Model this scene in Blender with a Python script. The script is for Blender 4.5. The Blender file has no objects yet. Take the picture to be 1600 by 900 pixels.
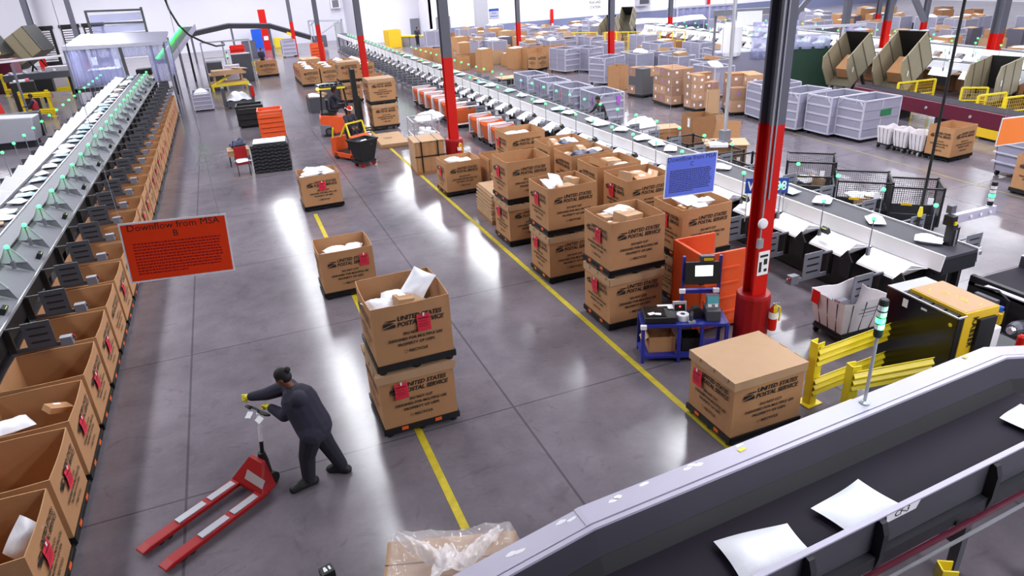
import bpy, math, random
from mathutils import Vector, Matrix, Euler, noise
R = math.radians
PI = math.pi
rnd = random.Random(7)
scene = bpy.context.scene
COL = scene.collection
Z3 = (0.0, 0.0, 0.0)

# ------------------------------------------------------------------ materials
def lin(c):
    return tuple((v / 12.92 if v <= 0.04045 else ((v + 0.055) / 1.055) ** 2.4) for v in [x / 255.0 for x in c])

def mat(name, rgb, rough=0.6, metal=0.0, var=0.0, scale=6.0, bump=0.0, emit=None, estr=0.0, alpha=None, trans=0.0, spec=None, coat=0.0):
    """plain or lightly mottled principled material; rgb is an sRGB triple 0..255"""
    m = bpy.data.materials.new(name)
    m.use_nodes = True
    nt = m.node_tree
    b = nt.nodes['Principled BSDF']
    c = lin(rgb)
    b.inputs['Base Color'].default_value = (*c, 1)
    b.inputs['Roughness'].default_value = rough
    b.inputs['Metallic'].default_value = metal
    if spec is not None:
        b.inputs['Specular IOR Level'].default_value = spec
    if coat:
        b.inputs['Coat Weight'].default_value = coat
    if emit is not None:
        b.inputs['Emission Color'].default_value = (*lin(emit), 1)
        b.inputs['Emission Strength'].default_value = estr
    if alpha is not None:
        b.inputs['Alpha'].default_value = alpha
    if trans:
        b.inputs['Transmission Weight'].default_value = trans
    if var > 0 or bump > 0:
        tc = nt.nodes.new('ShaderNodeTexCoord')
        nz = nt.nodes.new('ShaderNodeTexNoise')
        nz.inputs['Scale'].default_value = scale
        nz.inputs['Detail'].default_value = 4
        nt.links.new(tc.outputs['Object'], nz.inputs['Vector'])
        if var > 0:
            mp = nt.nodes.new('ShaderNodeMapRange')
            mp.inputs['To Min'].default_value = 1 - var
            mp.inputs['To Max'].default_value = 1 + var
            nt.links.new(nz.outputs['Fac'], mp.inputs['Value'])
            mx = nt.nodes.new('ShaderNodeVectorMath')
            mx.operation = 'SCALE'
            mx.inputs[0].default_value = c
            nt.links.new(mp.outputs['Result'], mx.inputs['Scale'])
            nt.links.new(mx.outputs['Vector'], b.inputs['Base Color'])
        if bump > 0:
            bp = nt.nodes.new('ShaderNodeBump')
            bp.inputs['Strength'].default_value = bump
            bp.inputs['Distance'].default_value = 0.02
            nt.links.new(nz.outputs['Fac'], bp.inputs['Height'])
            nt.links.new(bp.outputs['Normal'], b.inputs['Normal'])
    return m

MT = {}
def defmat(key, *a, **k):
    MT[key] = mat(key, *a, **k)

defmat('kraft', (180, 132, 90), .75, var=.10, scale=5)
defmat('kraft_pale', (182, 146, 112), .7, var=.06, scale=5)
defmat('kraft_dark', (150, 105, 68), .8, var=.12, scale=4)
defmat('ink', (30, 24, 24), .7)
defmat('placard', (222, 40, 66), .6, var=.08, scale=9)
defmat('placard_ink', (120, 10, 30), .7)
defmat('white_paper', (238, 238, 242), .6, var=.04, scale=8)
defmat('poly_white', (236, 236, 244), .35, var=.04, scale=6, bump=.25)
defmat('poly_blue', (170, 190, 205), .35, var=.08, scale=6, bump=.2)
defmat('navy_bag', (32, 36, 66), .4, bump=.3, scale=9)
defmat('pallet', (20, 20, 23), .45)
defmat('orange_clip', (235, 100, 30), .5)
defmat('black', (18, 18, 20), .5)
defmat('black_gloss', (14, 14, 16), .2)
defmat('rubber', (24, 24, 26), .75)
defmat('dark_steel', (48, 48, 54), .5, .3, var=.1)
defmat('mid_steel', (92, 92, 102), .45, .3, var=.1)
defmat('gray_paint', (112, 112, 122), .45, var=.06)
defmat('gray_dark', (70, 70, 78), .5, var=.08)
defmat('gray_light', (168, 168, 178), .45, var=.05)
defmat('alu', (190, 190, 198), .35, .6, var=.05)
defmat('chrome', (220, 220, 225), .15, 1.0)
defmat('white_steel', (238, 236, 242), .35, var=.04, scale=3)
defmat('lilac_steel', (186, 180, 200), .4, var=.05, scale=3)
defmat('belt', (58, 55, 66), .6, var=.12, scale=3)
defmat('belt_dark', (36, 30, 42), .7, var=.12, scale=2, spec=.2)
defmat('column_gray', (92, 92, 104), .4, var=.05)
defmat('red_paint', (200, 24, 18), .5, var=.05, spec=.25)
defmat('dark_red', (150, 16, 22), .45, var=.05, spec=.3)
defmat('maroon', (92, 22, 44), .35, var=.06)
defmat('yellow', (232, 208, 40), .4, var=.05)
defmat('yellow_deep', (222, 180, 30), .45, var=.05)
defmat('tape_yellow', (186, 166, 30), .65, var=.4, scale=7)
defmat('tape_worn', (132, 122, 78), .6, var=.2, scale=9)
defmat('orange', (222, 84, 32), .5, var=.12, scale=5, bump=.1)
defmat('orange_sign', (240, 62, 16), .6, spec=.2)
defmat('orange_pale', (240, 128, 50), .5)
defmat('blue_sign', (98, 116, 226), .5)
defmat('blue_plate', (24, 62, 160), .4)
defmat('blue_paint', (38, 46, 140), .4, var=.06)
defmat('blue_bright', (30, 90, 210), .4)
defmat('canvas', (214, 208, 212), .85, var=.06, scale=8, bump=.3)
defmat('canvas_orange', (206, 92, 36), .8, var=.08, scale=6, bump=.2)
defmat('tan_metal', (142, 132, 110), .5, var=.08)
defmat('tan_dark', (96, 90, 74), .6, var=.1)
defmat('cloth_navy', (44, 42, 58), .9, var=.12, scale=12, bump=.25)
defmat('cloth_dark', (34, 33, 44), .9, var=.12, scale=12, bump=.25)
defmat('cloth_red', (160, 30, 50), .9)
defmat('skin', (120, 72, 50), .55)
defmat('hair', (18, 15, 15), .7)
defmat('glove_yellow', (228, 214, 50), .6)
defmat('shoe', (26, 26, 30), .6)
defmat('green_lens', (20, 220, 110), .3, emit=(37, 255, 72), estr=13)
defmat('amber_lens', (255, 160, 40), .3, emit=(255, 165, 60), estr=6)
defmat('screen_white', (230, 240, 245), .3, emit=(230, 240, 250), estr=1.2)
defmat('screen_teal', (60, 120, 130), .3, emit=(60, 120, 130), estr=.4)
defmat('lcd_yellow', (200, 220, 70), .3, emit=(210, 230, 80), estr=1.2)
defmat('red_led', (255, 60, 40), .3, emit=(255, 50, 40), estr=4)
defmat('green_screen', (16, 52, 36), .7, var=.1)
defmat('wall_white', (226, 224, 234), .75, var=.02, scale=.6)
defmat('wall_grey', (168, 168, 184), .75, var=.03, scale=.6)
defmat('wainscot', (112, 118, 150), .7, var=.03)
defmat('door_grey', (128, 128, 140), .6)
defmat('ceiling_deck', (120, 120, 126), .8)
defmat('strap', (20, 20, 22), .4)
defmat('glass_panel', (210, 225, 224), .35, alpha=.62)
defmat('apron_grey', (120, 120, 128), .5, var=.08)
defmat('curtain', (178, 180, 222), .12, alpha=.45)
defmat('film', (250, 244, 248), .08, alpha=.24, spec=.9)
defmat('film_thick', (252, 246, 250), .12, alpha=.5, spec=.9)
defmat('film_wrap', (250, 244, 248), .1, alpha=.09, spec=.8)
defmat('mesh_dark', (40, 40, 44), .6)

def floor_material():
    m = bpy.data.materials.new('polished_concrete')
    m.use_nodes = True
    nt = m.node_tree
    N, L = nt.nodes, nt.links
    b = N['Principled BSDF']
    tc = N.new('ShaderNodeTexCoord')
    def noise(sc, det=5, vec=None, stretch=None):
        n = N.new('ShaderNodeTexNoise')
        n.inputs['Scale'].default_value = sc
        n.inputs['Detail'].default_value = det
        if stretch:
            mp = N.new('ShaderNodeMapping')
            mp.inputs['Scale'].default_value = stretch
            L.new(tc.outputs['Object'], mp.inputs['Vector'])
            L.new(mp.outputs['Vector'], n.inputs['Vector'])
        else:
            L.new(tc.outputs['Object'], n.inputs['Vector'])
        return n.outputs['Fac']
    def math_(op, a, bb=None, c=None):
        n = N.new('ShaderNodeMath')
        n.operation = op
        for i, v in enumerate((a, bb, c)):
            if v is None: continue
            if isinstance(v, (int, float)): n.inputs[i].default_value = v
            else: L.new(v, n.inputs[i])
        return n.outputs[0]
    sep = N.new('ShaderNodeSeparateXYZ')
    L.new(tc.outputs['Object'], sep.inputs[0])
    def joint(src, off, pitch, w):
        t = math_('ADD', src, -off + pitch * 100.5)
        t = math_('MODULO', t, pitch)
        t = math_('ABSOLUTE', math_('SUBTRACT', t, pitch / 2))
        return math_('LESS_THAN', t, w)
    j = math_('MAXIMUM', joint(sep.outputs[0], 3.2, 4.89, .018), joint(sep.outputs[1], 8.65, 4.35, .016))
    n1 = noise(.35, 4)
    n2 = noise(2.2, 6)
    n3 = noise(14, 3)
    n4 = noise(1.1, 5, stretch=(1.0, .12, 1.0))
    v = math_('ADD', math_('MULTIPLY', n1, .55), math_('MULTIPLY', n2, .35))
    v = math_('ADD', v, math_('MULTIPLY', n3, .12))
    v = math_('ADD', v, math_('MULTIPLY', n4, .25))
    ramp = N.new('ShaderNodeValToRGB')
    ramp.color_ramp.elements[0].position = .38
    ramp.color_ramp.elements[0].color = (*lin((84, 79, 86)), 1)
    ramp.color_ramp.elements[1].position = .9
    ramp.color_ramp.elements[1].color = (*lin((130, 121, 130)), 1)
    L.new(v, ramp.inputs['Fac'])
    mix = N.new('ShaderNodeMix')
    mix.data_type = 'RGBA'
    L.new(math_('MULTIPLY', j, .55), mix.inputs[0])
    L.new(ramp.outputs['Color'], mix.inputs[6])
    mix.inputs[7].default_value = (.03, .028, .032, 1)
    # scuffs and dark specks worn into the concrete
    sc = N.new('ShaderNodeTexNoise'); sc.inputs['Scale'].default_value = 1.7; sc.inputs['Detail'].default_value = 8; sc.inputs['Distortion'].default_value = 2.4
    L.new(tc.outputs['Object'], sc.inputs['Vector'])
    mr = N.new('ShaderNodeMapRange'); mr.inputs['From Min'].default_value = .60; mr.inputs['From Max'].default_value = .72; mr.inputs['To Max'].default_value = .30
    L.new(sc.outputs['Fac'], mr.inputs['Value'])
    mix2 = N.new('ShaderNodeMix'); mix2.data_type = 'RGBA'
    L.new(mr.outputs['Result'], mix2.inputs[0]); L.new(mix.outputs[2], mix2.inputs[6]); mix2.inputs[7].default_value = (*lin((70, 62, 66)), 1)
    L.new(mix2.outputs[2], b.inputs['Base Color'])
    rr = math_('ADD', math_('ADD', math_('MULTIPLY', n1, .08), math_('MULTIPLY', n4, .06)), .11)
    L.new(rr, b.inputs['Roughness'])
    b.inputs['Specular IOR Level'].default_value = .42
    b.inputs['Coat Weight'].default_value = .0
    b.inputs['Coat Roughness'].default_value = .12
    return m

# ------------------------------------------------------------------ mesh builder
class MB:
    def __init__(self):
        self.v, self.f, self.m = [], [], []
    def add(self, verts, faces, m=0):
        o = len(self.v)
        self.v += [tuple(p) for p in verts]
        self.f += [tuple(i + o for i in f) for f in faces]
        self.m += [m] * len(faces)
        return self
    def box(self, c, s, rot=None, m=0):
        hx, hy, hz = s[0] / 2, s[1] / 2, s[2] / 2
        vs = [Vector((x, y, z)) for x in (-hx, hx) for y in (-hy, hy) for z in (-hz, hz)]
        if rot: 
            e = Euler(rot).to_matrix()
            vs = [e @ p for p in vs]
        c = Vector(c)
        return self.add([p + c for p in vs], [(0, 1, 3, 2), (4, 6, 7, 5), (0, 4, 5, 1), (2, 3, 7, 6), (0, 2, 6, 4), (1, 5, 7, 3)], m)
    def span(self, a, b, m=0):
        return self.box([(a[i] + b[i]) / 2 for i in range(3)], [abs(b[i] - a[i]) for i in range(3)], m=m)
    def bar(self, p, q, w, h=None, up=(0, 0, 1), m=0):
        """rectangular bar from p to q, w across, h along up"""
        p, q = Vector(p), Vector(q)
        d = (q - p).normalized()
        u = Vector(up)
        if abs(d.dot(u)) > .98: u = Vector((0, 1, 0))
        s = d.cross(u).normalized()
        u = s.cross(d).normalized()
        h = w if h is None else h
        vs = []
        for e in (p, q):
            for a, bq in ((-1, -1), (1, -1), (1, 1), (-1, 1)):
                vs.append(e + s * (a * w / 2) + u * (bq * h / 2))
        return self.add(vs, [(3, 2, 1, 0), (4, 5, 6, 7), (0, 1, 5, 4), (1, 2, 6, 5), (2, 3, 7, 6), (3, 0, 4, 7)], m)
    def tube(self, pts, r, n=8, m=0, cap=True):
        pts = [Vector(p) for p in pts]
        rs = r if isinstance(r, (list, tuple)) else [r] * len(pts)
        vs, fs = [], []
        ref = None
        for i, p in enumerate(pts):
            d = (pts[min(i + 1, len(pts) - 1)] - pts[max(i - 1, 0)]).normalized()
            if ref is None:
                ref = Vector((0, 0, 1)) if abs(d.z) < .9 else Vector((1, 0, 0))
            s = d.cross(ref)
            if s.length < 1e-4:
                ref = Vector((1, 0, 0)) if abs(d.x) < .9 else Vector((0, 1, 0)); s = d.cross(ref)
            s.normalize(); u = s.cross(d).normalized(); ref = u
            for k in range(n):
                a = 2 * PI * k / n
                vs.append(p + s * (math.cos(a) * rs[i]) + u * (math.sin(a) * rs[i]))
        for i in range(len(pts) - 1):
            for k in range(n):
                fs.append((i * n + k, i * n + (k + 1) % n, (i + 1) * n + (k + 1) % n, (i + 1) * n + k))
        if cap:
            fs.append(tuple(range(n - 1, -1, -1)))
            fs.append(tuple((len(pts) - 1) * n + k for k in range(n)))
        return self.add(vs, fs, m)
    def lathe(self, c, prof, n=16, m=0, axis='z'):
        """profile list of (r, z) turned about the z (or x, y) axis through c"""
        vs, fs = [], []
        for r, z in prof:
            for k in range(n):
                a = 2 * PI * k / n
                x, y = r * math.cos(a), r * math.sin(a)
                p = {'z': (x, y, z), 'x': (z, x, y), 'y': (y, z, x)}[axis]
                vs.append((p[0] + c[0], p[1] + c[1], p[2] + c[2]))
        for i in range(len(prof) - 1):
            for k in range(n):
                fs.append((i * n + k, i * n + (k + 1) % n, (i + 1) * n + (k + 1) % n, (i + 1) * n + k))
        fs.append(tuple(range(n - 1, -1, -1)))
        fs.append(tuple((len(prof) - 1) * n + k for k in range(n)))
        return self.add(vs, fs, m)
    def prism(self, pts, ext, m=0):
        """planar polygon pts swept by vector ext"""
        n = len(pts)
        e = Vector(ext)
        a = [Vector(p) for p in pts]
        vs = a + [p + e for p in a]
        fs = [tuple(range(n - 1, -1, -1)), tuple(range(n, 2 * n))]
        fs += [(i, (i + 1) % n, n + (i + 1) % n, n + i) for i in range(n)]
        return self.add(vs, fs, m)
    def quad(self, a, b, c, d, m=0):
        return self.add([a, b, c, d], [(0, 1, 2, 3)], m)
    def grid(self, fn, nu, nv, m=0):
        vs = [fn(i / nu, j / nv) for j in range(nv + 1) for i in range(nu + 1)]
        fs = [(j * (nu + 1) + i, j * (nu + 1) + i + 1, (j + 1) * (nu + 1) + i + 1, (j + 1) * (nu + 1) + i) for j in range(nv) for i in range(nu)]
        return self.add(vs, fs, m)
    def mesh(self, name, mats):
        me = bpy.data.meshes.new(name)
        me.from_pydata(self.v, [], self.f)
        for k in (mats if isinstance(mats, (list, tuple)) else [mats]):
            me.materials.append(MT[k] if isinstance(k, str) else k)
        if any(self.m):
            me.polygons.foreach_set('material_index', self.m)
        me.validate(); me.update()
        return me
    def build(self, name, mats, parent=None, loc=None, rot=None, smooth=False, bevel=0.0, seg=2, solid=0.0):
        me = self.mesh(name, mats)
        return mk(name, me, parent, loc, rot, smooth, bevel, seg, solid)

def recalc(me):
    import bmesh
    bm = bmesh.new(); bm.from_mesh(me)
    bmesh.ops.recalc_face_normals(bm, faces=bm.faces)
    bm.to_mesh(me); bm.free()

def mk(name, me, parent=None, loc=None, rot=None, smooth=False, bevel=0.0, seg=2, solid=0.0):
    o = bpy.data.objects.new(name, me)
    COL.objects.link(o)
    if parent is not None: o.parent = parent
    if loc is not None: o.location = loc
    if rot is not None: o.rotation_euler = rot
    if smooth:
        me.polygons.foreach_set('use_smooth', [True] * len(me.polygons))
    if solid:
        s = o.modifiers.new('solid', 'SOLIDIFY'); s.thickness = solid; s.offset = 0
    if bevel:
        recalc(me)
        b = o.modifiers.new('bevel', 'BEVEL'); b.width = bevel; b.segments = seg; b.limit_method = 'ANGLE'
    return o

def tag(o, label, cat, group=None, kind=None):
    if label: o['label'] = label
    if cat: o['category'] = cat
    if group: o['group'] = group
    if kind: o['kind'] = kind
    return o

def thing(name, label, cat, loc=Z3, rz=0.0, group=None):
    o = bpy.data.objects.new(name, None)
    o.empty_display_size = .1
    COL.objects.link(o)
    o.location = loc
    o.rotation_euler = (0, 0, rz)
    return tag(o, label, cat, group)

KIDS = {}
def kids(o):
    return [c for c in bpy.data.objects if c.parent == o]

def collect(o):
    """record of a finished thing, so that copying does not search the file each time"""
    return (o, [(c, [(g, []) for g in kids(c)]) for c in kids(o)])

def dup(rec, loc, rz=0.0, label=None, group=None, cat=None, rot=None, skip=()):
    src, ch = rec
    r = src.copy(); COL.objects.link(r)
    r.location = loc
    r.rotation_euler = rot if rot is not None else (0, 0, rz)
    if label: r['label'] = label
    if group: r['group'] = group
    if cat: r['category'] = cat
    for c, gs in ch:
        if c.name.split('.')[0] in skip: continue
        d = c.copy(); COL.objects.link(d); d.parent = r
        for g, _ in gs:
            e = g.copy(); COL.objects.link(e); e.parent = d
    return r

def structure(name, mb, mats, **k):
    o = mb.build(name, mats, **k)
    o['kind'] = 'structure'
    return o

# ------------------------------------------------------------------ lettering
def text_mesh(body, size=1.0, shear=0.0, bold=0.0, align='LEFT', space=1.0, line=1.0):
    cu = bpy.data.curves.new('lettering', 'FONT')
    cu.body = body; cu.size = size; cu.shear = shear; cu.offset = bold
    cu.align_x = align; cu.space_character = space; cu.space_line = line
    cu.resolution_u = 2
    o = bpy.data.objects.new('lettering', cu)
    COL.objects.link(o)
    dg = bpy.context.evaluated_depsgraph_get()
    me = bpy.data.meshes.new_from_object(o.evaluated_get(dg))
    bpy.data.objects.remove(o); bpy.data.curves.remove(cu)
    vs = [tuple(v.co) for v in me.vertices]
    fs = [tuple(p.vertices) for p in me.polygons]
    bpy.data.meshes.remove(me)
    return vs, fs

def add_text(mb, body, x, y, size, m=0, width=None, **k):
    """flat text in the x-y plane at (x, y); width squeezes or stretches it to that length"""
    vs, fs = text_mesh(body, size, **k)
    if not vs: return
    x0, x1 = min(v[0] for v in vs), max(v[0] for v in vs)
    s = 1.0 if not width else width / (x1 - x0)
    cx = {'LEFT': x0, 'CENTER': (x0 + x1) / 2}[k.get('align', 'LEFT')]
    mb.add([((v[0] - cx) * s + x, v[1] + y, 0) for v in vs], fs, m)

ORD = 'first second third fourth fifth sixth seventh eighth ninth tenth eleventh twelfth thirteenth fourteenth fifteenth sixteenth seventeenth eighteenth nineteenth twentieth'.split()
ORD += ['twenty-' + o for o in ORD[:9]] + ['thirtieth'] + ['thirty-' + o for o in ORD[:9]] + ['fortieth'] + ['forty-' + o for o in ORD[:9]]
# ------------------------------------------------------------------ camera
def make_camera():
    cd = bpy.data.cameras.new('camera')
    co = bpy.data.objects.new('camera', cd)
    COL.objects.link(co)
    pit, roll, yaw = 0.435350683, -0.056984075, 0.363348185
    fwd = Vector((math.sin(yaw) * math.cos(pit), math.cos(yaw) * math.cos(pit), -math.sin(pit)))
    right = Vector((math.cos(yaw), -math.sin(yaw), 0))
    up = right.cross(fwd)
    r = right * math.cos(roll) + up * math.sin(roll)
    u = -right * math.sin(roll) + up * math.cos(roll)
    mw = Matrix((r, u, -fwd)).transposed().to_4x4()
    mw.translation = (0, 0, 6.4)
    co.matrix_world = mw
    cd.sensor_width = 36.0
    cd.lens = 1073.62 / 1600 * 36.0
    cd.clip_end = 400
    scene.camera = co
make_camera()

# ------------------------------------------------------------------ shell
XL, XR, YN, YB, ZC = -34.0, 84.0, -10.0, 84.0, 10.5
MT['floor'] = floor_material()
structure('floor', MB().span((XL, YN, -.3), (XR, YB, 0)), 'floor')
structure('ceiling', MB().span((XL, YN, ZC), (XR, YB, ZC + .2)), 'ceiling_deck')
structure('wall_back', MB().span((XL, YB, -.3), (14.0, YB + .3, ZC)).span((13.7, 76.0, -.3), (14.0, YB, ZC)).span((13.7, 76.0, -.3), (20.2, 76.3, ZC)), 'wall_white')
YW = 72.0
structure('wall_back_right', MB().span((20.2, YW, -.3), (XR, YW + .3, ZC)).span((20.2, YW, -.3), (20.4, 76.3, ZC)), 'wall_white')
structure('wall_left', MB().span((XL - .3, YN, -.3), (XL, YB, ZC)), 'wall_white')
structure('wall_right', MB().span((XR, YN, -.3), (XR + .3, YB, ZC)), 'wall_white')
structure('wall_front', MB().span((XL, YN - .3, -.3), (XR, YN, ZC)), 'wall_grey')
structure('baseboard_back', MB().span((20.4, YW - .05, 0), (XR, YW, 1.15)), 'wainscot')
# painted floor lines
def floor_line(n, x0, y0, x1, y1, w=.11, key='tape_yellow'):
    d = Vector((x1 - x0, y1 - y0, 0)).normalized()
    s = Vector((d.y, -d.x, 0)) * (w / 2)
    mb = MB()
    a, b = Vector((x0, y0, .003)), Vector((x1, y1, .003))
    mb.quad(a - s, a + s, b + s, b - s)
    structure('trim_%d' % n, mb, key)
floor_line(1, 5.60, 4.0, 5.60, 34.0)
floor_line(2, 1.64, 6.45, 1.64, 20.6)
floor_line(3, 20.0, 21.2, 19.2, 8.0, .07, 'tape_worn')

# ------------------------------------------------------------------ lamps of the hall
def strip(x, y, ly, power, lx=.9, col=(.93, .95, 1.0)):
    ld = bpy.data.lights.new('strip_lamp', 'AREA')
    ld.shape = 'RECTANGLE'
    ld.size, ld.size_y = lx, ly
    ld.energy = power
    ld.color = col
    o = bpy.data.objects.new('strip_lamp', ld)
    COL.objects.link(o)
    o.location = (x, y, ZC - .5)
    o['kind'] = 'structure'
    return o
LAMP = 900
for x in (-18, -8, 2.3, 12.8, 22.5, 32.5, 42.5, 55, 70):
    for y in (25, 37.5, 50, 62.5, 74):
        if x > 15 and y > 70: y = 68.5
        if x < 0 and y < 60: continue
        strip(x, y, 10.5, LAMP * (1.25 if y > 60 else (.75 if y < 30 else .4) if 0 < x < 3 else 1.0), 1.1)
for x in (12.8, 22.5, 32.5, 42.5):
    strip(x, 13.5, 8, LAMP * (1.3 if x < 13 else 1.0), 1.2)
strip(2.3, 15, 7, LAMP * .45, 1.0)
for y in (11.5, 23, 34.5, 46):
    strip(-8.5, y, 9, LAMP * 1.1, 1.2)
for x in (8, 13, 19, 28):
    strip(x, 4.5, 4, LAMP * .22, 1.2)
    strip(x, -4, 6, LAMP * .85, 1.2)
w = bpy.data.worlds.new('hall_air')
scene.world = w
w.use_nodes = True
w.node_tree.nodes['Background'].inputs[0].default_value = (.5, .5, .6, 1)
w.node_tree.nodes['Background'].inputs[1].default_value = .05
vs = scene.view_settings
vs.view_transform = 'Standard'
vs.look = 'None'
vs.gamma = 1
vs.use_curve_mapping = False
vs.exposure = 0.2
try:
    scene.cycles.max_bounces = 6
    scene.cycles.diffuse_bounces = 3
    scene.cycles.glossy_bounces = 3
    scene.cycles.transparent_max_bounces = 16
    scene.cycles.sample_clamp_indirect = 6
    scene.cycles.caustics_reflective = False
    scene.cycles.caustics_refractive = False
except Exception:
    pass

# ------------------------------------------------------------------ columns
def column(x, y, h, red, label, guard=0.0, w=.30, tilt=None):
    """wide-flange steel column, lower part painted red, open side along x"""
    t = thing('steel_column', label, 'column', (x, y, 0), 0, 'steel columns of the hall')
    def prof(z0, z1, grow=0.0):
        mb = MB()
        d = w / 2 + grow
        mb.span((-d, -d, z0), (d, -d + .035, z1))
        mb.span((-d, d - .035, z0), (d, d, z1))
        mb.span((-.02, -d + .03, z0), (.02, d - .03, z1))
        return mb
    prof(0, red).build('red_base', 'red_paint', t)
    prof(red, h).build('shaft', 'column_gray', t)
    if guard:
        g = MB()
        g.lathe((0, 0, 0), [(w * 1.06, 0), (w * 1.06, guard - .05), (w * 1.0, guard), (w * .8, guard)], 14)
        g.build('column_guard', 'dark_red', t, smooth=False)
    return t
# ------------------------------------------------------------------ corrugated shipping boxes
BL, BW, BH, PH = 1.15, 1.0, .94, .14      # length along x, width along y, carton height, pallet height

def logo(mb, x, y, w):
    """slanted eagle-head emblem made of dark shapes, lower-left corner at (x, y)"""
    h = w * .60
    def P(pts):
        n = len(pts)
        mb.add([(x + a * w, y + b * h, 0) for a, b in pts], [tuple(range(n))])
    P([(.17, 1.0), (1.0, 1.0), (.985, .84), (.60, .80), (.16, .80), (.55, .88)])
    P([(.12, .70), (.52, .73), (.80, .66), (.88, .56), (.70, .55), (.60, .46), (.34, .34), (.07, .22), (.10, .52)])
    P([(.0, .0), (.90, .0), (.945, .42), (.72, .44), (.55, .30), (.22, .13)])

def lettering_mesh(width, with_logo=True):
    """the print of one side, in the x-z plane facing -y, x from 0 to width, z from 0 to BH"""
    mb = MB()
    s = width / 1.15
    logo(mb, .13 * s, .60, .21 * s)
    add_text(mb, 'UNITED STATES', .365 * s, .695, .098, width=.66 * s, shear=.25, bold=.003, align='LEFT')
    add_text(mb, 'POSTAL SERVICE', .350 * s, .600, .098, width=.70 * s, shear=.25, bold=.003, align='LEFT')
    add_text(mb, 'DO NOT CUT', .61 * s, .455, .060, width=.36 * s, bold=.002, align='CENTER')
    add_text(mb, 'DESIGNED FOR MULTIPLE USE', .60 * s, .370, .060, width=.80 * s, bold=.002, align='CENTER')
    add_text(mb, 'PROPERTY OF USPS', .60 * s, .285, .060, width=.55 * s, bold=.002, align='CENTER')
    add_text(mb, 'RECYCLE', .62 * s, .165, .060, width=.28 * s, bold=.002, align='CENTER')
    # small recycling triangle
    tx, tz, a = .43 * s, .165, .05
    for k in range(3):
        p = [(tx + a * .5 * math.cos(R(90 + 120 * (k + i))), tz + .02 + a * .5 * math.sin(R(90 + 120 * (k + i)))) for i in (.12, .88)]
        d = (p[1][1] - p[0][1], p[0][0] - p[1][0])
        l = math.hypot(*d); d = (d[0] / l * .006, d[1] / l * .006)
        mb.add([(p[0][0], p[0][1], 0), (p[1][0], p[1][1], 0), (p[1][0] + d[0], p[1][1] + d[1], 0), (p[0][0] + d[0], p[0][1] + d[1], 0)], [(0, 1, 2, 3)])
    mb.v = [(a, 0, b) for a, b, _ in mb.v]
    return mb.mesh('printed_lettering', 'ink')
ME_LET_L = lettering_mesh(BL)
ME_LET_W = lettering_mesh(BW)

def carton_mesh(l, w, h, t=.012, bow=.0):
    """open-topped corrugated carton with real wall thickness and a floor; walls bow out a little"""
    mb = MB()
    n = 6
    def ring(d, z, b):
        pts = []
        hx, hy = l / 2 - d, w / 2 - d
        for (x0, y0, x1, y1, nx, ny) in ((-hx, -hy, hx, -hy, 0, -1), (hx, -hy, hx, hy, 1, 0), (hx, hy, -hx, hy, 0, 1), (-hx, hy, -hx, -hy, -1, 0)):
            for k in range(n):
                u = k / n
                s = b * math.sin(PI * u)
                pts.append((x0 + (x1 - x0) * u + nx * s, y0 + (y1 - y0) * u + ny * s, z))
        return pts
    rows = [(0, 0, 0), (0, h * .5, bow * .5), (0, h, bow), (t, h, bow), (t, h * .5, bow * .5), (t, t * 2, 0)]
    vs = []
    for d, z, b in rows: vs += ring(d, z, b)
    N = 4 * n
    fs = []
    for i in range(len(rows) - 1):
        for k in range(N):
            fs.append((i * N + k, i * N + (k + 1) % N, (i + 1) * N + (k + 1) % N, (i + 1) * N + k))
    fs.append(tuple(range(N - 1, -1, -1)))
    fs.append(tuple((len(rows) - 1) * N + k for k in range(N)))
    mb.add(vs, fs)
    return mb.mesh('carton', 'kraft')
ME_CARTON = carton_mesh(BL, BW, BH, bow=.02)
ME_CARTON.name = 'carton'

def pallet_mesh(l=1.2, w=1.04):
    mb = MB()
    mb.span((-l / 2, -w / 2, .085), (l / 2, w / 2, PH))
    for x in (-l / 2 + .09, 0, l / 2 - .09):
        for y in (-w / 2 + .09, 0, w / 2 - .09):
            mb.lathe((x, y, 0), [(.065, 0), (.08, .085)], 8)
    for x in (-l / 2 + .02, l / 2 - .02): mb.span((x - .02, -w / 2, .06), (x + .02, w / 2, PH + .02))
    for y in (-w / 2 + .02, w / 2 - .02): mb.span((-l / 2, y - .02, .06), (l / 2, y + .02, PH + .02))
    return mb.mesh('pallet_base', 'pallet')
ME_PALLET = pallet_mesh()
def clip_mesh():
    return MB().box((0, 0, 0), (.10, .02, .05)).mesh('latch', 'orange_clip')
ME_CLIP = clip_mesh()

def lid_mesh(l=BL + .05, w=BW + .05, h=.13):
    mb = MB()
    mb.span((-l / 2, -w / 2, -.004), (l / 2, w / 2, .006))
    t = .01
    mb.span((-l / 2, -w / 2, -h), (l / 2, -w / 2 + t, 0)); mb.span((-l / 2, w / 2 - t, -h), (l / 2, w / 2, 0))
    mb.span((-l / 2, -w / 2, -h), (-l / 2 + t, w / 2, 0)); mb.span((l / 2 - t, -w / 2, -h), (l / 2, w / 2, 0))
    # folded tuck flaps standing slightly proud along two edges
    for s in (-1, 1):
        for k in (-.3, 0, .3):
            mb.span((s * (l / 2 + .004) - .006, k * w - .07, -.05), (s * (l / 2 + .004) + .006, k * w + .07, .012))
    return mb.mesh('lid', 'kraft_pale')
ME_LID = lid_mesh()

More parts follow.
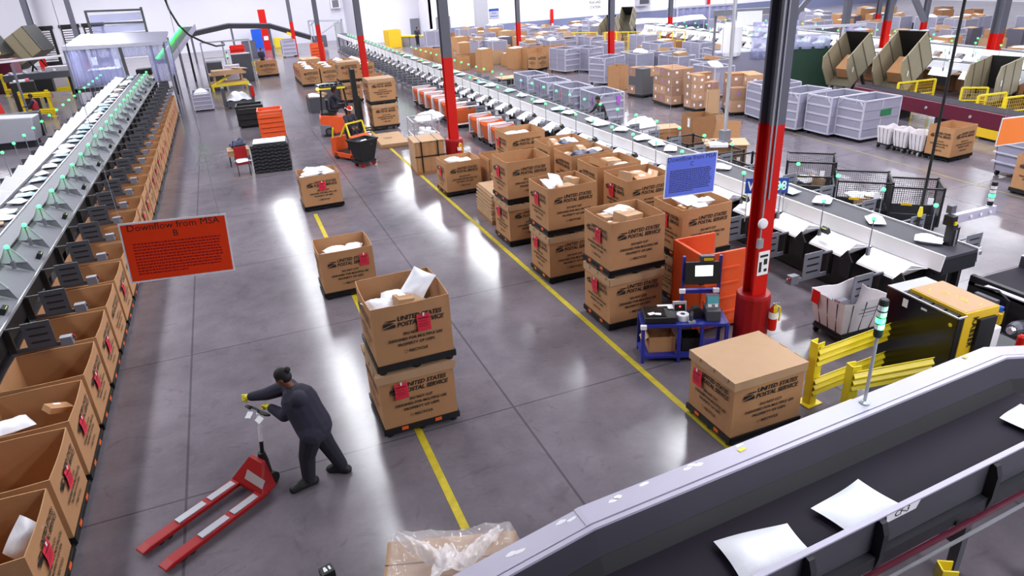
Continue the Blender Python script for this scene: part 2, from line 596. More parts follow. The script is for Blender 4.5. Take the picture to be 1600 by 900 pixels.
def placard_mesh():
    mb = MB()
    mb.grid(lambda u, v: ((u - .5) * .2, -.004 - .012 * math.sin(v * PI) * (1 - u * .5), (v - .5) * .27), 3, 4)
    for i, (a, b) in enumerate(((.75, .82), (.60, .63), (.48, .50), (.40, .42), (.30, .32))):
        mb.add([(x, -.021, (z - .5) * .27) for x, z in ((-.08, a), (.07 - .02 * (i % 2), a), (.07 - .02 * (i % 2), b), (-.08, b))], [(0, 1, 2, 3)], 1)
    return mb.mesh('red_placard', ['placard', 'placard_ink'])
ME_PLAC = placard_mesh()
ME_STRIP = MB().box((0, -.008, 0), (.025, .006, .05)).mesh('tape_strip', 'white_paper')
for m_ in (ME_LID, ME_PALLET, ME_CARTON): recalc(m_)

SIDES = {'f': (0, -BW / 2, 0, BL), 'l': (-BL / 2, 0, -PI / 2, BW), 'r': (BL / 2, 0, PI / 2, BW), 'b': (0, BW / 2, PI, BL)}
NEED = {}
def shipping_box(x, y, z, label, group=None, rz=0.0, letters='fl', placard=None, lid=False, pallet=True, clips='', pz=.60, roll=0.0, sx=1.0, sy=1.0):
    """x, y is the middle of the box, z its underside; placard = (side, offset along side)"""
    t = thing('shipping_box', label, 'box', (x, y, z), rz, group)
    if sx != 1 or sy != 1: t.scale = (sx, sy, 1)
    z0 = PH if pallet else 0
    mk('carton', ME_CARTON, t, (0, 0, z0))
    for s in letters:
        px, py, a, wd = SIDES[s]
        d = Vector((math.sin(a), -math.cos(a), 0)) * .0215
        o = mk('printed_lettering', ME_LET_L if s in 'fb' else ME_LET_W, t)
        c = Vector((px, py, z0)) + d + Vector((-math.cos(a) * wd / 2, -math.sin(a) * wd / 2, 0))
        o.location = c; o.rotation_euler = (0, 0, a)
    if pallet:
        p = mk('pallet_base', ME_PALLET, t)
        for s in clips:
            px, py, a, wd = SIDES[s]
            for k in (-.24, .22):
                c = mk('latch', ME_CLIP, p)
                d = Vector((math.sin(a), -math.cos(a), 0)) * .022
                c.location = Vector((px, py, PH - .015)) + d + Vector((math.cos(a) * k * wd, math.sin(a) * k * wd, 0)); c.rotation_euler = (0, 0, a)
    if lid:
        mk('lid', ME_LID, t, (0, 0, z0 + BH + .008))
    if placard:
        s, off = placard[:2]
        px, py, a, wd = SIDES[s]
        d = Vector((math.sin(a), -math.cos(a), 0)) * (.03 if not lid else .045)
        q = mk('red_placard', ME_PLAC, t)
        q.location = Vector((px, py, z0 + pz)) + d + Vector((math.cos(a) * off, math.sin(a) * off, 0))
        q.rotation_euler = (0, roll, a)
        mk('tape_strip', ME_STRIP, q, (0, -.012, .135))
    return t
TOPZ = PH + BH          # height of an open box
STACK = TOPZ + .02      # where a second box sits on a lidded one

# ------------------------------------------------------------------ parcels
def mailer_mesh(l, w, h, seed, key):
    r = random.Random(seed)
    ph = [r.uniform(0, 6.28) for _ in range(6)]
    mb = MB()
    nu, nv = 10, 8
    def top(u, v, s):
        a, b = 2 * u - 1, 2 * v - 1
        e = (1 - a ** 4) * (1 - b ** 4)
        wob = .25 * math.sin(5 * u + ph[0] + 2 * v) + .2 * math.sin(7 * v + ph[1]) + .12 * math.sin(13 * u + ph[3] + 9 * v)
        z = s * h / 2 * e * (1 + wob)
        k = 1 - .05 * math.sin(3 * v + ph[2])
        return (a * l / 2 * k, b * w / 2 * (1 - .05 * math.sin(4 * u + ph[4])), z)
    mb.grid(lambda u, v: top(u, v, 1), nu, nv)
    mb.grid(lambda u, v: top(1 - u, v, -1), nu, nv)
    me = mb.mesh('mailer', key)
    me.polygons.foreach_set('use_smooth', [True] * len(me.polygons))
    return me
MAILERS = [mailer_mesh(.42, .32, .13, k, 'poly_white') for k in range(4)]
MAILERS_BLUE = [mailer_mesh(.42, .30, .11, 20 + k, 'poly_blue') for k in range(2)]
MAILERS_NAVY = [mailer_mesh(.40, .30, .14, 30 + k, 'navy_bag') for k in range(2)]

def small_carton_mesh(l, w, h, key='kraft_pale'):
    mb = MB()
    mb.box((0, 0, 0), (l, w, h))
    mb.span((-l / 2 - .001, -.025, h / 2), (l / 2 + .001, .025, h / 2 + .002), m=1)
    mb.span((-.06, .06 if w > .2 else .03, h / 2), (.06, min(.14, w / 2 - .01), h / 2 + .003), m=2)
    me = mb.mesh('small_carton', [key, 'kraft', 'white_paper'])
    recalc(me)
    return me
SCART = [small_carton_mesh(.38, .26, .18), small_carton_mesh(.30, .30, .12), small_carton_mesh(.26, .20, .14), small_carton_mesh(.40, .18, .10, 'kraft'), small_carton_mesh(.24, .18, .08, 'kraft')]
def padded_mesh(seed): return mailer_mesh(.34, .24, .07, seed, 'kraft_pale')
PADDED = [padded_mesh(50), padded_mesh(51)]
LIFT = {}

def parcel(kind, loc, rot, label, group, s=1.0):
    me = {'m': MAILERS, 'b': MAILERS_BLUE, 'n': MAILERS_NAVY, 'c': SCART, 'p': PADDED}[kind[0]][int(kind[1:] or 0)]
    nm = {'m': 'white_mailer', 'b': 'pale_blue_mailer', 'n': 'navy_mailer', 'c': 'small_carton', 'p': 'padded_envelope'}[kind[0]]
    o = mk(nm, me)
    o.location = loc; o.rotation_euler = rot; o.scale = (s, s, s)
    return tag(o, label, {'m': 'mailer', 'b': 'mailer', 'n': 'mailer', 'c': 'carton', 'p': 'envelope'}[kind[0]], group)

ME_BED = {}
def bed_mesh(seed, key):
    r = random.Random(seed)
    ph = [r.uniform(0, 6.28) for _ in range(8)]
    mb = MB()
    def f(u, v):
        a, b = 2 * u - 1, 2 * v - 1
        z = .05 * math.sin(6 * a + ph[0]) + .05 * math.sin(5 * b + ph[1]) + .03 * math.sin(11 * a + 7 * b + ph[2]) + .03 * math.sin(13 * b - 5 * a + ph[3])
        return (a * .545, b * .47, z - .10 - .06 * (a * a + b * b))
    mb.grid(f, 22, 18)
    mb.add([(-.545, -.47, -.75), (.545, -.47, -.75), (.545, .47, -.75), (-.545, .47, -.75)], [(3, 2, 1, 0)])
    me = mb.mesh('loose_mail', key)
    me.polygons.foreach_set('use_smooth', [True] * len(me.polygons))
    return me
BED_N = [0]
def heap(x, y, z, rz, spec, where, group, fill='poly_white', seed=0, bed=True, scale=(1, 1)):
    """parcels lying in an open box whose middle is (x, y) and whose visible fill level is z"""
    r = random.Random(seed + 100)
    names = {'m': 'white poly mailer', 'b': 'pale blue poly mailer', 'n': 'dark navy poly mailer', 'c': 'small brown carton', 'p': 'brown padded envelope'}
    c, s = math.cos(rz), math.sin(rz)
    for it in spec:
        k, dx, dy, dz = it[:4]
        rot = it[4] if len(it) > 4 else (r.uniform(-.35, .35), r.uniform(-.35, .35), r.uniform(0, 6.28))
        sc = it[5] if len(it) > 5 else 1.0
        at = 'at left' if dx < -.18 else 'at right' if dx > .18 else 'in the middle'
        at += ' front' if dy < -.14 else ' back' if dy > .14 else ''
        parcel(k, (x + dx * c - dy * s, y + dx * s + dy * c, z + dz), rot, '%s %s of %s' % (names[k[0]], at, where), group, sc)
    if bed:
        key = (fill, seed % 3)
        if key not in ME_BED: ME_BED[key] = bed_mesh(seed % 3, fill)
        o = mk('loose_mail', ME_BED[key], None, (x, y, z), (0, 0, rz))
        o.scale = (scale[0], scale[1], min(1.0, (z - .2) / .75) if z < 1.2 else 1.0)
        if z >= 1.2: o.scale[2] = 1.0
        tag(o, 'loose mail filling ' + where, 'mail', None, 'stuff')
# ------------------------------------------------------------------ sorting conveyors
def lens_mesh():
    mb = MB(); mb.lathe((0, 0, 0), [(.016, -.028), (.036, -.024), (.044, 0), (.036, .024), (.014, .034)], 10)
    me = mb.mesh('lens', 'green_lens'); me.polygons.foreach_set('use_smooth', [True] * len(me.polygons)); return me
ME_LENS = lens_mesh()
def stalk_mesh(h):
    mb = MB()
    mb.tube([(0, 0, 0), (0, 0, h)], .011, 6)
    mb.span((-.03, -.025, -.06), (.03, .025, .09))
    mb.lathe((0, 0, h - .05), [(.03, 0), (.03, .03)], 8)
    return mb.mesh('beacon', 'gray_paint')
ME_STALK = {}
def beacon(par, p, h, tilt=0.0):
    k = round(h, 2)
    if k not in ME_STALK: ME_STALK[k] = stalk_mesh(k)
    b = mk('beacon', ME_STALK[k], par, p)
    mk('lens', ME_LENS, b, (0, 0, h))
    return b

def gate_mesh(s, key='gray_dark'):
    """chute gate: slotted plate on a bracket with an arm, s = side sign (+1 hangs out towards +x)"""
    mb = MB()
    mb.span((0, -.03, -.42), (s * .10, .03, -.02), m=1)                 # bracket under the lip
    mb.span((s * .02, -.012, -.44), (s * .78, .012, -.37))             # lower arm
    mb.span((s * .26, -.02, -.40), (s * .66, .0, .04))                 # plate
    for k in range(3): mb.span((s * .33, -.026, -.31 + k * .12), (s * .59, -.019, -.285 + k * .12), m=1)
    mb.span((s * .02, -.012, -.03), (s * .26, .012, 0.0))
    return mb.mesh('gate', [key, 'black'])
def motor_mesh():
    mb = MB()
    mb.box((0, 0, 0), (.17, .12, .15))
    mb.lathe((.085, 0, .02), [(.018, 0), (.012, .05)], 8, m=1, axis='x')
    return mb.mesh('motor_box', ['gray_paint', 'chrome'])
ME_MOTOR = motor_mesh(); 
ME_KNOB = MB().lathe((0, 0, 0), [(.012, 0), (.02, .012), (.016, .035)], 8, axis='x').mesh('knob', 'red_paint')
def display_mesh(s):
    mb = MB()
    mb.box((0, 0, 0), (.08, .17, .13), (0, s * .5, 0))
    mb.box((s * .040, 0, .028), (.006, .11, .05), (0, s * .5, 0), m=1)
    return mb.mesh('display', ['black', 'lcd_yellow'])

def conveyor_frame(root, L, zb, hw, legs, dark='dark_steel'):
    """belt, rails, legs of a sorting line running along local y from 0 to L; belt half width hw, top zb"""
    MB().span((-hw, 0, zb - .06), (hw, L, zb)).build('belt', 'belt', root)
    fr = MB()
    fr.span((-hw - .02, 0, zb - .34), (hw + .02, L, zb - .07))
    fr.build('frame', dark, root)
    n = max(2, int(L / legs))
    for k in range(n + 1):
        y = .25 + (L - .5) * k / n
        for s in (-1, 1):
            MB().span((s * (hw - .02) - .04, y - .04, 0), (s * (hw - .02) + .04, y + .04, zb - .34)).build('leg', dark, root)

# ---------------- left line: narrow grey belt, high, green glass dividers on the aisle side
LZ = 2.10
def build_left():
    a = math.atan(.011)
    CX = -5.08
    t = thing('sorting_conveyor', 'grey sorting conveyor with green beacons and glass dividers along the left boxes', 'conveyor', (CX, 11.0, 0), -a)
    L, hw, pitch = 33.5, .27, 1.32
    conveyor_frame(t, L, LZ, hw, 4.0)
    MB().span((hw, 0, LZ - .05), (hw + .03, L, LZ + .07)).build('side_rail', 'alu', t)
    MB().span((-hw - .03, 0, LZ - .05), (-hw, L, LZ + .07)).build('side_rail', 'alu', t)
    # sloped band and chute bed on the aisle side
    x0, x1, z0, z1 = .56, 1.08, LZ - .04, 1.75
    m = MB()
    m.prism([(hw + .03, 0, LZ + .05), (hw + .03, 0, LZ - .02), (x0, 0, LZ - .09), (x0, 0, LZ - .03)], (0, L, 0))
    m.build('apron', 'apron_grey', t)
    MB().span((x0 - .008, 0, z0 - .03), (x0 + .012, L, z0 + .02)).build('apron_edge', 'dark_steel', t)
    m = MB(); m.prism([(x0, 0, z0 - .05), (x0, 0, z0 - .08), (x1, 0, z1 - .03), (x1, 0, z1)], (0, L, 0))
    m.build('chute_bed', 'apron_grey', t)
    MB().span((x1 - .012, 0, z1 - .03), (x1 + .012, L, z1 + .02)).build('lip', 'alu', t)
    MB().span((x1 - .06, 0, z1 - .34), (x1 - .015, L, z1 - .03)).build('skirt', 'black', t)
    # far side: white chutes dropping towards the other row of boxes
    X0, X1, W0, W1 = -hw - .03, -1.10, LZ + .02, 1.60
    MB().prism([(X0, 0, W0), (X0, 0, W0 - .04), (X1, 0, W1 - .04), (X1, 0, W1)], (0, L, 0)).build('chute_bed', 'white_steel', t)
    fin = MB(); fin.prism([(X0, 0, W0), (X1, 0, W1), (X1 - .02, 0, W1 + .22), (-.75, 0, W0 + .12)], (0, .02, 0)); me_fin = fin.mesh('divider', 'white_steel')
    zb = z0 - .05
    ax, az = x0 + .20, z0 + .30
    tri = MB(); tri.prism([(x0 + .01, 0, zb + .02), (x1 - .10, 0, zb - .02), (ax, 0, az)], (0, .008, 0)); me_tri = tri.mesh('divider', 'glass_panel')
    edge = MB(); edge.bar((x0 + .01, 0, zb + .02), (ax, 0, az), .016).bar((ax, 0, az), (x1 - .10, 0, zb - .02), .016).bar((x0 + .01, -.003, zb + .02), (x1 - .10, -.003, zb - .02), .018); me_edge = edge.mesh('divider_edge', 'alu')
    web = MB(); web.prism([(x0 + .01, 0, zb + .02), (x1 - .10, 0, zb - .02), (x1 - .02, 0, z1 + .02), (x0 + .2, 0, zb - .08)], (0, .01, 0)); me_web = web.mesh('divider_web', 'apron_grey')
    gm, gl = gate_mesh(1), gate_mesh(-1)
    dm = display_mesh(1)
    n = 25
    for k in range(n):
        y = .55 + pitch * k
        d = mk('divider', me_tri, t, (0, y + .02, 0)); mk('divider_edge', me_edge, d); mk('divider_web', me_web, d)
        beacon(t, (.80, y - .10, 1.99), .36)
        g = mk('gate', gm, t, (x1 - .02, y + .18, z1 - .01)); mk('motor_box', ME_MOTOR, g, (.80, 0, -.37)); 
        if k % 3 != 1: mk('knob', ME_KNOB, g, (.89, .03, -.33))
        if k % 2 == 0: mk('display', dm, t, (x1 - .08, y + .75, z1 + .09))
        mk('divider', me_fin, t, (0, y, 0))
        beacon(t, (-1.46, y + .3, 1.55), .80)
        g = mk('gate', gl, t, (X1 + .02, y + .2, W1)); mk('motor_box', ME_MOTOR, g, (-.86, 0, -.37), (0, 0, PI))
    # parcels riding the belt
    r = random.Random(3)
    y, i = 2.2, 0
    spots = []
    while y < 32.5:
        spots.append(y); y += r.uniform(.42, .95)
    ca, sa = math.cos(-a), math.sin(-a)
    for i, yy in enumerate(spots):
        k = r.choice(['b0', 'b1', 'm0', 'm1', 'm2', 'b0', 'p0'])
        lx = r.uniform(-.05, .05)
        nm = {'b': 'pale blue mailer', 'm': 'white mailer', 'p': 'brown envelope'}[k[0]]
        parcel(k, (CX + lx * ca - yy * sa, 11.0 + lx * sa + yy * ca, LZ + .05), (0, r.uniform(-.06, .06), r.uniform(-.5, .5) + PI * r.randint(0, 1)),
               '%s riding the left belt, %s parcel from the near end' % (nm, ORD[i]) if i < len(ORD) else nm + ' riding far end of the left belt', 'parcels riding the left sorting belt', r.uniform(.75, 1.05))
    return t
build_left()

# ---------------- the row of boxes below it
def left_boxes():
    n, pitch = 27, 1.325
    for k in range(n):
        y = 7.55 + pitch * k
        d = .013 * (y - 8) * .35
        shipping_box(-2.95 - BW * 0 - BL / 2 - .02 + d, y, 0, 'open brown shipping box, %s from the near end of the row under left conveyor' % ORD[k],
                     'open boxes under the left conveyor', letters='r' if k < 16 else '', placard=('r', -.12 + .05 * math.sin(k * 2.1)) if k % 7 != 5 else None, clips='r' if k < 10 else '', pz=.56 + .04 * math.sin(k), roll=.12 * math.sin(k * 1.7), sy=1.17)
left_boxes()
# a few parcels lying in the nearest of them
heap(-3.50, 7.55, .78, 0, [('m0', .32, .05, .06, (.5, -.9, .5), 1.05)], 'the nearest box under the left conveyor', 'mail in the left boxes', bed=False)
heap(-3.50, 10.25, .80, 0, [('m1', -.25, -.20, .18, (.1, .15, .5), 1.1), ('c3', .28, .0, .18, (.3, .5, .9), .9)], 'the third box under the left conveyor', 'mail in the left boxes', bed=False)

# ---------------- right line: white sided belt with white hoppers
RZ = 1.40
def build_right():
    t = thing('sorting_conveyor', 'long white-sided sorting conveyor with hoppers running behind the stacked boxes', 'conveyor', (11.44, 7.55, 0), -math.atan(.0))
    L, hw, pitch = 66.0, .40, 1.22
    conveyor_frame(t, L, RZ, hw, 5.0)
    for s in (-1, 1):
        MB().prism([(s * hw, 0, RZ + .03), (s * (hw + .03), 0, RZ + .03), (s * (hw + .08), 0, RZ - .26), (s * (hw + .05), 0, RZ - .26)], (0, L, 0)).build('side_rail', 'white_steel', t)
    me_h = MB()
    # hopper: flat bed, one slanted wing standing between two neighbours
    def hopper(s):
        m = MB()
        a, b, c = s * (hw + .06), s * .93, pitch
        m.quad((a, .03, RZ - .27), (a, c - .03, RZ - .27), (b, c - .12, RZ - .46), (b, .22, RZ - .46))
        m.quad((a, .03, RZ - .27), (b, .22, RZ - .46), (b, .02, RZ - .22), (a, -.02, RZ - .27))
        m.quad((a, .03, RZ - .27), (b, .22, RZ - .46), (b - s * .05, .0, RZ - .14), (a, 0, RZ - .27))
        m.quad((b, .22, RZ - .46), (b, c - .12, RZ - .46), (b + s * .02, c - .12, RZ - .50), (b + s * .02, .22, RZ - .50))
        return m.mesh('hopper', 'white_steel')
    hm = {s: hopper(s) for s in (-1, 1)}
    gm = {s: gate_mesh(s, 'gray_paint') for s in (-1, 1)}
    dm = display_mesh(-1)
    MB().span((-.62, .3, .06), (.40, 16.5, .92)).build('under_dark_block', 'black', t)  # plain black block standing for machinery, added to darken the space below
    bk = MB().prism([(-.98, 0, .90), (-.98, .30, .90), (-.98, .15, 1.10)], (.03, 0, 0)).span((-1.0, 0, .55), (-.93, .30, .90)).mesh('bracket', 'black')
    n = 47
    for k in range(n):
        y = .25 + pitch * k
        for s in (-1, 1):
            if s == 1 and k > 36: continue
            h = mk('hopper', hm[s], t, (0, y, 0)); h.modifiers.new('solid', 'SOLIDIFY').thickness = .012
            if k < 34 or s == -1: beacon(t, (s * .80, y + 1.0, RZ - .26), .68 if s < 0 else .66)
            if s == -1:
                mk('bracket', bk, t, (0, y - .05, 0))
                g = mk('gate', gm[s], t, (s * .90, y + .50, RZ - .44)); g.scale = (1.12, 1.12, 1.2); mk('motor_box', ME_MOTOR, g, (s * .86, 0, -.37), (0, 0, PI)); mk('knob', ME_KNOB, g, (s * .95, -.03, -.33), (0, 0, PI))
                if k % 2 == 1: mk('display', dm, t, (-.80, y + .86, RZ - .16))
            elif k < 24:
                mk('gate', gm[s], t, (s * .60, y + .3, RZ - .05))
    return t
build_right()
r_ = random.Random(5)
y_, i_ = 8.2, 0
while y_ < 52 and i_ < 44:
    k_ = r_.choice(['m0', 'm1', 'm2', 'm3', 'm0', 'b0', 'p0'])
    s_ = r_.uniform(1.0, 1.35)
    parcel(k_, (11.44 + r_.uniform(-.1, .1), y_, RZ + .06), (0, r_.uniform(-.05, .05), r_.uniform(0, 6.3)),
           {'m': 'white mailer', 'b': 'pale blue mailer', 'p': 'brown envelope'}[k_[0]] + ' riding the right belt, %s parcel from the near end' % ORD[i_], 'parcels riding the right sorting belt', s_)
    y_ += r_.uniform(.55, 1.35) * (1 + y_ / 60); i_ += 1
# ------------------------------------------------------------------ red pallet jack
def pallet_jack():
    u = Vector((-.83, -.56, 0)).normalized()
    t = thing('pallet_jack', 'red hand pallet jack pushed by the worker in navy', 'pallet jack', (-.83, 8.37, 0), math.atan2(u.y, u.x))
    # local: forks run along +x, y to the left of that
    for s in (-1, 1):
        m = MB()
        y = s * .25
        m.prism([(-.02, y - .085, .15), (-.02, y - .085, .085), (1.40, y - .085, .05), (1.48, y - .085, .06), (1.48, y - .085, .085), (1.36, y - .085, .11)], (0, .17, 0))
        f = m.build('fork', 'dark_red', t, bevel=.012)
        m = MB()
        for a, b in ((.10, .48), (.55, .95)): m.span((a, y - .055, .125 + .0), (b, y + .055, .152 - .015 * a))
        m.build('worn_plate', 'alu', f)
        for k in (1.10, 1.22):
            MB().lathe((k, y - .05, .042), [(.04, 0), (.04, .10)], 12, axis='y').build('fork_roller', 'rubber', t)
    m = MB()
    m.prism([(.04, -.34, .08), (.04, -.34, .16), (-.10, -.30, .42), (-.22, -.16, .50), (-.22, -.16, .12)], (0, 0, .0001))
    m = MB()
    m.add([(.06, -.335, .15), (.06, .335, .15), (-.12, -.335, .13), (-.12, .335, .13), (-.16, -.14, .46), (-.16, .14, .46), (-.22, -.14, .46), (-.22, .14, .46), (-.20, -.30, .12), (-.20, .30, .12), (.06, -.335, .09), (.06, .335, .09)],
          [(0, 1, 5, 4), (4, 5, 7, 6), (0, 4, 6, 8), (1, 9, 7, 5), (6, 7, 9, 8), (10, 11, 1, 0), (8, 9, 11, 10), (0, 8, 10), (1, 11, 9)])
    m.build('frame', 'dark_red', t, bevel=.01)
    m = MB(); m.prism([(-.05, -.05, .345), (-.05, .30, .30), (.02, .30, .21), (.02, -.05, .24)], (.012, 0, .012)); m.build('worn_plate', 'alu', t)
    MB().lathe((-.27, 0, .09), [(.075, -.0), (.085, .05), (.07, .30), (.05, .42)], 14).build('pump', 'black', t)
    for s in (-1, 1):
        MB().lathe((-.30, s * .09 - .03, .09), [(.09, 0), (.09, .06)], 18, axis='y').build('steer_wheel', 'rubber', t)
    p0, p1 = Vector((-.27, 0, .40)), Vector((-.36, .02, 1.12))
    MB().tube([p0, p0 * .6 + p1 * .4], .028, 10).build('tiller_base', 'black', t)
    MB().tube([p0 * .6 + p1 * .4, p1], .030, 10).build('tiller', 'white_steel', t)
    h = MB(); q = p1
    lp = [(0, .02), (-.03, .12), (-.01, .20), (.08, .21), (.10, .10)]
    for s in (-1, 1):
        h.tube([(q.x, q.y, q.z)] + [(q.x - .02 + a * .6, q.y + s * b, q.z + .02 + a * .4) for a, b in lp], .017, 8)
    hd = h.build('tiller_handle', 'black', t, smooth=True)
    MB().box((q.x + .08, q.y - .10, q.z - .02), (.10, .10, .006), (.2, .5, .3)).box((q.x + .07, q.y + .10, q.z - .03), (.09, .10, .006), (-.3, .6, -.2)).build('tiller_label', 'white_paper', hd)
    return t
pallet_jack()

# ------------------------------------------------------------------ grey feed conveyor in the foreground
defmat('guide_dark', (52, 50, 60), .6, var=.06, scale=2)
def feed_conveyor():
    t = thing('feed_conveyor', 'wide grey feed conveyor with dark belt crossing the foreground, marked CF-3', 'conveyor', (2.32, 4.63, 0), R(3.4))
    def sweep(prof, xs, name, key, **k):
        """profile [(y, dz)] carried along the bent line of the conveyor"""
        m = MB()
        n = len(prof)
        vs, fs = [], []
        for x in xs:
            z = 1.6 + (.155 * x if x < 0 else 0 if x < 6.12 else -.27 * (x - 6.12))
            for y, dz in prof: vs.append((x, y, z + dz))
        for i in range(len(xs) - 1):
            for j in range(n):
                fs.append((i * n + j, i * n + (j + 1) % n, (i + 1) * n + (j + 1) % n, (i + 1) * n + j))
        fs.append(tuple(range(n))); fs.append(tuple((len(xs) - 1) * n + j for j in range(n - 1, -1, -1)))
        m.add(vs, fs)
        o = m.build(name, key, t, **k)
        recalc(o.data)
        return o
    def rect(y0, y1, z0, z1): return [(y0, z0), (y1, z0), (y1, z1), (y0, z1)]
    X = [-3.4, 0, 6.12, 9.5]
    main = [.0, 6.12]
    sweep(rect(-.235, 0, -.03, 0), [-3.4, -.03], 'top_plate', 'lilac_steel')
    sweep(rect(-.235, 0.006, -.03, .006), [-.05, 0, 3.72], 'top_plate', 'lilac_steel')
    sweep(rect(-.235, 0.0, -.03, 0), [3.725, 6.12, 9.5], 'top_plate', 'lilac_steel')
    sweep(rect(-.30, -.25, -.03, 0), X, 'guide_strip', 'lilac_steel')
    sweep([(-.02, -.03), (-.02, -.60), (-.06, -.60), (-.06, -.03)], X, 'outer_side', 'gray_paint')
    sweep([(-.285, -.03), (-.30, -.03), (-.40, -.28), (-.385, -.28)], X, 'inner_guide', 'guide_dark')
    sweep([(-.385, -.275), (-.402, -.275), (-.50, -.43), (-.385, -.46)], X, 'belt_skirt', 'black')
    sweep(rect(-1.36, -.42, -.46, -.42), X, 'belt', 'belt_dark')
    sweep([(-1.40, 0), (-1.455, 0), (-1.455, -.02), (-1.42, -.02), (-1.42, -.43), (-1.40, -.43)], X, 'near_guide', 'lilac_steel')
    sweep(rect(-1.428, -1.421, -.43, -.03), X, 'guide_panel', 'gray_dark')
    sweep(rect(-1.50, -1.42, -.60, -.44), X, 'bed_rail', 'dark_steel')
    sweep(rect(-1.53, -1.49, -.68, -.63), X, 'guard_tube', 'maroon')
    sweep(rect(-1.36, -.06, -.62, -.50), X, 'bed', 'dark_steel')
    sweep(rect(-1.56, -1.53, -.80, -.775), X, 'cable_tray', 'alu')
    # ribs
    for x in (-.9, .2, 1.49, 2.41, 4.07, 5.4, 6.6):
        z = 1.6 + (.155 * x if x < 0 else 0 if x < 6.12 else -.27 * (x - 6.12))
        m = MB()
        m.prism([(x - .03, -1.43, z - .03), (x - .03, -1.49, z - .05), (x - .03, -1.53, z - .16), (x - .03, -1.53, z - .44), (x - .03, -1.50, z - .62), (x - .03, -1.43, z - .62)], (.07, 0, 0))
        m.build('rib', 'dark_steel', t)
        MB().lathe((x - .5, -1.52, z - .56), [(.035, 0), (.035, .05)], 10, axis='y').build('roller_hub', 'black', t)
    # legs
    for x in (.8, 3.95, 7.0):
        for y in (-.12, -1.40):
            z = 1.0 if x < 6.12 else .75
            MB().span((x - .05, y - .05, 0), (x + .05, y + .05, z)).span((x - .12, y - .10, 0), (x + .12, y + .10, .015)).build('leg', 'mid_steel', t)
        MB().span((x - .03, -1.40, .45), (x + .03, -.12, .51)).build('leg_brace', 'mid_steel', t)
    # name plate
    m = MB(); m.prism([(2.50, -1.432, 1.578), (2.985, -1.432, 1.578), (2.93, -1.432, 1.46), (2.52, -1.432, 1.46)], (0, -.006, 0))
    pl = m.build('name_plate', 'white_steel', t)
    m = MB(); add_text(m, 'CF-3', 0, 0, .105, shear=.15, bold=.002)
    m.build('lettering', 'ink', pl, (2.62, -1.440, 1.487), (PI / 2, 0, 0))
    # yellow stickers and worn paint
    for x, y, w in ((1.97, -.07, .10), (5.67, -.03, .06)):
        MB().box((x, y - .02, 1.612), (w, .045, .004), (0, 0, .1)).build('sticker', 'yellow', t)
    r = random.Random(4)
    for k, (x, y) in enumerate(((1.35, -.03), (1.42, -.06), (1.28, -.05), (.35, -.08), (.42, -.06), (-.12, -.08), (-.22, -.05), (-.7, -.12), (-.78, -.10), (2.0, -.02), (.75, -.03))):
        m = MB(); n = 9
        m.add([(x + (.045 + .02 * r.random()) * math.cos(2 * PI * i / n), y + (.016 + .012 * r.random()) * math.sin(2 * PI * i / n), (1.6075 if x > 0 else 1.6015 + .155 * (x + .0))) for i in range(n)], [tuple(range(n))])
        if x < 0:
            m.v = [(a, b, 1.602 + .155 * a) for a, b, _ in m.v]
        m.build('scuff', 'white_paper', t)
    return t
feed_conveyor()
def on_feed(lx, ly, z=1.18):
    a = R(3.4)
    return (2.32 + lx * math.cos(a) - ly * math.sin(a), 4.63 + lx * math.sin(a) + ly * math.cos(a), z)
FM = [mailer_mesh(.78, .50, .10, 71, 'poly_white'), mailer_mesh(.82, .52, .12, 72, 'poly_white'), mailer_mesh(.5, .36, .10, 73, 'poly_white')]
for i, (lx, ly, rz, nm) in enumerate(((2.68, -1.02, .18, 'large white mailer riding the foreground belt above the CF-3 plate'), (1.46, -1.02, -.12, 'large white mailer nearest the camera on the foreground belt'), (5.62, -.92, .2, 'white mailer entering at the right end of the foreground belt'))):
    o = mk('white_mailer', FM[i]); o.location = on_feed(lx, ly, 1.245 if i < 2 else 1.24); o.rotation_euler = (0, 0, rz)
    tag(o, nm, 'mailer', 'mailers on the foreground belt')

def signal_light(loc, h, label, lit=2, dark=True):
    t = thing('signal_tower', label, 'signal light', loc)
    MB().tube([(0, 0, 0), (0, 0, h - .42)], .019, 10).lathe((0, 0, 0), [(.06, 0), (.06, .015), (.03, .03)], 12).build('pole', 'alu', t)
    MB().lathe((0, 0, h - .46), [(.04, 0), (.048, .02), (.048, .10)], 14).build('collar', 'black', t)
    z = h - .36
    for k in range(4):
        key = 'green_lens' if k == lit - 1 + 0 else 'white_steel'
        MB().lathe((0, 0, z), [(.046, 0), (.05, .008), (.05, .058), (.046, .066)], 14).build('lens', key, t)
        MB().lathe((0, 0, z + .064), [(.051, 0), (.051, .012)], 14).build('ring', 'black', t)
        z += .076
    MB().lathe((0, 0, z), [(.05, 0), (.05, .05), (.04, .06)], 14).build('cap', 'black', t)
    return t
x_, y_, _ = on_feed(3.78, -.12)
signal_light((x_, y_, 1.605), 1.34, 'slim signal tower glowing green on the foreground conveyor')
gl = bpy.data.lights.new('signal_glow', 'POINT'); gl.energy = 6; gl.color = (.15, 1, .5); gl.shadow_soft_size = .06
go = bpy.data.objects.new('signal_glow', gl); COL.objects.link(go); go.location = (x_ + .0, y_ - .09, 2.67); go['kind'] = 'structure'

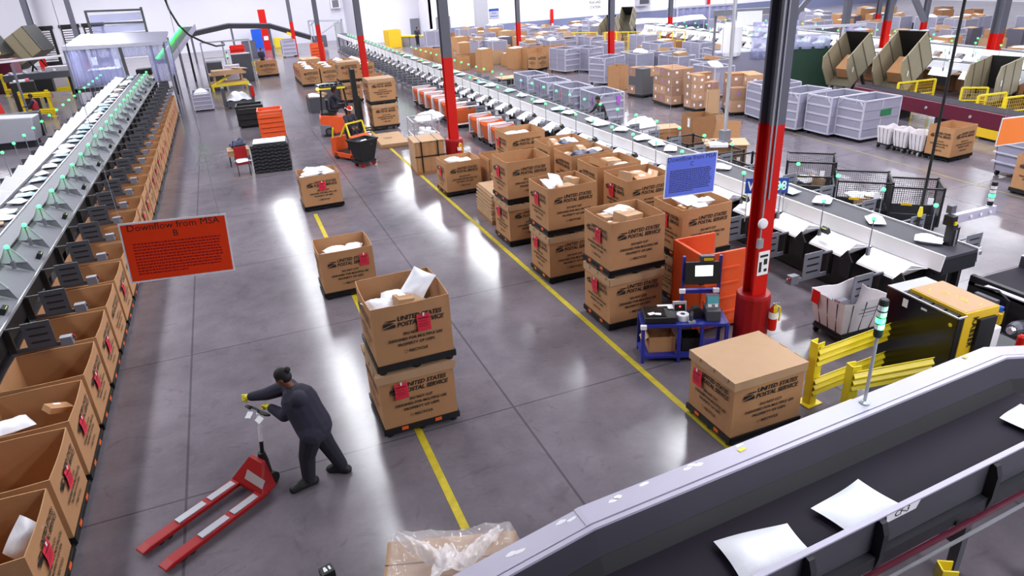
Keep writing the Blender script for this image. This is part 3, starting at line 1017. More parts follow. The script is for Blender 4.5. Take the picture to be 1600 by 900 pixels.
# ------------------------------------------------------------------ yellow guard rails
def guard_rail(x, y, rz, L, label, posts=(0,), h=1.1, two=True):
    t = thing('guard_rail', label, 'guard rail', (x, y, 0), rz, 'yellow guard rails')
    for p in posts:
        m = MB()
        m.span((p - .07, -.07, 0), (p + .07, -.055, h)); m.span((p - .07, .055, 0), (p + .07, .07, h)); m.span((p - .075, -.06, 0), (p - .06, .06, h))
        m.span((p - .15, -.13, 0), (p + .15, .13, .02))
        for z in (h - .08, h - .22, .30, .18):
            m.lathe((p - .02, -.075, z), [(.016, 0), (.016, .01)], 6, m=1, axis='y')
        m.build('post', ['yellow', 'black'], t)
    for z in ((h - .22, .36) if two else (h - .22,)):
        pr = [(-.10, -.155), (-.07, -.11), (-.115, -.06), (-.115, -.04), (-.07, 0), (-.115, .04), (-.115, .06), (-.07, .11), (-.10, .155)]
        m = MB()
        n = len(pr)
        for x0 in (posts[0] - .05, L):
            m.v += [(x0, a, z + b) for a, b in pr] + [(x0, a + .012, z + b) for a, b in reversed(pr)]
        for j in range(2 * n):
            m.f.append((j, (j + 1) % (2 * n), 2 * n + (j + 1) % (2 * n), 2 * n + j)); m.m.append(0)
        m.f.append(tuple(range(2 * n - 1, -1, -1))); m.m.append(0); m.f.append(tuple(range(2 * n, 4 * n))); m.m.append(0)
        m.build('beam', 'yellow', t)
    return t
guard_rail(7.40, 6.70, R(4), 2.0, 'yellow guard rail behind the bare lidded box, leading to the compressor')
guard_rail(7.36, 5.98, R(-9), 1.25, 'short yellow guard rail between compressor and foreground conveyor', two=False)
guard_rail(5.34, 2.95, R(-30), 1.4, 'yellow guard rail below the foreground conveyor at bottom right', two=True)
def marker_post():
    t = thing('marker_post', 'yellow post with a black symbol plate at the bottom edge', 'post', (-.07, 5.38, 0), .25)
    MB().span((-.05, -.05, 0), (.05, .05, 1.05)).span((-.11, -.11, 0), (.11, .11, .015)).build('post', 'yellow', t)
    MB().box((-.22, -.10, .95), (.44, .05, .09), (0, 0, .12)).build('arm', 'yellow', t)
    c = MB().box((.0, 0, 1.10), (.13, .12, .09)).build('symbol_plate', 'black', t, bevel=.006)
    m = MB(); m.lathe((-.015, .02, 1.146), [(.014, 0), (.014, .003)], 10); m.box((-.015, -.01, 1.147), (.035, .035, .003)); m.box((.03, .0, 1.147), (.02, .05, .003)); m.build('symbol', 'white_paper', c)
marker_post()

# ------------------------------------------------------------------ black and yellow compressor
def compressor():
    t = thing('air_compressor', 'black and yellow air compressor standing beside the guard rails', 'compressor', (8.84, 5.66, 0), R(-3))
    z = 1.60
    MB().span((0, 0, .06), (.03, 1.24, z)).build('side_panel', 'black_gloss', t, bevel=.008)
    MB().span((.03, .04, .06), (.22, 1.0, z - .05)).build('duct', 'black', t)
    m = MB(); 
    for k in range(4): m.span((.04, .10 + k * .22, z - .05), (.21, .28 + k * .22, z - .02))
    m.build('vent_panel', 'dark_steel', t)
    m = MB(); m.bar((.0, 0, z + .005), (.0, 1.24, z + .005), .02).bar((.0, .0, z + .005), (.16, .0, z + .005), .02); m.build('edge_trim', 'alu', t)
    MB().span((.04, 1.0, .06), (.78, 1.26, z + .0)).build('rear_cabinet', 'gray_light', t, bevel=.008)
    b = MB().span((.17, .03, .06), (.82, .99, z + .03)).build('hood', 'yellow_deep', t, bevel=.01)
    MB().span((.19, .05, z + .031), (.80, .97, z + .036)).build('hood_top', 'kraft_pale', t)
    m = MB()
    for k, (x, y, a) in enumerate(((.36, .82, .5), (.45, .66, -.4), (.48, .60, .7), (.5, .48, .6), (.52, .45, -.5), (.5, .38, .2), (.52, .33, .3), (.47, .30, 1.2), (.6, .16, .4))):
        pts = [(x + .055 * s * math.cos(a) + .02 * (1 - s * s) * math.sin(a), y + .055 * s * math.sin(a), z + .037) for s in (-1, -.3, .3, 1)]
        m.tube(pts, .006, 5)
    m.build('chalk_scribble', 'yellow', b)
    MB().span((.42, -.02, .60), (.76, .035, z - .10)).build('control_panel', 'black', t, bevel=.01)
    MB().span((.50, -.03, .80), (.70, -.015, .84)).build('display', 'alu', t)
    MB().span((.44, -.012, .52), (.52, .03, .58)).build('emergency_stop', 'red_paint', t)
    m = MB(); add_text(m, 'KAESER', 0, 0, .13, bold=.005, space=1.15)
    m.build('lettering', 'ink', b, (.335, .022, z - .06), (PI / 2, PI / 2, 0))
    MB().box((-.003, .88, z - .14), (.006, .09, .13)).build('label_sticker', 'white_paper', t)
    MB().box((-.003, .55, z - .10), (.006, .10, .03)).build('label_sticker', 'white_paper', t)
    MB().lathe((-.004, .10, z - .14), [(.03, 0), (.03, .008)], 12, axis='x').build('lock', 'yellow', t)
    MB().span((.02, .05, 0), (.78, 1.2, .07)).build('base', 'black', t)
compressor()

# ------------------------------------------------------------------ canvas hampers
def hamper(x, y, rz, label, l=.95, w=.78, h=.62, z0=.22, tagred=None, printing=True, detail=True, group='white canvas hampers'):
    t = thing('canvas_hamper', label, 'hamper', (x, y, 0), rz, group)
    n = 10
    def ring(s, z, sag):
        pts = []
        hx, hy = l / 2 * s, w / 2 * s
        cs = [(-hx, -hy), (hx, -hy), (hx, hy), (-hx, hy)]
        for k in range(4):
            a, b = cs[k], cs[(k + 1) % 4]
            for i in range(n):
                u = i / n
                pts.append((a[0] + (b[0] - a[0]) * u, a[1] + (b[1] - a[1]) * u, z - sag * math.sin(PI * u) * (1 + .4 * math.sin(k * 2.3 + 9 * u))))
        return pts
    m = MB()
    rows = [(.78, z0, 0), (.90, z0 + h * .4, 0), (1.0, z0 + h, .05), (.975, z0 + h - .01, .05), (.87, z0 + h * .4, 0), (.75, z0 + .03, 0)]
    N = 4 * n
    for s, z, g in rows: m.v += ring(s, z, g)
    for i in range(len(rows) - 1):
        for k in range(N):
            m.f.append((i * N + k, i * N + (k + 1) % N, (i + 1) * N + (k + 1) % N, (i + 1) * N + k)); m.m.append(0)
    m.f.append(tuple(range(N - 1, -1, -1))); m.m.append(0)
    m.f.append(tuple((len(rows) - 1) * N + k for k in range(N))); m.m.append(0)
    bag = m.build('canvas_bag', 'canvas', t, smooth=False)
    if detail:
        m = MB()
        for s in (-1, 1):
            for k in (-.3, 0, .3):
                for q in ((k * l, s * w / 2), (s * l / 2, k * w)):
                    m.bar((q[0] * .79, q[1] * .79, z0), (q[0] * 1.005, q[1] * 1.005, z0 + h - .06), .014, .014)
        m.build('webbing', 'dark_steel', bag)
    m = MB()
    hx, hy = l * .40, w * .40
    m.bar((-hx, -hy, .15), (hx, -hy, .15), .05).bar((-hx, hy, .15), (hx, hy, .15), .05).bar((-hx, -hy, .15), (-hx, hy, .15), .05).bar((hx, -hy, .15), (hx, hy, .15), .05)
    m.span((-hx, -hy, .17), (hx, hy, z0))
    m.build('base_frame', 'black', t)
    for sx in (-1, 1):
        for sy in (-1, 1): MB().lathe((sx * hx * .9, sy * hy * .9 - .02, .065), [(.065, 0), (.065, .04)], 12, axis='y').build('caster', 'rubber', t)
    if tagred: MB().box((-l / 2 - .012, w * .33, z0 + h - .13), (.01, .17, .24), (0, .08, 0)).build('red_tag', 'red_paint', t)
    if printing:
        m = MB()
        for k, wd in enumerate((.34, .42, .30)): m.box((.08 + .02 * k, -w / 2 * (.97 - .04 * k) - .006, z0 + h - .2 - .08 * k), (wd, .004, .018), (.12, 0, 0))
        m.build('printing', 'gray_paint', bag)
    return t
hamper(9.52, 8.10, R(-2), 'white canvas hamper with red tag below the right conveyor end', l=.98, w=.80, h=.66, tagred=True)

# ------------------------------------------------------------------ blue cart with its printers
def blue_cart():
    t = thing('utility_cart', 'blue steel work cart carrying printers, tape and a screen', 'cart', (5.74, 8.88, 0), R(-24))
    L, D, h = 1.42, .52, .72
    def bars(name, segs, w=.05):
        m = MB()
        for a, b in segs: m.bar(a, b, w)
        m.build(name, 'blue_paint', t)
    for x in (0, .62, 1.0, L):
        for y in (0, D):
            if x in (.62, 1.0) and y == D: continue
            bars('leg', [((x, y, 0), (x, y, h))], .055)
    bars('lower_frame', [((0, 0, .12), (L, 0, .12)), ((0, D, .12), (L, D, .12)), ((0, 0, .12), (0, D, .12)), ((L, 0, .12), (L, D, .12))])
    MB().span((.02, .02, .13), (L - .02, D - .02, .15)).build('lower_shelf', 'blue_paint', t)
    bars('top_frame', [((0, 0, h), (L, 0, h)), ((0, D, h), (L, D, h)), ((0, 0, h), (0, D, h)), ((L, 0, h), (L, D, h))])
    MB().span((.02, .02, h - .005), (L - .02, D - .02, h + .02)).build('top_shelf', 'blue_paint', t)
    for x in (.74, 1.36): bars('upright', [((x, D, h), (x, D, 1.78))])
    bars('cross_bar', [((.74, D, 1.12), (1.36, D, 1.12))], .07)
    bars('cross_bar', [((.74, D, 1.50), (1.36, D, 1.50))], .04)
    for x, y in ((.72, .44), (1.30, .44), (0.0, -.03)): MB().box((x, y, 1.16 if y > 0 else h), (.10, .06, .07)).build('clamp', 'white_steel', t)
    a = R(-24)
    def W(x, y, z): return (5.74 + x * math.cos(a) - y * math.sin(a), 8.88 + x * math.sin(a) + y * math.cos(a), z)
    zt = h + .02
    p = thing('label_printer', 'flat black printer on the left end of the blue cart', 'printer', W(.30, .27, zt), a)
    MB().span((-.27, -.24, 0), (.27, .22, .12)).build('body', 'black', p, bevel=.015)
    MB().span((-.25, -.20, .121), (.10, .20, .135)).build('cover', 'black_gloss', p, bevel=.008)
    MB().span((.0, .16, .136), (.26, .21, .15)).span((.17, .06, .136), (.26, .16, .145)).build('paper_strip', 'white_paper', p)
    m = MB(); m.box((-.14, -.10, .139), (.12, .08, .003), (0, 0, .4)); m.box((-.03, -.12, .139), (.10, .07, .003), (0, 0, -.2)); m.build('label_scrap', 'white_paper', p)
    o = MB(); o.lathe((0, 0, 0), [(.105, 0), (.105, .10)], 20); o.lathe((0, 0, .002), [(.042, .10), (.042, .101)], 14, m=1)
    o = o.build('tape_roll', ['white_paper', 'dark_steel'], None, W(.70, .20, zt)); tag(o, 'white label roll standing beside the black printer', 'roll')
    p = thing('scanner_terminal', 'small silver terminal with red light behind the white roll', 'terminal', W(.68, .40, zt), a)
    MB().box((0, 0, .13), (.24, .05, .22), (-.25, 0, 0)).build('case', 'alu', p, bevel=.008)
    MB().box((0, -.03, .135), (.18, .01, .12), (-.25, 0, 0)).build('screen', 'black_gloss', p)
    MB().lathe((.0, -.042, .16), [(.016, 0), (.016, .01)], 10, axis='y').build('red_light', 'red_led', p)
    p = thing('barcode_printer', 'grey printer with teal cover on the right end of the blue cart', 'printer', W(1.20, .22, zt), a)
    MB().span((-.12, -.16, 0), (.12, .16, .20)).build('body', 'gray_dark', p, bevel=.012)
    MB().box((0, .02, .30), (.23, .05, .26), (-.35, 0, 0)).build('cover', 'gray_paint', p, bevel=.01)
    MB().box((0, -.012, .345), (.19, .01, .12), (-.35, 0, 0)).build('window', 'screen_teal', p)
    m = MB(); m.box((-.05, -.03, .245), (.06, .01, .04), (-.35, 0, 0)); m.box((.06, -.03, .245), (.05, .01, .05), (-.35, 0, 0)); m.box((0, -.022, .275), (.18, .01, .015), (-.35, 0, 0)); m.build('label_sticker', 'white_paper', p)
    p = thing('tape_dispenser', 'black tape dispenser beside the white label roll', 'dispenser', W(.92, .24, zt), a)
    m = MB(); m.prism([(-.12, -.05, 0), (.13, -.05, 0), (.13, -.05, .12), (.05, -.05, .22), (-.04, -.05, .20), (-.10, -.05, .10)], (0, .12, 0)); m.build('body', 'black', p, bevel=.012)
    p = thing('hand_tool', 'grey hand tool lying at the front edge of blue cart', 'tool', W(.82, .06, zt + .0), a + .3)
    MB().tube([(0, 0, .03), (0, 0, .14), (.02, .02, .2)], [.03, .028, .02], 8).build('handle', 'gray_dark', p)
    MB().box((0, -.02, .02), (.13, .05, .04)).build('blade_holder', 'alu', p)
    p = thing('monitor', 'small screen with white page mounted on the blue cart uprights', 'monitor', W(1.05, D - .05, 1.35), a)
    MB().box((0, -.02, .14), (.60, .045, .40), (-.15, 0, 0)).build('case', 'black', p, bevel=.008)
    m = MB(); m.box((-.01, -.050, .04), (.55, .006, .13), (-.15, 0, 0)); m.box((.02, -.035, .185), (.30, .006, .19), (-.15, 0, 0)); m.build('screen_page', 'screen_white', p)
    MB().span((-.05, 0, -.10), (.05, .06, .0)).build('bracket', 'black', p)
    p = thing('barcode_scanner', 'small dark device clipped above the screen', 'scanner', W(1.13, D + .02, 1.70), a)
    MB().box((0, 0, .03), (.24, .10, .10)).build('case', 'gray_dark', p, bevel=.01); MB().box((.02, -.052, .02), (.16, .005, .05)).build('label_sticker', 'yellow_deep', p)
    p = shipping = thing('small_open_carton', 'small open brown carton on the lower shelf of blue cart', 'carton', W(.34, .26, .15), a + .05)
    m = MB(); l, w, hh, tt = .46, .34, .30, .008
    m.span((-l / 2, -w / 2, 0), (l / 2, -w / 2 + tt, hh)).span((-l / 2, w / 2 - tt, 0), (l / 2, w / 2, hh + .08)).span((-l / 2, -w / 2, 0), (-l / 2 + tt, w / 2, hh)).span((l / 2 - tt, -w / 2, 0), (l / 2, w / 2, hh)).span((-l / 2, -w / 2, 0), (l / 2, w / 2, tt))
    m.build('carton', 'kraft', p)
    MB().box((-l / 2 - .06, 0, hh - .05), (.14, w * .8, .006), (0, -.7, 0)).build('flap', 'kraft_pale', p)
    p = thing('supply_bin', 'dark supply box on the lower shelf of blue cart, right side', 'box', W(.86, .26, .15), a)
    m = MB(); m.span((-.16, -.16, 0), (.16, .16, .012)); 
    for s in (-1, 1): m.span((s * .16 - .006, -.16, 0), (s * .16 + .006, .16, .26)); m.span((-.16, s * .16 - .006, 0), (.16, s * .16 + .006, .26))
    m.build('bin', 'black', p)
blue_cart()

# ------------------------------------------------------------------ orange plastic bin with one open side
def orange_bin():
    t = thing('plastic_bin', 'tall orange plastic bin with one open side behind the blue cart', 'bin', (7.68, 9.70, 0), R(-3))
    l, w, h, k = 1.02, .96, 1.60, .05
    m = MB(); m.span((-l / 2, -w / 2, .1), (-l / 2 + k, w / 2, h))
    m.build('side_wall', 'orange', t, bevel=.015)
    m = MB(); m.span((-l / 2, w / 2 - k, .1), (l / 2 - .12, w / 2, h)); m.build('back_wall', 'orange', t, bevel=.015)
    m = MB(); m.span((-l / 2, -w / 2, .1), (l / 2 - .1, -w / 2 + k, h))
    for z in (.35, .65, .95, 1.25): m.span((-l / 2 + .08, -w / 2 - .02, z), (l / 2 - .2, -w / 2 + .01, z + .06))
    m.build('front_wall', 'orange', t, bevel=.012)
    MB().span((-l / 2, -w / 2, .1), (l / 2, w / 2, .18)).build('bin_floor', 'orange', t)
    MB().span((-l / 2 + .05, -w / 2 + .1, h - .10), (-l / 2 + .14, w / 2 - .1, h - .06)).build('inner_ledge', 'orange', t)
    MB().tube([(l / 2 - .10, w / 2 - .02, .2), (l / 2 - .10, w / 2 - .02, h - .05)], .014, 8).build('hinge_rod', 'alu', t)
    for sx in (-1, 1):
        for sy in (-1, 1): MB().span((sx * .42 - .08, sy * .38 - .08, 0), (sx * .42 + .08, sy * .38 + .08, .1)).build('foot', 'orange', t)
orange_bin()

# ------------------------------------------------------------------ details on the near red column
def extinguisher(x, y, z, rz, label):
    t = thing('fire_extinguisher', label, 'extinguisher', (x, y, z), rz)
    MB().lathe((0, 0, 0), [(.065, 0), (.072, .02), (.072, .36), (.05, .41), (.022, .44)], 16).build('cylinder', 'red_paint', t, smooth=False)
    MB().lathe((0, 0, .22), [(.0735, 0), (.0735, .12)], 16).build('label_band', 'white_paper', t)
    MB().tube([(0, 0, .44), (0, 0, .48)], .018, 8).bar((-.02, 0, .48), (.07, -.05, .52), .018).build('valve', 'chrome', t)
    MB().tube([(.02, -.02, .47), (.09, -.03, .44), (.10, -.03, .30), (.095, -.02, .18)], .014, 8).box((.02, -.06, .40), (.06, .03, .10)).build('hose', 'yellow', t)
extinguisher(7.69, 7.965, .62, -.6, 'fire extinguisher with yellow tag on the near red column guard')
extinguisher(7.06, 22.97, .48, -.3, 'small fire extinguisher on the guard of the middle red column')
t_ = thing('call_box', 'round white alarm and conduit fixed to the near red column', 'alarm', (7.385, 8.165, 0))
MB().tube([(.02, -.02, 2.55), (.02, -.02, 6.4)], .014, 8).build('conduit', 'alu', t_)
MB().tube([(.10, -.02, 2.9), (.10, -.02, 6.4)], .014, 8).build('conduit', 'alu', t_)
MB().lathe((.02, -.035, 2.52), [(.02, -.05), (.075, -.04), (.085, -.01), (.085, .012)], 18, axis='y').build('bell', 'white_steel', t_)
MB().span((-.03, -.06, 2.10), (.06, .0, 2.26)).build('switch_box', 'alu', t_)
MB().tube([(.02, -.02, 2.26), (.02, -.02, 2.46)], .012, 8).build('conduit', 'alu', t_)
o = MB().box((0, 0, 0), (.22, .008, .42)).box((-.06, -.005, -.06), (.05, .004, .18), m=1).box((.04, -.005, .02), (.07, .004, .10), m=1).box((.05, -.005, -.13), (.06, .004, .05), m=1).box((.0, -.005, .13), (.16, .004, .04), m=1).build('notice_sheet', ['white_paper', 'ink'], None, (7.53, 8.155, 1.80))
tag(o, 'white notice sheet with black symbols taped to the near red column', 'notice')

# ------------------------------------------------------------------ hanging signs
def hanging_sign(c, w, h, rz, roll, key, l1, l2, lines, label, name='hanging_sign', wires=True, seed=1):
    t = thing(name, label, 'sign', c, rz)
    s = bpy.data.objects.new('board', MB().box((0, 0, 0), (w, .008, h)).mesh('board', 'white_paper')); COL.objects.link(s); s.parent = t; s.rotation_euler = (0, roll, 0)
    MB().box((0, -.0055, 0), (w - .035, .003, h - .035)).build('face', key, s)
    m = MB()
    add_text(m, l1, 0, h * .36, h * .155, align='CENTER')
    add_text(m, l2, 0, h * .22, h * .15, align='CENTER')
    m.v = [(a, -.0078, b) for a, b, _ in m.v]
    m.build('heading', 'ink', s)
    m = MB(); r = random.Random(seed)
    for k in range(lines):
        z = h * .13 - k * (h * .55 / lines)
        x, xe = -w * .41, w * .42 - r.random() * .05 - (w * .35 if k == lines - 1 else 0)
        while x < xe:
            d = r.uniform(.012, .034)
            m.add([(x, -.0078, z), (min(x + d, xe), -.0078, z), (min(x + d, xe), -.0078, z + h * .022), (x, -.0078, z + h * .022)], [(0, 1, 2, 3)])
            x += d + .007
    m.build('small_print', 'dark_red' if 'orange' in key else 'ink', s)
    if wires:
        for x in (-w * .45, w * .45):
            MB().tube([(x, 0, h / 2 - .02 - x * math.tan(roll)), (x, 0, ZC - c[2])], .0025, 5).build('wire', 'alu', t)
    return t
hanging_sign((-.76, 7.0, 4.11), .94, .60, .0, R(3.6), 'orange_sign', 'Downflow from MSA', 'B', 11, 'orange hanging sign headed Downflow from MSA B')
hanging_sign((5.88, 8.0, 3.58), .87, .61, .0, R(2.2), 'blue_sign', 'Downflow from MSA', 'C', 13, 'blue hanging sign headed Downflow from MSA C', seed=2)
hanging_sign((10.50, 6.5, 3.91), .95, .39, .0, R(2.5), 'orange_pale', '', '', 0, 'plain orange hanging sign cut off at the right edge') if False else None
t_ = thing('hanging_sign', 'plain orange hanging sign cut off at the right edge', 'sign', (10.52, 6.5, 3.90), 0)
s_ = MB().box((0, 0, 0), (1.04, .008, .40)).build('board', 'white_paper', t_, None, (0, R(2.5), 0))
MB().box((0, -.0055, 0), (1.01, .003, .37)).build('face', 'orange_pale', s_)
for x_ in (-.45, .45): MB().tube([(x_, 0, .18), (x_, 0, ZC - 3.9)], .0025, 5).build('wire', 'alu', t_)
# aisle number plate over the right conveyor
t_ = thing('aisle_sign', 'blue number plate above the right conveyor beside the red column', 'sign', (10.57, 11.6, .33), R(-28))
MB().box((0, 0, 1.42), (.92, .02, .34)).build('plate', 'blue_plate', t_)
m_ = MB(); add_text(m_, 'W 37/38', 0, -.10, .29, width=.84, bold=.006, align='CENTER'); m_.build('lettering', 'white_paper', t_, (0, -.012, 1.42), (PI / 2, 0, 0))
for x_ in (-.4, .4): MB().tube([(x_, .02, .58), (x_, .02, 1.3)], .012, 6).build('bracket', 'alu', t_)

# ------------------------------------------------------------------ film-wrapped carton at the bottom edge
def wrapped_box():
    t = thing('wrapped_carton', 'large pale carton draped in clear plastic film at the bottom edge', 'carton', (1.13, 5.14, 0), R(-18))
    l, w, h = 1.36, .66, .98
    m = MB(); m.span((-l / 2, -w / 2, .1), (l / 2, w / 2, h - .03)); m.build('carton', 'kraft_pale', t, bevel=.01)
    m = MB()
    for s in (-1, 1): m.span((-l / 2, s * w / 4 - w / 4 + .01, h - .03), (l / 2, s * w / 4 + w / 4 - .01, h - .015))
    m.build('flap', 'kraft_pale', t)
    MB().span((-l / 2, -w / 2, 0), (l / 2, w / 2, .1)).build('skid', 'kraft', t)
    def crease(x, y, k=1.0):
        n = 0
        for q, amp in ((2.2, .05), (5.0, .028), (11.0, .012)):
            n += amp * (1 - 2 * abs(noise.noise((x * q + 3.1, y * q * .8 + 1.7 * q, k))))
        return n
    def f(u, v):
        a, b = 2 * u - 1, 2 * v - 1
        e = max(abs(a), abs(b))
        x, y = a * (l / 2 + .05), b * (w / 2 + .05)
        z = h + .045 + crease(x, y)
        if e > .86: z -= (e - .86) * 2.4
        return (x, y, z)
    m = MB(); m.grid(f, 90, 56)
    m.build('plastic_film', 'film', t, smooth=True)
    # bunched folds gathered towards the middle of the near side
    for i, (xa, ya, xb, yb, wd) in enumerate(((-.58, .26, .0, -.20, .17), (.52, .22, .08, -.24, .17), (-.05, .05, .02, -.34, .30))):
        def g(u, v):
            x = xa + (xb - xa) * u; y = ya + (yb - ya) * u
            d = Vector((-(yb - ya), xb - xa)).normalized()
            o_ = (v - .5) * wd * (.5 + u)
            return (x + d.x * o_, y + d.y * o_, h + .07 + .075 * math.sin(PI * v) * (.4 + .6 * u) + 1.1 * crease(x * 2 + v, y * 2, 5 + i))
        m = MB(); m.grid(g, 46, 16); m.build('film_fold', 'film_thick', t, smooth=True)
wrapped_box()

# ------------------------------------------------------------------ hanging cable and posts on the right
o = MB().tube([(12.45, 9.25, 1.62), (12.45, 9.25, 6.0), (12.45, 9.25, ZC)], .028, 8).build('power_cable', 'black', None)
tag(o, 'thick black cable hanging from ceiling behind the right conveyor', 'cable')
t_ = thing('cable_plug', 'green and yellow plug post at the foot of hanging black cable', 'plug', (12.45, 9.25, 0))
MB().tube([(0, 0, 0), (0, 0, 1.45)], .03, 8).build('post', 'black', t_); MB().lathe((0, 0, 1.40), [(.04, 0), (.05, .06), (.03, .2)], 10).build('plug', 'yellow', t_)
# ------------------------------------------------------------------ columns in view
column(7.53, 8.30, ZC, 4.05, 'red-based steel column beside the blue cart and orange bin', guard=1.22, w=.27)
column(7.0, 23.35, ZC, 3.78, 'red-based steel column behind the strapped cardboard bundle', guard=1.05, w=.30)
column(6.98, 38.7, ZC, 3.6, 'red-based steel column behind the forklift mast')
column(6.85, 54.5, ZC, 3.42, 'red-based steel column behind far open boxes by the aisle')
column(6.5, 70.0, ZC, 3.0, 'farthest red-based column beside the aisle near back wall')
column(21.95, 38.5, ZC, 2.68, 'red-based steel column among the grey wheeled cages')
column(22.2, 53.7, ZC, 2.47, 'red-based steel column left of the yellow fences')
column(36.4, 53.7, ZC, 1.9, 'red-based steel column right of the yellow fences')

# ------------------------------------------------------------------ boxes of the middle lane
shipping_box(1.98, 21.4, 0, 'open box of white mailers standing farthest down the middle lane', 'boxes in the middle lane', rz=.02, letters='fl', placard=('f', .02), pz=.60)
heap(1.98, 21.4, 1.0, 0, [('m0', -.2, -.1, .06, (0, 0, .3), 1.2), ('m1', .1, .1, .1, (0, .1, 1.2), 1.3), ('m2', .25, -.1, .06, (0, 0, 2), 1.1), ('m3', -.1, .22, .1, (0, 0, 2.6), 1.2)], 'farthest middle-lane box', 'mail in the farthest middle-lane box', seed=1)
shipping_box(1.62, 14.72, 0, 'open box with red tag at its right edge, second in the middle lane', 'boxes in the middle lane', letters='fl', placard=('f', .36), pz=.66)
heap(1.62, 14.72, .80, 0, [('m0', -.1, .1, .08, (0, .1, .4), 1.3), ('m1', .22, .05, .1, (0, 0, 1.2), 1.2), ('b1', -.36, -.12, .06, (0, 0, 2), 1.0), ('m2', .1, -.2, .06, (0, 0, 2.4), 1.2)], 'second middle-lane box', 'mail in the second middle-lane box', seed=2)
shipping_box(1.72, 9.30, 0, 'lidded box at the bottom of the stack in front of yellow line', 'boxes in the middle lane', letters='fl', placard=('f', -.26), lid=True, clips='f', pz=.66, sy=1.12)
shipping_box(1.76, 9.30, STACK, 'open box on top of the nearest middle-lane stack', 'boxes in the middle lane', letters='fl', placard=('f', .16), pz=.60, sy=1.12)
heap(1.76, 9.35, STACK + .80, 0, [('m0', -.32, -.15, .10, (.1, .2, .4), 1.2), ('m1', -.12, .0, .12, (0, 0, 1.4), 1.1), ('c2', -.02, -.22, .14, (.1, .2, .3), 1.0), ('m2', .26, .05, .20, (.2, -.7, .5), 1.35), ('p0', .12, -.24, .12, (.3, .1, .5), 1.0)], 'topmost middle-lane box', 'mail in the topmost middle-lane box', seed=3)

# ------------------------------------------------------------------ stacks right of the yellow line
def stack(x, y, low, up, lo_pl, up_pl, who, upz=STACK):
    if low:
        b = shipping_box(x, y, 0, 'lidded box under %s' % who, 'stacked boxes right of the yellow line', letters='fl', placard=lo_pl, lid=True, clips='l', pz=.66)
        if upz != STACK: b.scale[2] = (upz - .012) / (STACK - .01)
    return shipping_box(x, y, upz, '%s' % up, 'stacked boxes right of the yellow line', letters='fl', placard=up_pl, clips='l')
G = 'mail in the boxes right of the yellow line'
shipping_box(6.22, 6.84, 0, 'lidded box with bare flat top nearest the grey foreground conveyor', 'stacked boxes right of the yellow line', letters='fl', placard=('l', -.26), lid=True, clips='l', pz=.62, sx=1.07)
stack(6.37, 10.63, 1, 'open box of brown cartons topping the stack beside the orange bin', ('l', .0), ('l', .10), 'the open box beside the orange bin')
heap(6.37, 10.63, STACK + .86, 0, [('c0', .0, -.12, .12, (.1, .12, .35), 1.25), ('c1', -.3, .12, .1, (0, .1, .1), 1.0), ('m1', .02, .25, .16, (0, 0, .3), 1.2), ('c2', -.35, -.2, .05, (0, .2, .8), 1.1)], 'open box beside the orange bin', G, 'kraft_pale', 4)
stack(6.29, 13.12, 1, 'open box with yellow mailer topping the second stack along the line', ('l', -.12), ('l', -.02), 'the open box with a yellow mailer')
heap(6.29, 13.12, STACK + .86, 0, [('m0', -.28, .0, .16, (.5, .3, .4), 1.0), ('m1', -.1, .1, .2, (.4, -.4, 1.4), 1.0), ('c2', .28, .12, .12, (.1, .2, .6), 1.2), ('p0', .05, -.15, .12, (.1, 0, .2), .9), ('c4', -.1, -.2, .1, (.3, .1, .3), 1.0)], 'open box of the second stack', G, 'kraft_pale', 5)
stack(6.36, 15.62, 1, 'nearly empty open box topping the third stack along the line', ('l', -.1), ('l', -.03), 'the nearly empty open box')
heap(6.36, 15.62, STACK + .72, 0, [('m0', -.3, .05, .12, (0, .1, .3), 1.0)], 'open box of the third stack', G, 'kraft', 6)
stack(7.52, 18.45, 1, 'open box topping the farthest stack, nearest the red column guard', None, ('l', -.16), 'the farthest open box')
heap(7.52, 18.45, STACK + .80, 0, [('m0', -.2, .0, .14, (0, .1, .3), 1.3), ('m1', .1, .1, .14, (0, .1, .9), 1.2)], 'open box of the farthest stack', G, 'poly_white', 7)
stack(8.13, 10.95, 1, 'open box of white mailers topping the stack behind the orange bin', None, ('l', -.05), 'the open box behind the orange bin', upz=.95)
heap(8.13, 10.95, .95 + .88, 0, [('m0', -.05, .1, .16, (.2, .1, .3), 1.3), ('m1', .2, -.05, .14, (0, .3, 1.3), 1.1), ('c4', -.3, -.1, .1, (.2, .1, .5), .9), ('m2', .05, -.2, .12, (.3, 0, .9), 1.0)], 'open box behind the orange bin', G, 'kraft_pale', 8)
stack(7.97, 12.75, 1, 'open box of brown parcels half hidden behind the blue sign', None, ('l', -.1), 'the box behind the blue sign')
heap(7.97, 12.75, STACK + .84, 0, [('c0', -.2, .05, .14, (.1, .3, .6), 1.2), ('c1', .1, .1, .12, (.1, .1, .2), 1.1), ('c3', .05, -.15, .1, (.2, .1, .1), 1.3), ('c2', .36, .0, .1, (.3, -.3, .9), 1.1)], 'open box behind the blue sign', G, 'kraft_pale', 9)
stack(7.97, 14.05, 1, 'open box with slanted brown carton, third from the orange bin, back column', None, None, 'the box with a slanted carton')
heap(7.97, 14.05, STACK + .84, 0, [('c3', -.25, .0, .16, (.2, .5, .6), 1.5), ('c0', .1, .1, .12, (.1, .1, .2), 1.1), ('m1', .3, -.1, .1, (0, .1, .6), .9)], 'box with a slanted carton', G, 'kraft_pale', 10)
stack(7.94, 15.30, 1, 'open box of navy and white bags, fourth from the orange bin, back column', None, None, 'the box of navy bags')
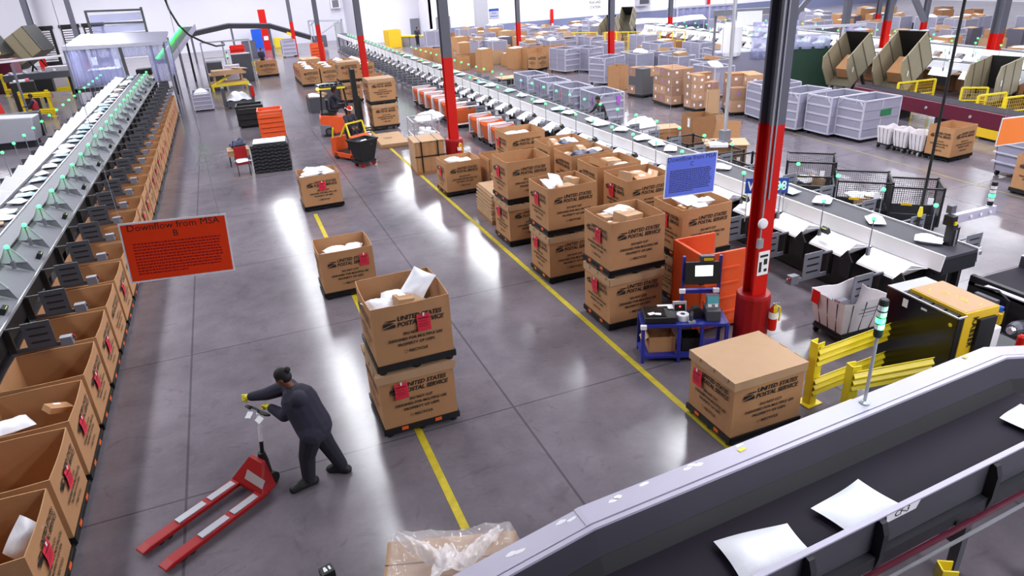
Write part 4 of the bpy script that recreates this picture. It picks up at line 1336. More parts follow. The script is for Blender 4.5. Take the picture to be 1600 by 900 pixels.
heap(7.94, 15.30, STACK + .86, 0, [('n0', -.15, -.1, .12, (0, .1, .6), 1.2), ('n1', .15, -.05, .12, (.1, 0, 1.6), 1.2), ('c2', .05, .25, .14, (.5, .2, .3), 1.1), ('m1', .36, .05, .14, (0, .1, .6), 1.0), ('c4', -.38, .1, .1, (.2, 0, .4), 1.0)], 'box of navy bags', G, 'kraft_pale', 11)
stack(7.94, 16.55, 1, 'open box with rolled parcel, fifth from the orange bin, back column', None, None, 'the box with a rolled parcel')
heap(7.94, 16.55, STACK + .86, 0, [('n0', .1, -.05, .12, (0, .1, .6), 1.2), ('m1', .25, .05, .16, (.1, 0, 1.6), 1.1), ('c2', -.2, .1, .14, (.5, .2, .3), 1.0), ('c4', -.15, -.15, .1, (.2, 0, .4), 1.2)], 'box with a rolled parcel', G, 'kraft_pale', 12)
shipping_box(6.22, 20.52, 0, 'single open box beside the strapped cardboard bundle', 'stacked boxes right of the yellow line', letters='fl', placard=('l', .05), clips='l')
heap(6.22, 20.52, .92, 0, [('m0', -.1, .1, .08, (0, .1, .3), 1.2), ('m1', .2, -.1, .08, (0, .1, 1.3), 1.2)], 'single box beside the bundle', G, 'poly_white', 13)
# ------------------------------------------------------------------ people
def cap(mb, p, q, r0, r1, n=10):
    """tapered limb with rounded ends"""
    p, q = Vector(p), Vector(q)
    d = (q - p)
    L = d.length
    d = d / L if L > 1e-6 else Vector((0, 0, 1))
    pts, rs = [], []
    for a in (80, 55, 25): pts.append(p - d * r0 * math.sin(R(a))); rs.append(r0 * math.cos(R(a)))
    pts.append(p); rs.append(r0)
    pts.append(q); rs.append(r1)
    for a in (25, 55, 80): pts.append(q + d * r1 * math.sin(R(a))); rs.append(r1 * math.cos(R(a)))
    mb.tube(pts, rs, n)
def ell(mb, c, r, M=None, nu=14, nv=9):
    c = Vector(c)
    vs, fs = [], []
    for j in range(nv + 1):
        t = PI * j / nv
        for i in range(nu):
            a = 2 * PI * i / nu
            p = Vector((r[0] * math.sin(t) * math.cos(a), r[1] * math.sin(t) * math.sin(a), r[2] * math.cos(t)))
            vs.append(c + (M @ p if M else p))
    for j in range(nv):
        for i in range(nu):
            fs.append((j * nu + i, j * nu + (i + 1) % nu, (j + 1) * nu + (i + 1) % nu, (j + 1) * nu + i))
    mb.add(vs, fs)
def skinned(mb, name, key, parent, vox, smooth=4):
    o = mb.build(name, key, parent)
    recalc(o.data)
    m = o.modifiers.new('remesh', 'REMESH'); m.mode = 'VOXEL'; m.voxel_size = vox; m.use_smooth_shade = True
    s = o.modifiers.new('smooth', 'SMOOTH'); s.factor = .5; s.iterations = smooth
    return o

def human(name, label, J, fwd, cloth=('cloth_navy', 'cloth_dark', 'shoe'), skin='skin', hair='hair', glove=None, bun=False, hat=None, vest=None, fine=.012, group=None, headfwd=None, grip=None, scale=1.0, bulk=1.0):
    """J: joints in world space: hipL hipR kneeL kneeR ankL ankR toeL toeR pelvis chest neck head shL shR elL elR haL haR"""
    J = {k: Vector(v) for k, v in J.items()}
    f = Vector(fwd).normalized()
    hf = Vector(headfwd if headfwd else fwd).normalized()
    S = scale
    b = MB()
    hd = J['head']
    up = (hd - J['neck']).normalized()
    fr = (hf - up * hf.dot(up)).normalized()
    sd = up.cross(fr).normalized()          # her left
    M = Matrix((fr, sd, up)).transposed()
    def H(x, y, z): return hd + M @ Vector((x, y, z)) * S
    ell(b, H(-.012, 0, .03), (.098 * S, .076 * S, .098 * S), M)
    ell(b, H(.022, 0, -.045), (.066 * S, .058 * S, .078 * S), M)
    ell(b, H(.035, 0, -.095), (.040 * S, .036 * S, .028 * S), M)
    cap(b, H(.082, 0, .005), H(.100, 0, -.032), .010 * S, .017 * S)
    ell(b, H(.080, 0, .022), (.014 * S, .050 * S, .010 * S), M)
    for s in (-1, 1):
        ell(b, H(-.005, s * .078, -.012), (.020 * S, .010 * S, .032 * S), M)
        ell(b, H(.062, s * .036, -.035), (.026 * S, .022 * S, .024 * S), M)
    ell(b, H(.080, 0, -.072), (.016 * S, .026 * S, .010 * S), M)
    cap(b, J['neck'] - up * .03, H(0, 0, -.05), .052 * S, .050 * S)
    cap(b, J['chest'], J['neck'], .10 * S, .052 * S)
    cap(b, J['pelvis'], J['chest'], .115 * S, .125 * S)
    for s in 'LR':
        cap(b, J['chest'] * .5 + J['neck'] * .5, J['sh' + s], .06 * S, .055 * S)
        cap(b, J['sh' + s], J['el' + s], .045 * S, .036 * S); cap(b, J['el' + s], J['ha' + s], .036 * S, .025 * S)
        cap(b, J['hip' + s], J['knee' + s], .075 * S, .05 * S); cap(b, J['knee' + s], J['ank' + s], .05 * S, .035 * S)
        cap(b, J['ank' + s], J['toe' + s], .035 * S, .03 * S)
        cap(b, J['pelvis'], J['hip' + s], .10 * S, .085 * S)
        e = (J['ha' + s] - J['el' + s]).normalized()
        ell(b, J['ha' + s] + e * .04 * S, (.03, .03, .03))
    body = skinned(b, name, skin, None, fine)
    tag(body, label, 'person', group)
    # eyes and mouth
    for s in (-1, 1):
        e = MB(); ell(e, H(.082, s * .030, .004), (.008 * S, .013 * S, .008 * S), M, 8, 6); e.build('eye', 'black_gloss', body, smooth=True)
    mo = MB(); ell(mo, H(.095, 0, -.072), (.006 * S, .022 * S, .005 * S), M, 8, 6); mo.build('mouth', 'dark_red', body, smooth=True)
    K = bulk
    # jacket
    j = MB()
    cap(j, J['pelvis'] + Vector((0, 0, .0)), J['pelvis'] * .45 + J['chest'] * .55, .165 * S * K, .160 * S * K, 14)
    cap(j, J['pelvis'] * .45 + J['chest'] * .55, J['chest'], .160 * S * K, .165 * S * K, 14)
    cap(j, J['chest'], J['chest'] * .35 + J['neck'] * .65, .150 * S * K, .078 * S * K, 14)
    for s in 'LR':
        sh = J['sh' + s]
        cap(j, J['chest'] * .6 + J['neck'] * .4, sh, .09 * S * K, .078 * S * K)
        cap(j, J['pelvis'], J['hip' + s], .15 * S * K, .125 * S * K)
        cap(j, sh, J['el' + s], .078 * S * K, .060 * S * K)
        w = J['el' + s] + (J['ha' + s] - J['el' + s]) * (.84 if glove else .93)
        cap(j, J['el' + s], w, .060 * S * K, .043 * S * K)
    skinned(j, 'jacket', cloth[0], body, fine, 5)
    # trousers
    t = MB()
    for s in 'LR':
        cap(t, J['pelvis'] - Vector((0, 0, .02)), J['hip' + s], .135 * S * K, .115 * S * K)
        cap(t, J['hip' + s], J['knee' + s], .108 * S * K, .078 * S * K)
        a = J['knee' + s] + (J['ank' + s] - J['knee' + s]) * .96
        cap(t, J['knee' + s], a, .078 * S * K, .062 * S * K)
    skinned(t, 'trousers', cloth[1], body, fine, 5)
    for s in 'LR':
        o = MB()
        a, q = J['ank' + s], J['toe' + s]
        d = (q - a); d.z = 0; d.normalize()
        heel = Vector((a.x, a.y, q.z)) - d * .045 * S * K
        cap(o, a - Vector((0, 0, .02)), a + Vector((0, 0, .03)), .05 * S * K, .048 * S * K)
        cap(o, heel, a * .4 + q * .6 - Vector((0, 0, .0)), .046 * S * K, .048 * S * K)
        cap(o, a * .4 + q * .6, q, .048 * S * K, .042 * S * K)
        cap(o, a, a * .45 + q * .55 + Vector((0, 0, .02)), .046 * S * K, .042 * S * K)
        skinned(o, 'shoe', cloth[2], body, fine * .8, 3)
    # hands
    for s in 'LR':
        g = MB()
        w = J['ha' + s]
        e = (w - J['el' + s]).normalized()
        ax = Vector(grip) if grip else f.cross(Vector((0, 0, 1)))
        ax = (ax - e * ax.dot(e)).normalized()           # direction across the knuckles
        dn = e.cross(ax).normalized()
        if dn.z > 0: dn = -dn
        cap(g, w - e * (.10 if glove else .03) * S, w + e * .02 * S, (.046 if glove else .031) * S, (.040 if glove else .034) * S)
        for k, (off, ln, r) in enumerate(((-.030, .9, .0095), (-.010, 1.0, .010), (.011, .95, .0098), (.030, .75, .0085))):
            if glove: off, r = off * 1.2, r * 1.3
            k0 = w + e * .085 * S + ax * off * S
            cap(g, w + e * .02 * S + ax * off * .7 * S, k0, .018 * S, .014 * S, 8)
            k1 = k0 + (e * .55 + dn * .8).normalized() * .042 * ln * S
            k2 = k1 + (dn * .9 - e * .45).normalized() * .030 * ln * S
            k3 = k2 + (-e * .9 + dn * .1).normalized() * .022 * ln * S
            for p_, q_ in ((k0, k1), (k1, k2), (k2, k3)): cap(g, p_, q_, r * S, r * .92 * S, 8)
        th = (1 if (s == 'L') == (ax.cross(e).z < 0) else -1)
        b0 = w + e * .025 * S + ax * (-.03) * S
        b1 = b0 + (e * .6 - ax * .75 + dn * .35).normalized() * .042 * S
        b2 = b1 + (e * .5 + dn * .8).normalized() * .034 * S
        cap(g, b0, b1, .013 * S, .012 * S, 8); cap(g, b1, b2, .012 * S, .010 * S, 8)
        skinned(g, 'glove' if glove else 'hand', glove or skin, body, fine * .4 if fine < .02 else fine * .5, 2)
    if hair and not hat:
        h = MB()
        ell(h, H(-.022, 0, .045), (.104 * S, .084 * S, .096 * S), M)
        ell(h, H(-.045, 0, -.01), (.075 * S, .080 * S, .075 * S), M)
        if bun: 
            ell(h, H(-.125, 0, .062), (.045 * S, .042 * S, .042 * S), M)
        skinned(h, 'hair', hair, body, fine * .7, 3)
    if hat == 'santa':
        h = MB(); ell(h, H(-.01, 0, .07), (.098 * S, .088 * S, .10 * S), M); cap(h, H(-.04, 0, .13), H(-.16, -.06, .05), .06 * S, .02 * S); skinned(h, 'red_hat', 'red_paint', body, fine * .8)
        h = MB()
        for k in range(14): 
            a = 2 * PI * k / 14; ell(h, H(-.005 + .098 * math.cos(a), .09 * math.sin(a), .055), (.028 * S, .028 * S, .024 * S), M, 8, 6)
        ell(h, H(-.18, -.07, .03), (.035 * S,) * 3, M, 8, 6)
        skinned(h, 'hat_trim', 'white_paper', body, fine * .8)
    if vest:
        v = MB()
        cap(v, J['pelvis'] + Vector((0, 0, .06)), J['chest'], .172 * S, .176 * S, 14); cap(v, J['chest'], J['chest'] * .5 + J['neck'] * .5, .165 * S, .11 * S, 14)
        skinned(v, 'vest', vest, body, fine)
    return body

human('person', 'worker in dark navy jacket and yellow gloves pushing the red pallet jack', dict(
    pelvis=(.14, 8.20, .93), hipL=(.10, 8.10, .90), hipR=(.14, 8.30, .90),
    kneeL=(-.03, 8.17, .50), kneeR=(.27, 8.30, .49), ankL=(-.07, 8.19, .10), ankR=(.40, 8.27, .12), toeL=(-.29, 8.13, .045), toeR=(.24, 8.35, .045),
    chest=(.03, 8.34, 1.27), neck=(-.03, 8.41, 1.46), head=(-.12, 8.44, 1.63),
    shL=(.02, 8.19, 1.40), shR=(-.07, 8.58, 1.40), elL=(-.20, 8.36, 1.10), elR=(-.37, 8.72, 1.28), haL=(-.37, 8.60, 1.14), haR=(-.61, 8.84, 1.23)),
    (-.93, .37, 0), glove='glove_yellow', bun=True, grip=(-.75, .6, .2), bulk=1.42, scale=1.06)
# ------------------------------------------------------------------ wheeled cages
defmat('cage_panel', (150, 148, 168), .45, .1, var=.08)
defmat('cage_frame', (196, 194, 210), .4, .2, var=.05)
defmat('cage_panel_dark', (92, 90, 104), .5, .1, var=.08)
defmat('green_card', (30, 110, 70), .6)
defmat('pink_card', (236, 110, 130), .6)
defmat('purple_card', (168, 90, 200), .6)
def cage_proto(l, w, h, panel='cage_panel', shelf=True):
    """rolling cage, front (ribbed door) on the -x side, length l along x, width w along y"""
    t = thing('rolling_cage', 'x', 'cage')
    z0 = .16
    def rect(m, x):
        a = .05
        m.bar((x, -w / 2, z0), (x, -w / 2, h), a).bar((x, w / 2, z0), (x, w / 2, h), a).bar((x, -w / 2, h), (x, w / 2, h), a).bar((x, -w / 2, z0), (x, w / 2, z0), a)
    m = MB(); rect(m, -l / 2)
    for k in range(1, 4): m.span((-l / 2 - .03, -w / 2, z0 + (h - z0) * k / 4 - .035), (-l / 2 + .01, w / 2, z0 + (h - z0) * k / 4 + .035))
    for s in (-1, 1): m.bar((-l / 2, s * w / 2, h - .22), (-l / 2, s * (w / 2 - .22), h), .04)
    m.build('door_frame', 'cage_frame', t)
    MB().span((-l / 2 - .004, -w / 2 + .02, z0), (-l / 2 + .012, w / 2 - .02, h - .12)).build('door_panel', panel, t)
    m = MB(); rect(m, l / 2)
    for s in (-1, 1):
        m.bar((-l / 2, s * w / 2, h), (l / 2, s * w / 2, h), .045).bar((-l / 2, s * w / 2, z0), (l / 2, s * w / 2, z0), .06)
        m.bar((0, s * w / 2, z0), (0, s * w / 2, h), .035)
    m.build('frame', 'cage_frame', t)
    for s in (-1, 1):
        m = MB(); m.span((-l / 2, s * w / 2 - .006, z0), (l / 2, s * w / 2 + .006, h - .02))
        for k in range(1, 4): m.span((-l / 2, s * w / 2 - .018, z0 + (h - z0) * k / 4 - .02), (l / 2, s * w / 2 + .018, z0 + (h - z0) * k / 4 + .02))
        m.build('side_panel', panel, t)
    MB().span((l / 2 - .006, -w / 2, z0), (l / 2 + .006, w / 2, h - .02)).build('back_panel', panel, t)
    MB().span((-l / 2, -w / 2, z0 - .03), (l / 2, w / 2, z0 + .02)).build('deck', 'gray_dark', t)
    for sx in (-1, 1):
        for sy in (-1, 1): MB().lathe((sx * (l / 2 - .12), sy * (w / 2 - .1) - .025, .08), [(.08, 0), (.08, .05)], 10, axis='y').build('caster', 'rubber', t)
    return t
def tall_carton(x, y, rz, l, w, h, label, group=None, key='kraft', z=0, flaps=False, fill=None, name='tall_carton'):
    t = thing(name, label, 'carton', (x, y, z), rz, group)
    m = MB(); tt = .012
    m.span((-l / 2, -w / 2, .0), (l / 2, -w / 2 + tt, h)).span((-l / 2, w / 2 - tt, 0), (l / 2, w / 2, h)).span((-l / 2, -w / 2, 0), (-l / 2 + tt, w / 2, h)).span((l / 2 - tt, -w / 2, 0), (l / 2, w / 2, h)).span((-l / 2, -w / 2, 0), (l / 2, w / 2, .02))
    m.build('carton', key, t)
    if flaps:
        for sx in (-1, 1): MB().box((sx * (l / 2 + .14), 0, h - .06), (.32, w, .01), (0, sx * .45, 0)).build('flap', 'kraft_pale', t)
    if fill:
        m = MB(); m.grid(lambda u, v: ((u - .5) * (l - .03), (v - .5) * (w - .03), h - .08 + .10 * math.sin(PI * u) * math.sin(PI * v) + .05 * math.sin(9 * u + 7 * v)), 12, 10)
        m.build('contents', fill, t, smooth=True)
    return t
def card(t, p, s, key, name='tag_card'):
    MB().box(p, s).build(name, key, t)
CG = 'grey rolling cages in the right aisle'
p_ = cage_proto(1.75, 1.16, 1.48); REC_CAGE = collect(p_)
p_.location = (21.22, 20.06, 0); tag(p_, 'grey ribbed rolling cage, left of the front pair facing the right aisle', 'cage', CG)
c_ = dup(REC_CAGE, (21.52, 18.86, 0), 0, 'grey ribbed rolling cage with green card, right of the front pair in the right aisle', CG)
card(c_, (.2, -.60, 1.0), (.5, .012, .22), 'green_card')
c_ = dup(REC_CAGE, (20.85, 21.45, 0), R(6), 'grey rolling cage partly behind the near red column in the right aisle', CG)
c_ = dup(REC_CAGE, (21.3, 23.6, 0), R(-8), 'grey rolling cage with parcels seen left of the near column', CG)
# two large cages with cards standing behind the right belt
CB = 'grey cages behind the right belt'
for k_, (x, y, rz, nm, cd) in enumerate(((14.35, 28.55, R(88), 'grey open cage with pink card behind the right belt', 'pink_card'), (14.65, 26.45, R(88), 'grey open cage with ribbed end turned to the aisle behind the right belt', 'purple_card'),
                                       (14.3, 30.7, R(88), 'grey cage with purple card farther along the right belt', 'purple_card'), (14.4, 33.4, R(90), 'grey cage full of white bags farther along the right belt', 'purple_card'))):
    c_ = dup(REC_CAGE, (x, y, 0), rz, nm, CB)
    card(c_, (-.3 if k_ % 2 else .1, .62, 1.15), (.05, .02, .38), cd); card(c_, (-.93, -.3, 1.2), (.02, .16, .34), cd)
# cages of the crowded field before the back wall
CF = 'grey cages crowded before the back wall'
FIELD = [(20.8, 42.6, R(100), 'grey shelved cage with white parcels beside the orange hamper, left of two'), (22.15, 41.9, R(100), 'grey shelved cage with white parcels, right of the two beside the orange hamper'), (20.6, 36.6, R(20), 'grey shelved cage standing before the red column base'),
         (24.6, 43.4, R(95), 'grey cage left of the red column in the crowded field'), (26.6, 40.6, R(95), 'grey cage loaded with brown carton right of the red column'), (28.6, 38.9, R(92), 'long grey cage right of the loaded one in the crowded field')]
for x, y, rz, nm in FIELD: dup(REC_CAGE, (x, y, 0), rz, nm, CF)
r_ = random.Random(21)
N_ = 0
OCC = [(x, y) for x, y, _, _ in FIELD]
KEEP = [(26.9, 27.7, 2.9), (27.2, 32.2, 3.0), (29.0, 27.6, 1.6), (19.8, 28.8, 1.9), (20.0, 26.9, 1.9), (21.0, 25.2, 1.9), (24.6, 69.2, 1.5), (42.6, 58.4, 4.2), (30.0, 53.5, 2.2), (33.8, 56.5, 2.2), (26.6, 51.4, 1.5), (28.9, 48.8, 1.5), (31.2, 46.3, 1.5), (21.95, 38.5, 1.0), (22.2, 53.7, 1.0), (36.4, 53.7, 1.0), (44.8, 35.9, 1.0), (50.7, 45, 1.0), (38.5, 22, 1.2), (39, 59, 3.5), (37, 55, 3.0), (18.3, 68.5, 2.0)]
def free(x, y, d):
    if abs(x - (30.4 + .10 * (y - 14))) < 2.1 and y < 56: return False
    if abs(x - (35.2 + .10 * (y - 16))) < 2.1 and y < 52: return False
    for a, b, c in KEEP:
        if abs(a - x) < c and abs(b - y) < c: return False
    for a, b in OCC:
        if abs(a - x) < d and abs(b - y) < d: return False
    OCC.append((x, y)); return True
for (x0, x1, y0, y1, n) in ((22.5, 30, 28, 37, 60), (22.5, 29.5, 42, 55, 70), (18.6, 23, 47, 68, 30), (24, 36, 55, 67, 60), (36.5, 54, 30, 54, 80)):
    for k in range(n):
        x, y = r_.uniform(x0, x1), r_.uniform(y0, y1)
        if not free(x, y, 1.55): continue
        if r_.random() < .42:
            tall_carton(x, y, r_.uniform(-.3, .3), 1.15, 1.0, r_.choice([.95, 1.15, 1.35]), 'brown carton of parcels packed among the grey cages', 'brown cartons among the grey cages', r_.choice(['kraft', 'kraft', 'kraft_dark', 'cage_panel_dark']), fill=r_.choice(['poly_white', 'kraft_pale', 'poly_white', 'poly_blue']))
            continue
        c_ = dup(REC_CAGE, (x, y, 0), R(90) * r_.randint(0, 3) + r_.uniform(-.1, .1), 'grey rolling cage packed in the crowded field before the back wall', CF, skip=('caster',))
        parcel(r_.choice(['m0', 'm1', 'c0', 'c1', 'c3']), (x + r_.uniform(-.3, .3), y + r_.uniform(-.2, .2), 1.50), (r_.uniform(-.2, .2), r_.uniform(-.2, .2), r_.uniform(0, 6)), 'parcel heaped on a cage in the crowded field', 'parcels heaped on far cages', 2.0)
        N_ += 1

# ------------------------------------------------------------------ film-wrapped pallets of cartons
def wrapped_pallet(x, y, rz, nx, ny, nz, s, label, film=True, dark=False):
    t = thing('wrapped_pallet', label, 'pallet', (x, y, 0), rz, 'film-wrapped pallets of cartons')
    l, w, h = s
    r = random.Random(int(x * 10))
    base = MB().span((-nx * l / 2 - .03, -ny * w / 2 - .03, .08), (nx * l / 2 + .03, ny * w / 2 + .03, .14))
    for a in (-.4, 0, .4): base.span((a * nx * l - .06, -ny * w / 2, 0), (a * nx * l + .06, ny * w / 2, .08))
    base.build('skid', 'black', t)
    if dark:
        MB().span((-nx * l / 2 + .02, -ny * w / 2 + .02, .14), (nx * l / 2 - .02, ny * w / 2 - .02, .14 + nz * h - .02)).build('load', 'dark_steel', t, bevel=.03)
    for i in range(nx):
        for j in range(ny):
            for k in range(nz):
                if not dark and 0 < i < nx - 1 and 0 < j < ny - 1 and k < nz - 1: continue
                if dark and r.random() < .45: continue
                if k == nz - 1 and r.random() < .18: continue
                c = MB().box((0, 0, 0), (l - .012, w - .012, h - .012)).span((-l / 2 + .005, -.03, h / 2 - .007), (l / 2 - .005, .03, h / 2 - .004), m=1)
                f = -l / 2 + .002
                c.box((f, r.uniform(-.1, .1) * w, r.uniform(-.1, .2) * h), (.012, .10, .13), m=2)
                c.box((r.uniform(-.1, .1) * l, -w / 2 + .002, r.uniform(-.1, .2) * h), (.12, .012, .10), m=2)
                c.build('carton', ['kraft' if r.random() < .4 else 'kraft_dark', 'kraft_pale', 'white_paper' if r.random() < .8 else 'purple_card'], t, ((i + .5 - nx / 2) * l, (j + .5 - ny / 2) * w, .14 + (k + .5) * h))
    if film:
        m = MB()
        X, Y, H = nx * l / 2 + .015, ny * w / 2 + .015, .14 + nz * h
        P = []
        n = 8
        for (ax, ay, bx, by) in ((-X, -Y, X, -Y), (X, -Y, X, Y), (X, Y, -X, Y), (-X, Y, -X, -Y)):
            for q in range(n): P.append((ax + (bx - ax) * q / n, ay + (by - ay) * q / n))
        rows = 7
        for a in range(rows):
            for x_, y_ in P:
                k = 1 + .012 * math.sin(9 * a + 20 * x_ + 17 * y_)
                m.v.append((x_ * k, y_ * k, .15 + (H - .15) * a / (rows - 1)))
        N = len(P)
        for a in range(rows - 1):
            for q in range(N): m.f.append((a * N + q, a * N + (q + 1) % N, (a + 1) * N + (q + 1) % N, (a + 1) * N + q)); m.m.append(0)
        m.build('stretch_film', 'film_wrap', t, smooth=True)
    return t
wrapped_pallet(19.78, 28.75, R(-4), 2, 3, 4, (.56, .58, .40), 'film-wrapped pallet of brown cartons with purple strap, leftmost of the three')
wrapped_pallet(20.05, 26.85, R(4), 3, 2, 4, (.40, .46, .37), 'film-wrapped pallet of labelled cartons, middle of the three')
wrapped_pallet(21.0, 25.2, R(-20), 2, 2, 3, (.66, .62, .52), 'film-wrapped bulky pallet of cartons, rightmost of the three')
wrapped_pallet(19.9, 31.6, R(10), 2, 2, 3, (.52, .56, .44), 'dark-wrapped pallet beside the tall plain brown box', dark=True)

# ------------------------------------------------------------------ plain tall cartons
TG = 'tall brown cartons in the crowded field'
tall_carton(19.95, 34.2, R(20), .75, .85, 1.28, 'tall plain brown carton left of the dark-wrapped pallet', TG)
tall_carton(19.7, 46.1, R(15), 1.0, 1.0, 1.35, 'tall plain brown carton at left end of the crowded field', TG)
tall_carton(20.75, 45.9, R(15), 1.0, 1.0, 1.35, 'tall plain brown carton, second from left end of the crowded field', TG)
tall_carton(21.85, 45.7, R(15), 1.0, 1.0, 1.35, 'tall plain brown carton, third from left end of the crowded field', TG)
shipping_box(19.75, 44.6, 0, 'small printed box standing in front of the tall plain cartons', None, R(20), 'fl', sx=.85, sy=.85)
tall_carton(16.7, 46.8, R(10), .9, .8, 1.5, 'tall brown carton in a wire basket beyond the right belt', TG, fill='poly_white')
tall_carton(14.9, 56.0, R(12), 1.3, 1.1, 1.0, 'wide brown carton beyond the far right belt, left one', TG)
tall_carton(16.1, 54.6, R(12), 1.3, 1.1, 1.0, 'wide brown carton beyond the far right belt, right one', TG)
tall_carton(15.6, 48.9, R(12), 1.1, 1.0, .9, 'brown carton beyond the right belt near the aisle plate', TG)
tall_carton(17.0, 49.8, R(8), 1.3, 1.0, .9, 'dark brown carton beyond the right belt, behind the wire basket', TG, key='kraft_dark')
tall_carton(16.3, 38.4, R(20), 1.1, 1.0, .72, 'low brown carton with pale rim beyond the right belt', TG)
r2 = random.Random(33)
for k in range(150):
    x, y = (r2.uniform(18.6, 29), r2.uniform(46, 70)) if k % 2 else (r2.uniform(36.5, 62), r2.uniform(24, 52))
    if not free(x, y, 1.35): continue
    tall_carton(x, y, r2.uniform(-.3, .3), 1.1, 1.0, r2.choice([.9, 1.2, 1.4]), 'brown carton of parcels packed in the far crowded field', 'brown cartons in the far crowded field', r2.choice(['kraft', 'kraft_pale', 'kraft_dark']), fill=r2.choice(['poly_white', 'kraft_pale', None, 'poly_blue']))
# boxes stacked along the floor behind the farther belts
for k in range(26):
    y = 16.5 + k * 1.45
    tall_carton(32.1 + .2 * math.sin(k * 3), y, 0, .9, 1.0, .75, 'open brown carton, %s under the first far sorting line' % ORD[k], 'open cartons under the first far sorting line', ['kraft', 'kraft_pale', 'kraft_dark'][k % 3], fill='kraft_pale' if k % 2 else None)

# ------------------------------------------------------------------ cardboard beside the belt
tall_carton(15.85, 21.3, R(-12), .9, .95, 1.15, 'dark brown carton with white sheet behind the right belt', key='kraft_dark')
o = MB().box((0, 0, 0), (.01, .18, .32)).build('paper_sheet', 'white_paper', None, (15.36, 21.20, .92), (0, 0, R(-12))); tag(o, 'white paper sheet stuck to the dark brown carton', 'paper')
tall_carton(16.9, 21.9, R(-28), .85, .45, .95, 'upright pale carton standing on end behind the cardboard sheet', key='kraft_pale')
tall_carton(16.95, 21.95, R(-28), .45, .40, .85, 'pale carton stacked on the upright one behind the cardboard sheet', key='kraft_pale', z=.96)
o = MB().box((0, 0, .5), (1.25, .02, 1.0), (-.12, 0, 0)).build('cardboard_sheet', 'kraft', None, (16.35, 20.5, 0), (0, 0, R(-55))); tag(o, 'flat brown cardboard sheet leaning near the signal pole', 'cardboard')
for k in range(3):
    o = MB().box((0, 0, 0), (1.15, .8, .14)).box((0, 0, .075), (1.19, .84, .02), m=1).build('flat_carton', ['kraft', 'kraft_pale'], None, (15.25 + .06 * k, 22.9 - .05 * k, .08 + .17 * k), (0, 0, R(-30 + 8 * k)), bevel=0)
    tag(o, ['flat carton at the bottom of the small pile behind the right belt', 'flat carton in the middle of the small pile behind the right belt', 'flat carton on top of the small pile behind the right belt'][k], 'carton', 'flat cartons piled behind the right belt')
t_ = thing('packing_table', 'brown box table with white top carrying the signal pole', 'table', (14.55, 17.95, 0), R(-30))
MB().span((-.62, -.40, 0), (.55, .40, .93)).build('carton_base', 'kraft', t_)
MB().span((-.75, -.48, .93), (.62, .48, .96)).build('table_top', 'kraft_pale', t_)
MB().span((-.62, -.52, .90), (-.05, -.05, .99)).build('white_tray', 'white_steel', t_)
t_ = thing('signal_pole', 'tall grey pole with square foot standing on the box table', 'pole', (14.42, 17.95, .99))
MB().tube([(0, 0, .3), (0, 0, ZC - 1.0)], .06, 10).build('pole', 'alu', t_)
MB().span((-.17, -.17, 0), (.17, .17, .05)).span((-.13, -.13, .05), (.13, .13, .36)).build('foot', 'gray_paint', t_)

# ------------------------------------------------------------------ dark wire cages behind the near end of the belt
def wire_cage(x, y, rz, l, w, h, label):
    t = thing('wire_cage', label, 'cage', (x, y, 0), rz, 'dark wire cages behind the right belt end')
    m = MB()
    for sx in (-1, 1):
        for sy in (-1, 1): m.bar((sx * l / 2, sy * w / 2, .12), (sx * l / 2, sy * w / 2, h + .04), .05)
    for z in (.14, h):
        for s in (-1, 1): m.bar((-l / 2, s * w / 2, z), (l / 2, s * w / 2, z), .04).bar((s * l / 2, -w / 2, z), (s * l / 2, w / 2, z), .04)
    m.build('frame', 'black', t)
    for k in range(4):
        m = MB()
        ax, L, off = ((0, l, -w / 2), (0, l, w / 2), (1, w, -l / 2), (1, w, l / 2))[k]
        n = int(L / .05)
        for i in range(1, n):
            u = -L / 2 + L * i / n
            a, b = ((u, off, .14), (u, off, h)) if ax == 0 else ((off, u, .14), (off, u, h))
            m.bar(a, b, .006, .006)
        for i in range(1, 18):
            z = .14 + (h - .14) * i / 18
            a, b = ((-L / 2, off, z), (L / 2, off, z)) if ax == 0 else ((off, -L / 2, z), (off, L / 2, z))
            m.bar(a, b, .006, .006)
        m.build('mesh_side', 'mesh_dark', t)
    MB().span((-l / 2, -w / 2, .10), (l / 2, w / 2, .14)).build('deck', 'gray_dark', t)
    m = MB()
    for q in (-1, 1): m.span((-l / 2 + .03, q * (w / 2 - .03) - .008, .14), (l / 2 - .03, q * (w / 2 - .03) + .008, h * .36)); m.span((q * (l / 2 - .03) - .008, -w / 2 + .03, .14), (q * (l / 2 - .03) + .008, w / 2 - .03, h * .36))
    m.build('dark_insert', 'dark_steel', t)  # dark panels added to dim the see-through cage, standing for its contents
    for sx in (-1, 1):
        for sy in (-1, 1): MB().lathe((sx * l * .42, sy * w * .42 - .02, .05), [(.05, 0), (.05, .04)], 10, axis='y').build('caster', 'rubber', t)
    MB().box((-.2, -w / 2 - .02, h * .62), (.24, .01, .06)).build('label_plate', 'yellow_deep', t)
    MB().box((.3, -w / 2 - .02, h * .72), (.12, .01, .16)).build('label_sheet', 'white_paper', t)
    return t
wire_cage(14.95, 14.75, R(-43), 1.25, 1.05, 1.06, 'dark wire cage at left behind the right belt, holding parcels')
wire_cage(14.55, 12.55, R(-43), 1.25, 1.05, 1.10, 'dark wire cage in the middle behind the right belt, holding white mail')
wire_cage(15.25, 11.6, R(-43), 1.1, .9, 1.06, 'dark wire cage at right behind the right belt, beside the hanging cable')
wire_cage(13.55, 13.3, R(-43), 1.1, .9, .95, 'dark wire cage nearest the belt, below the aisle number plate')
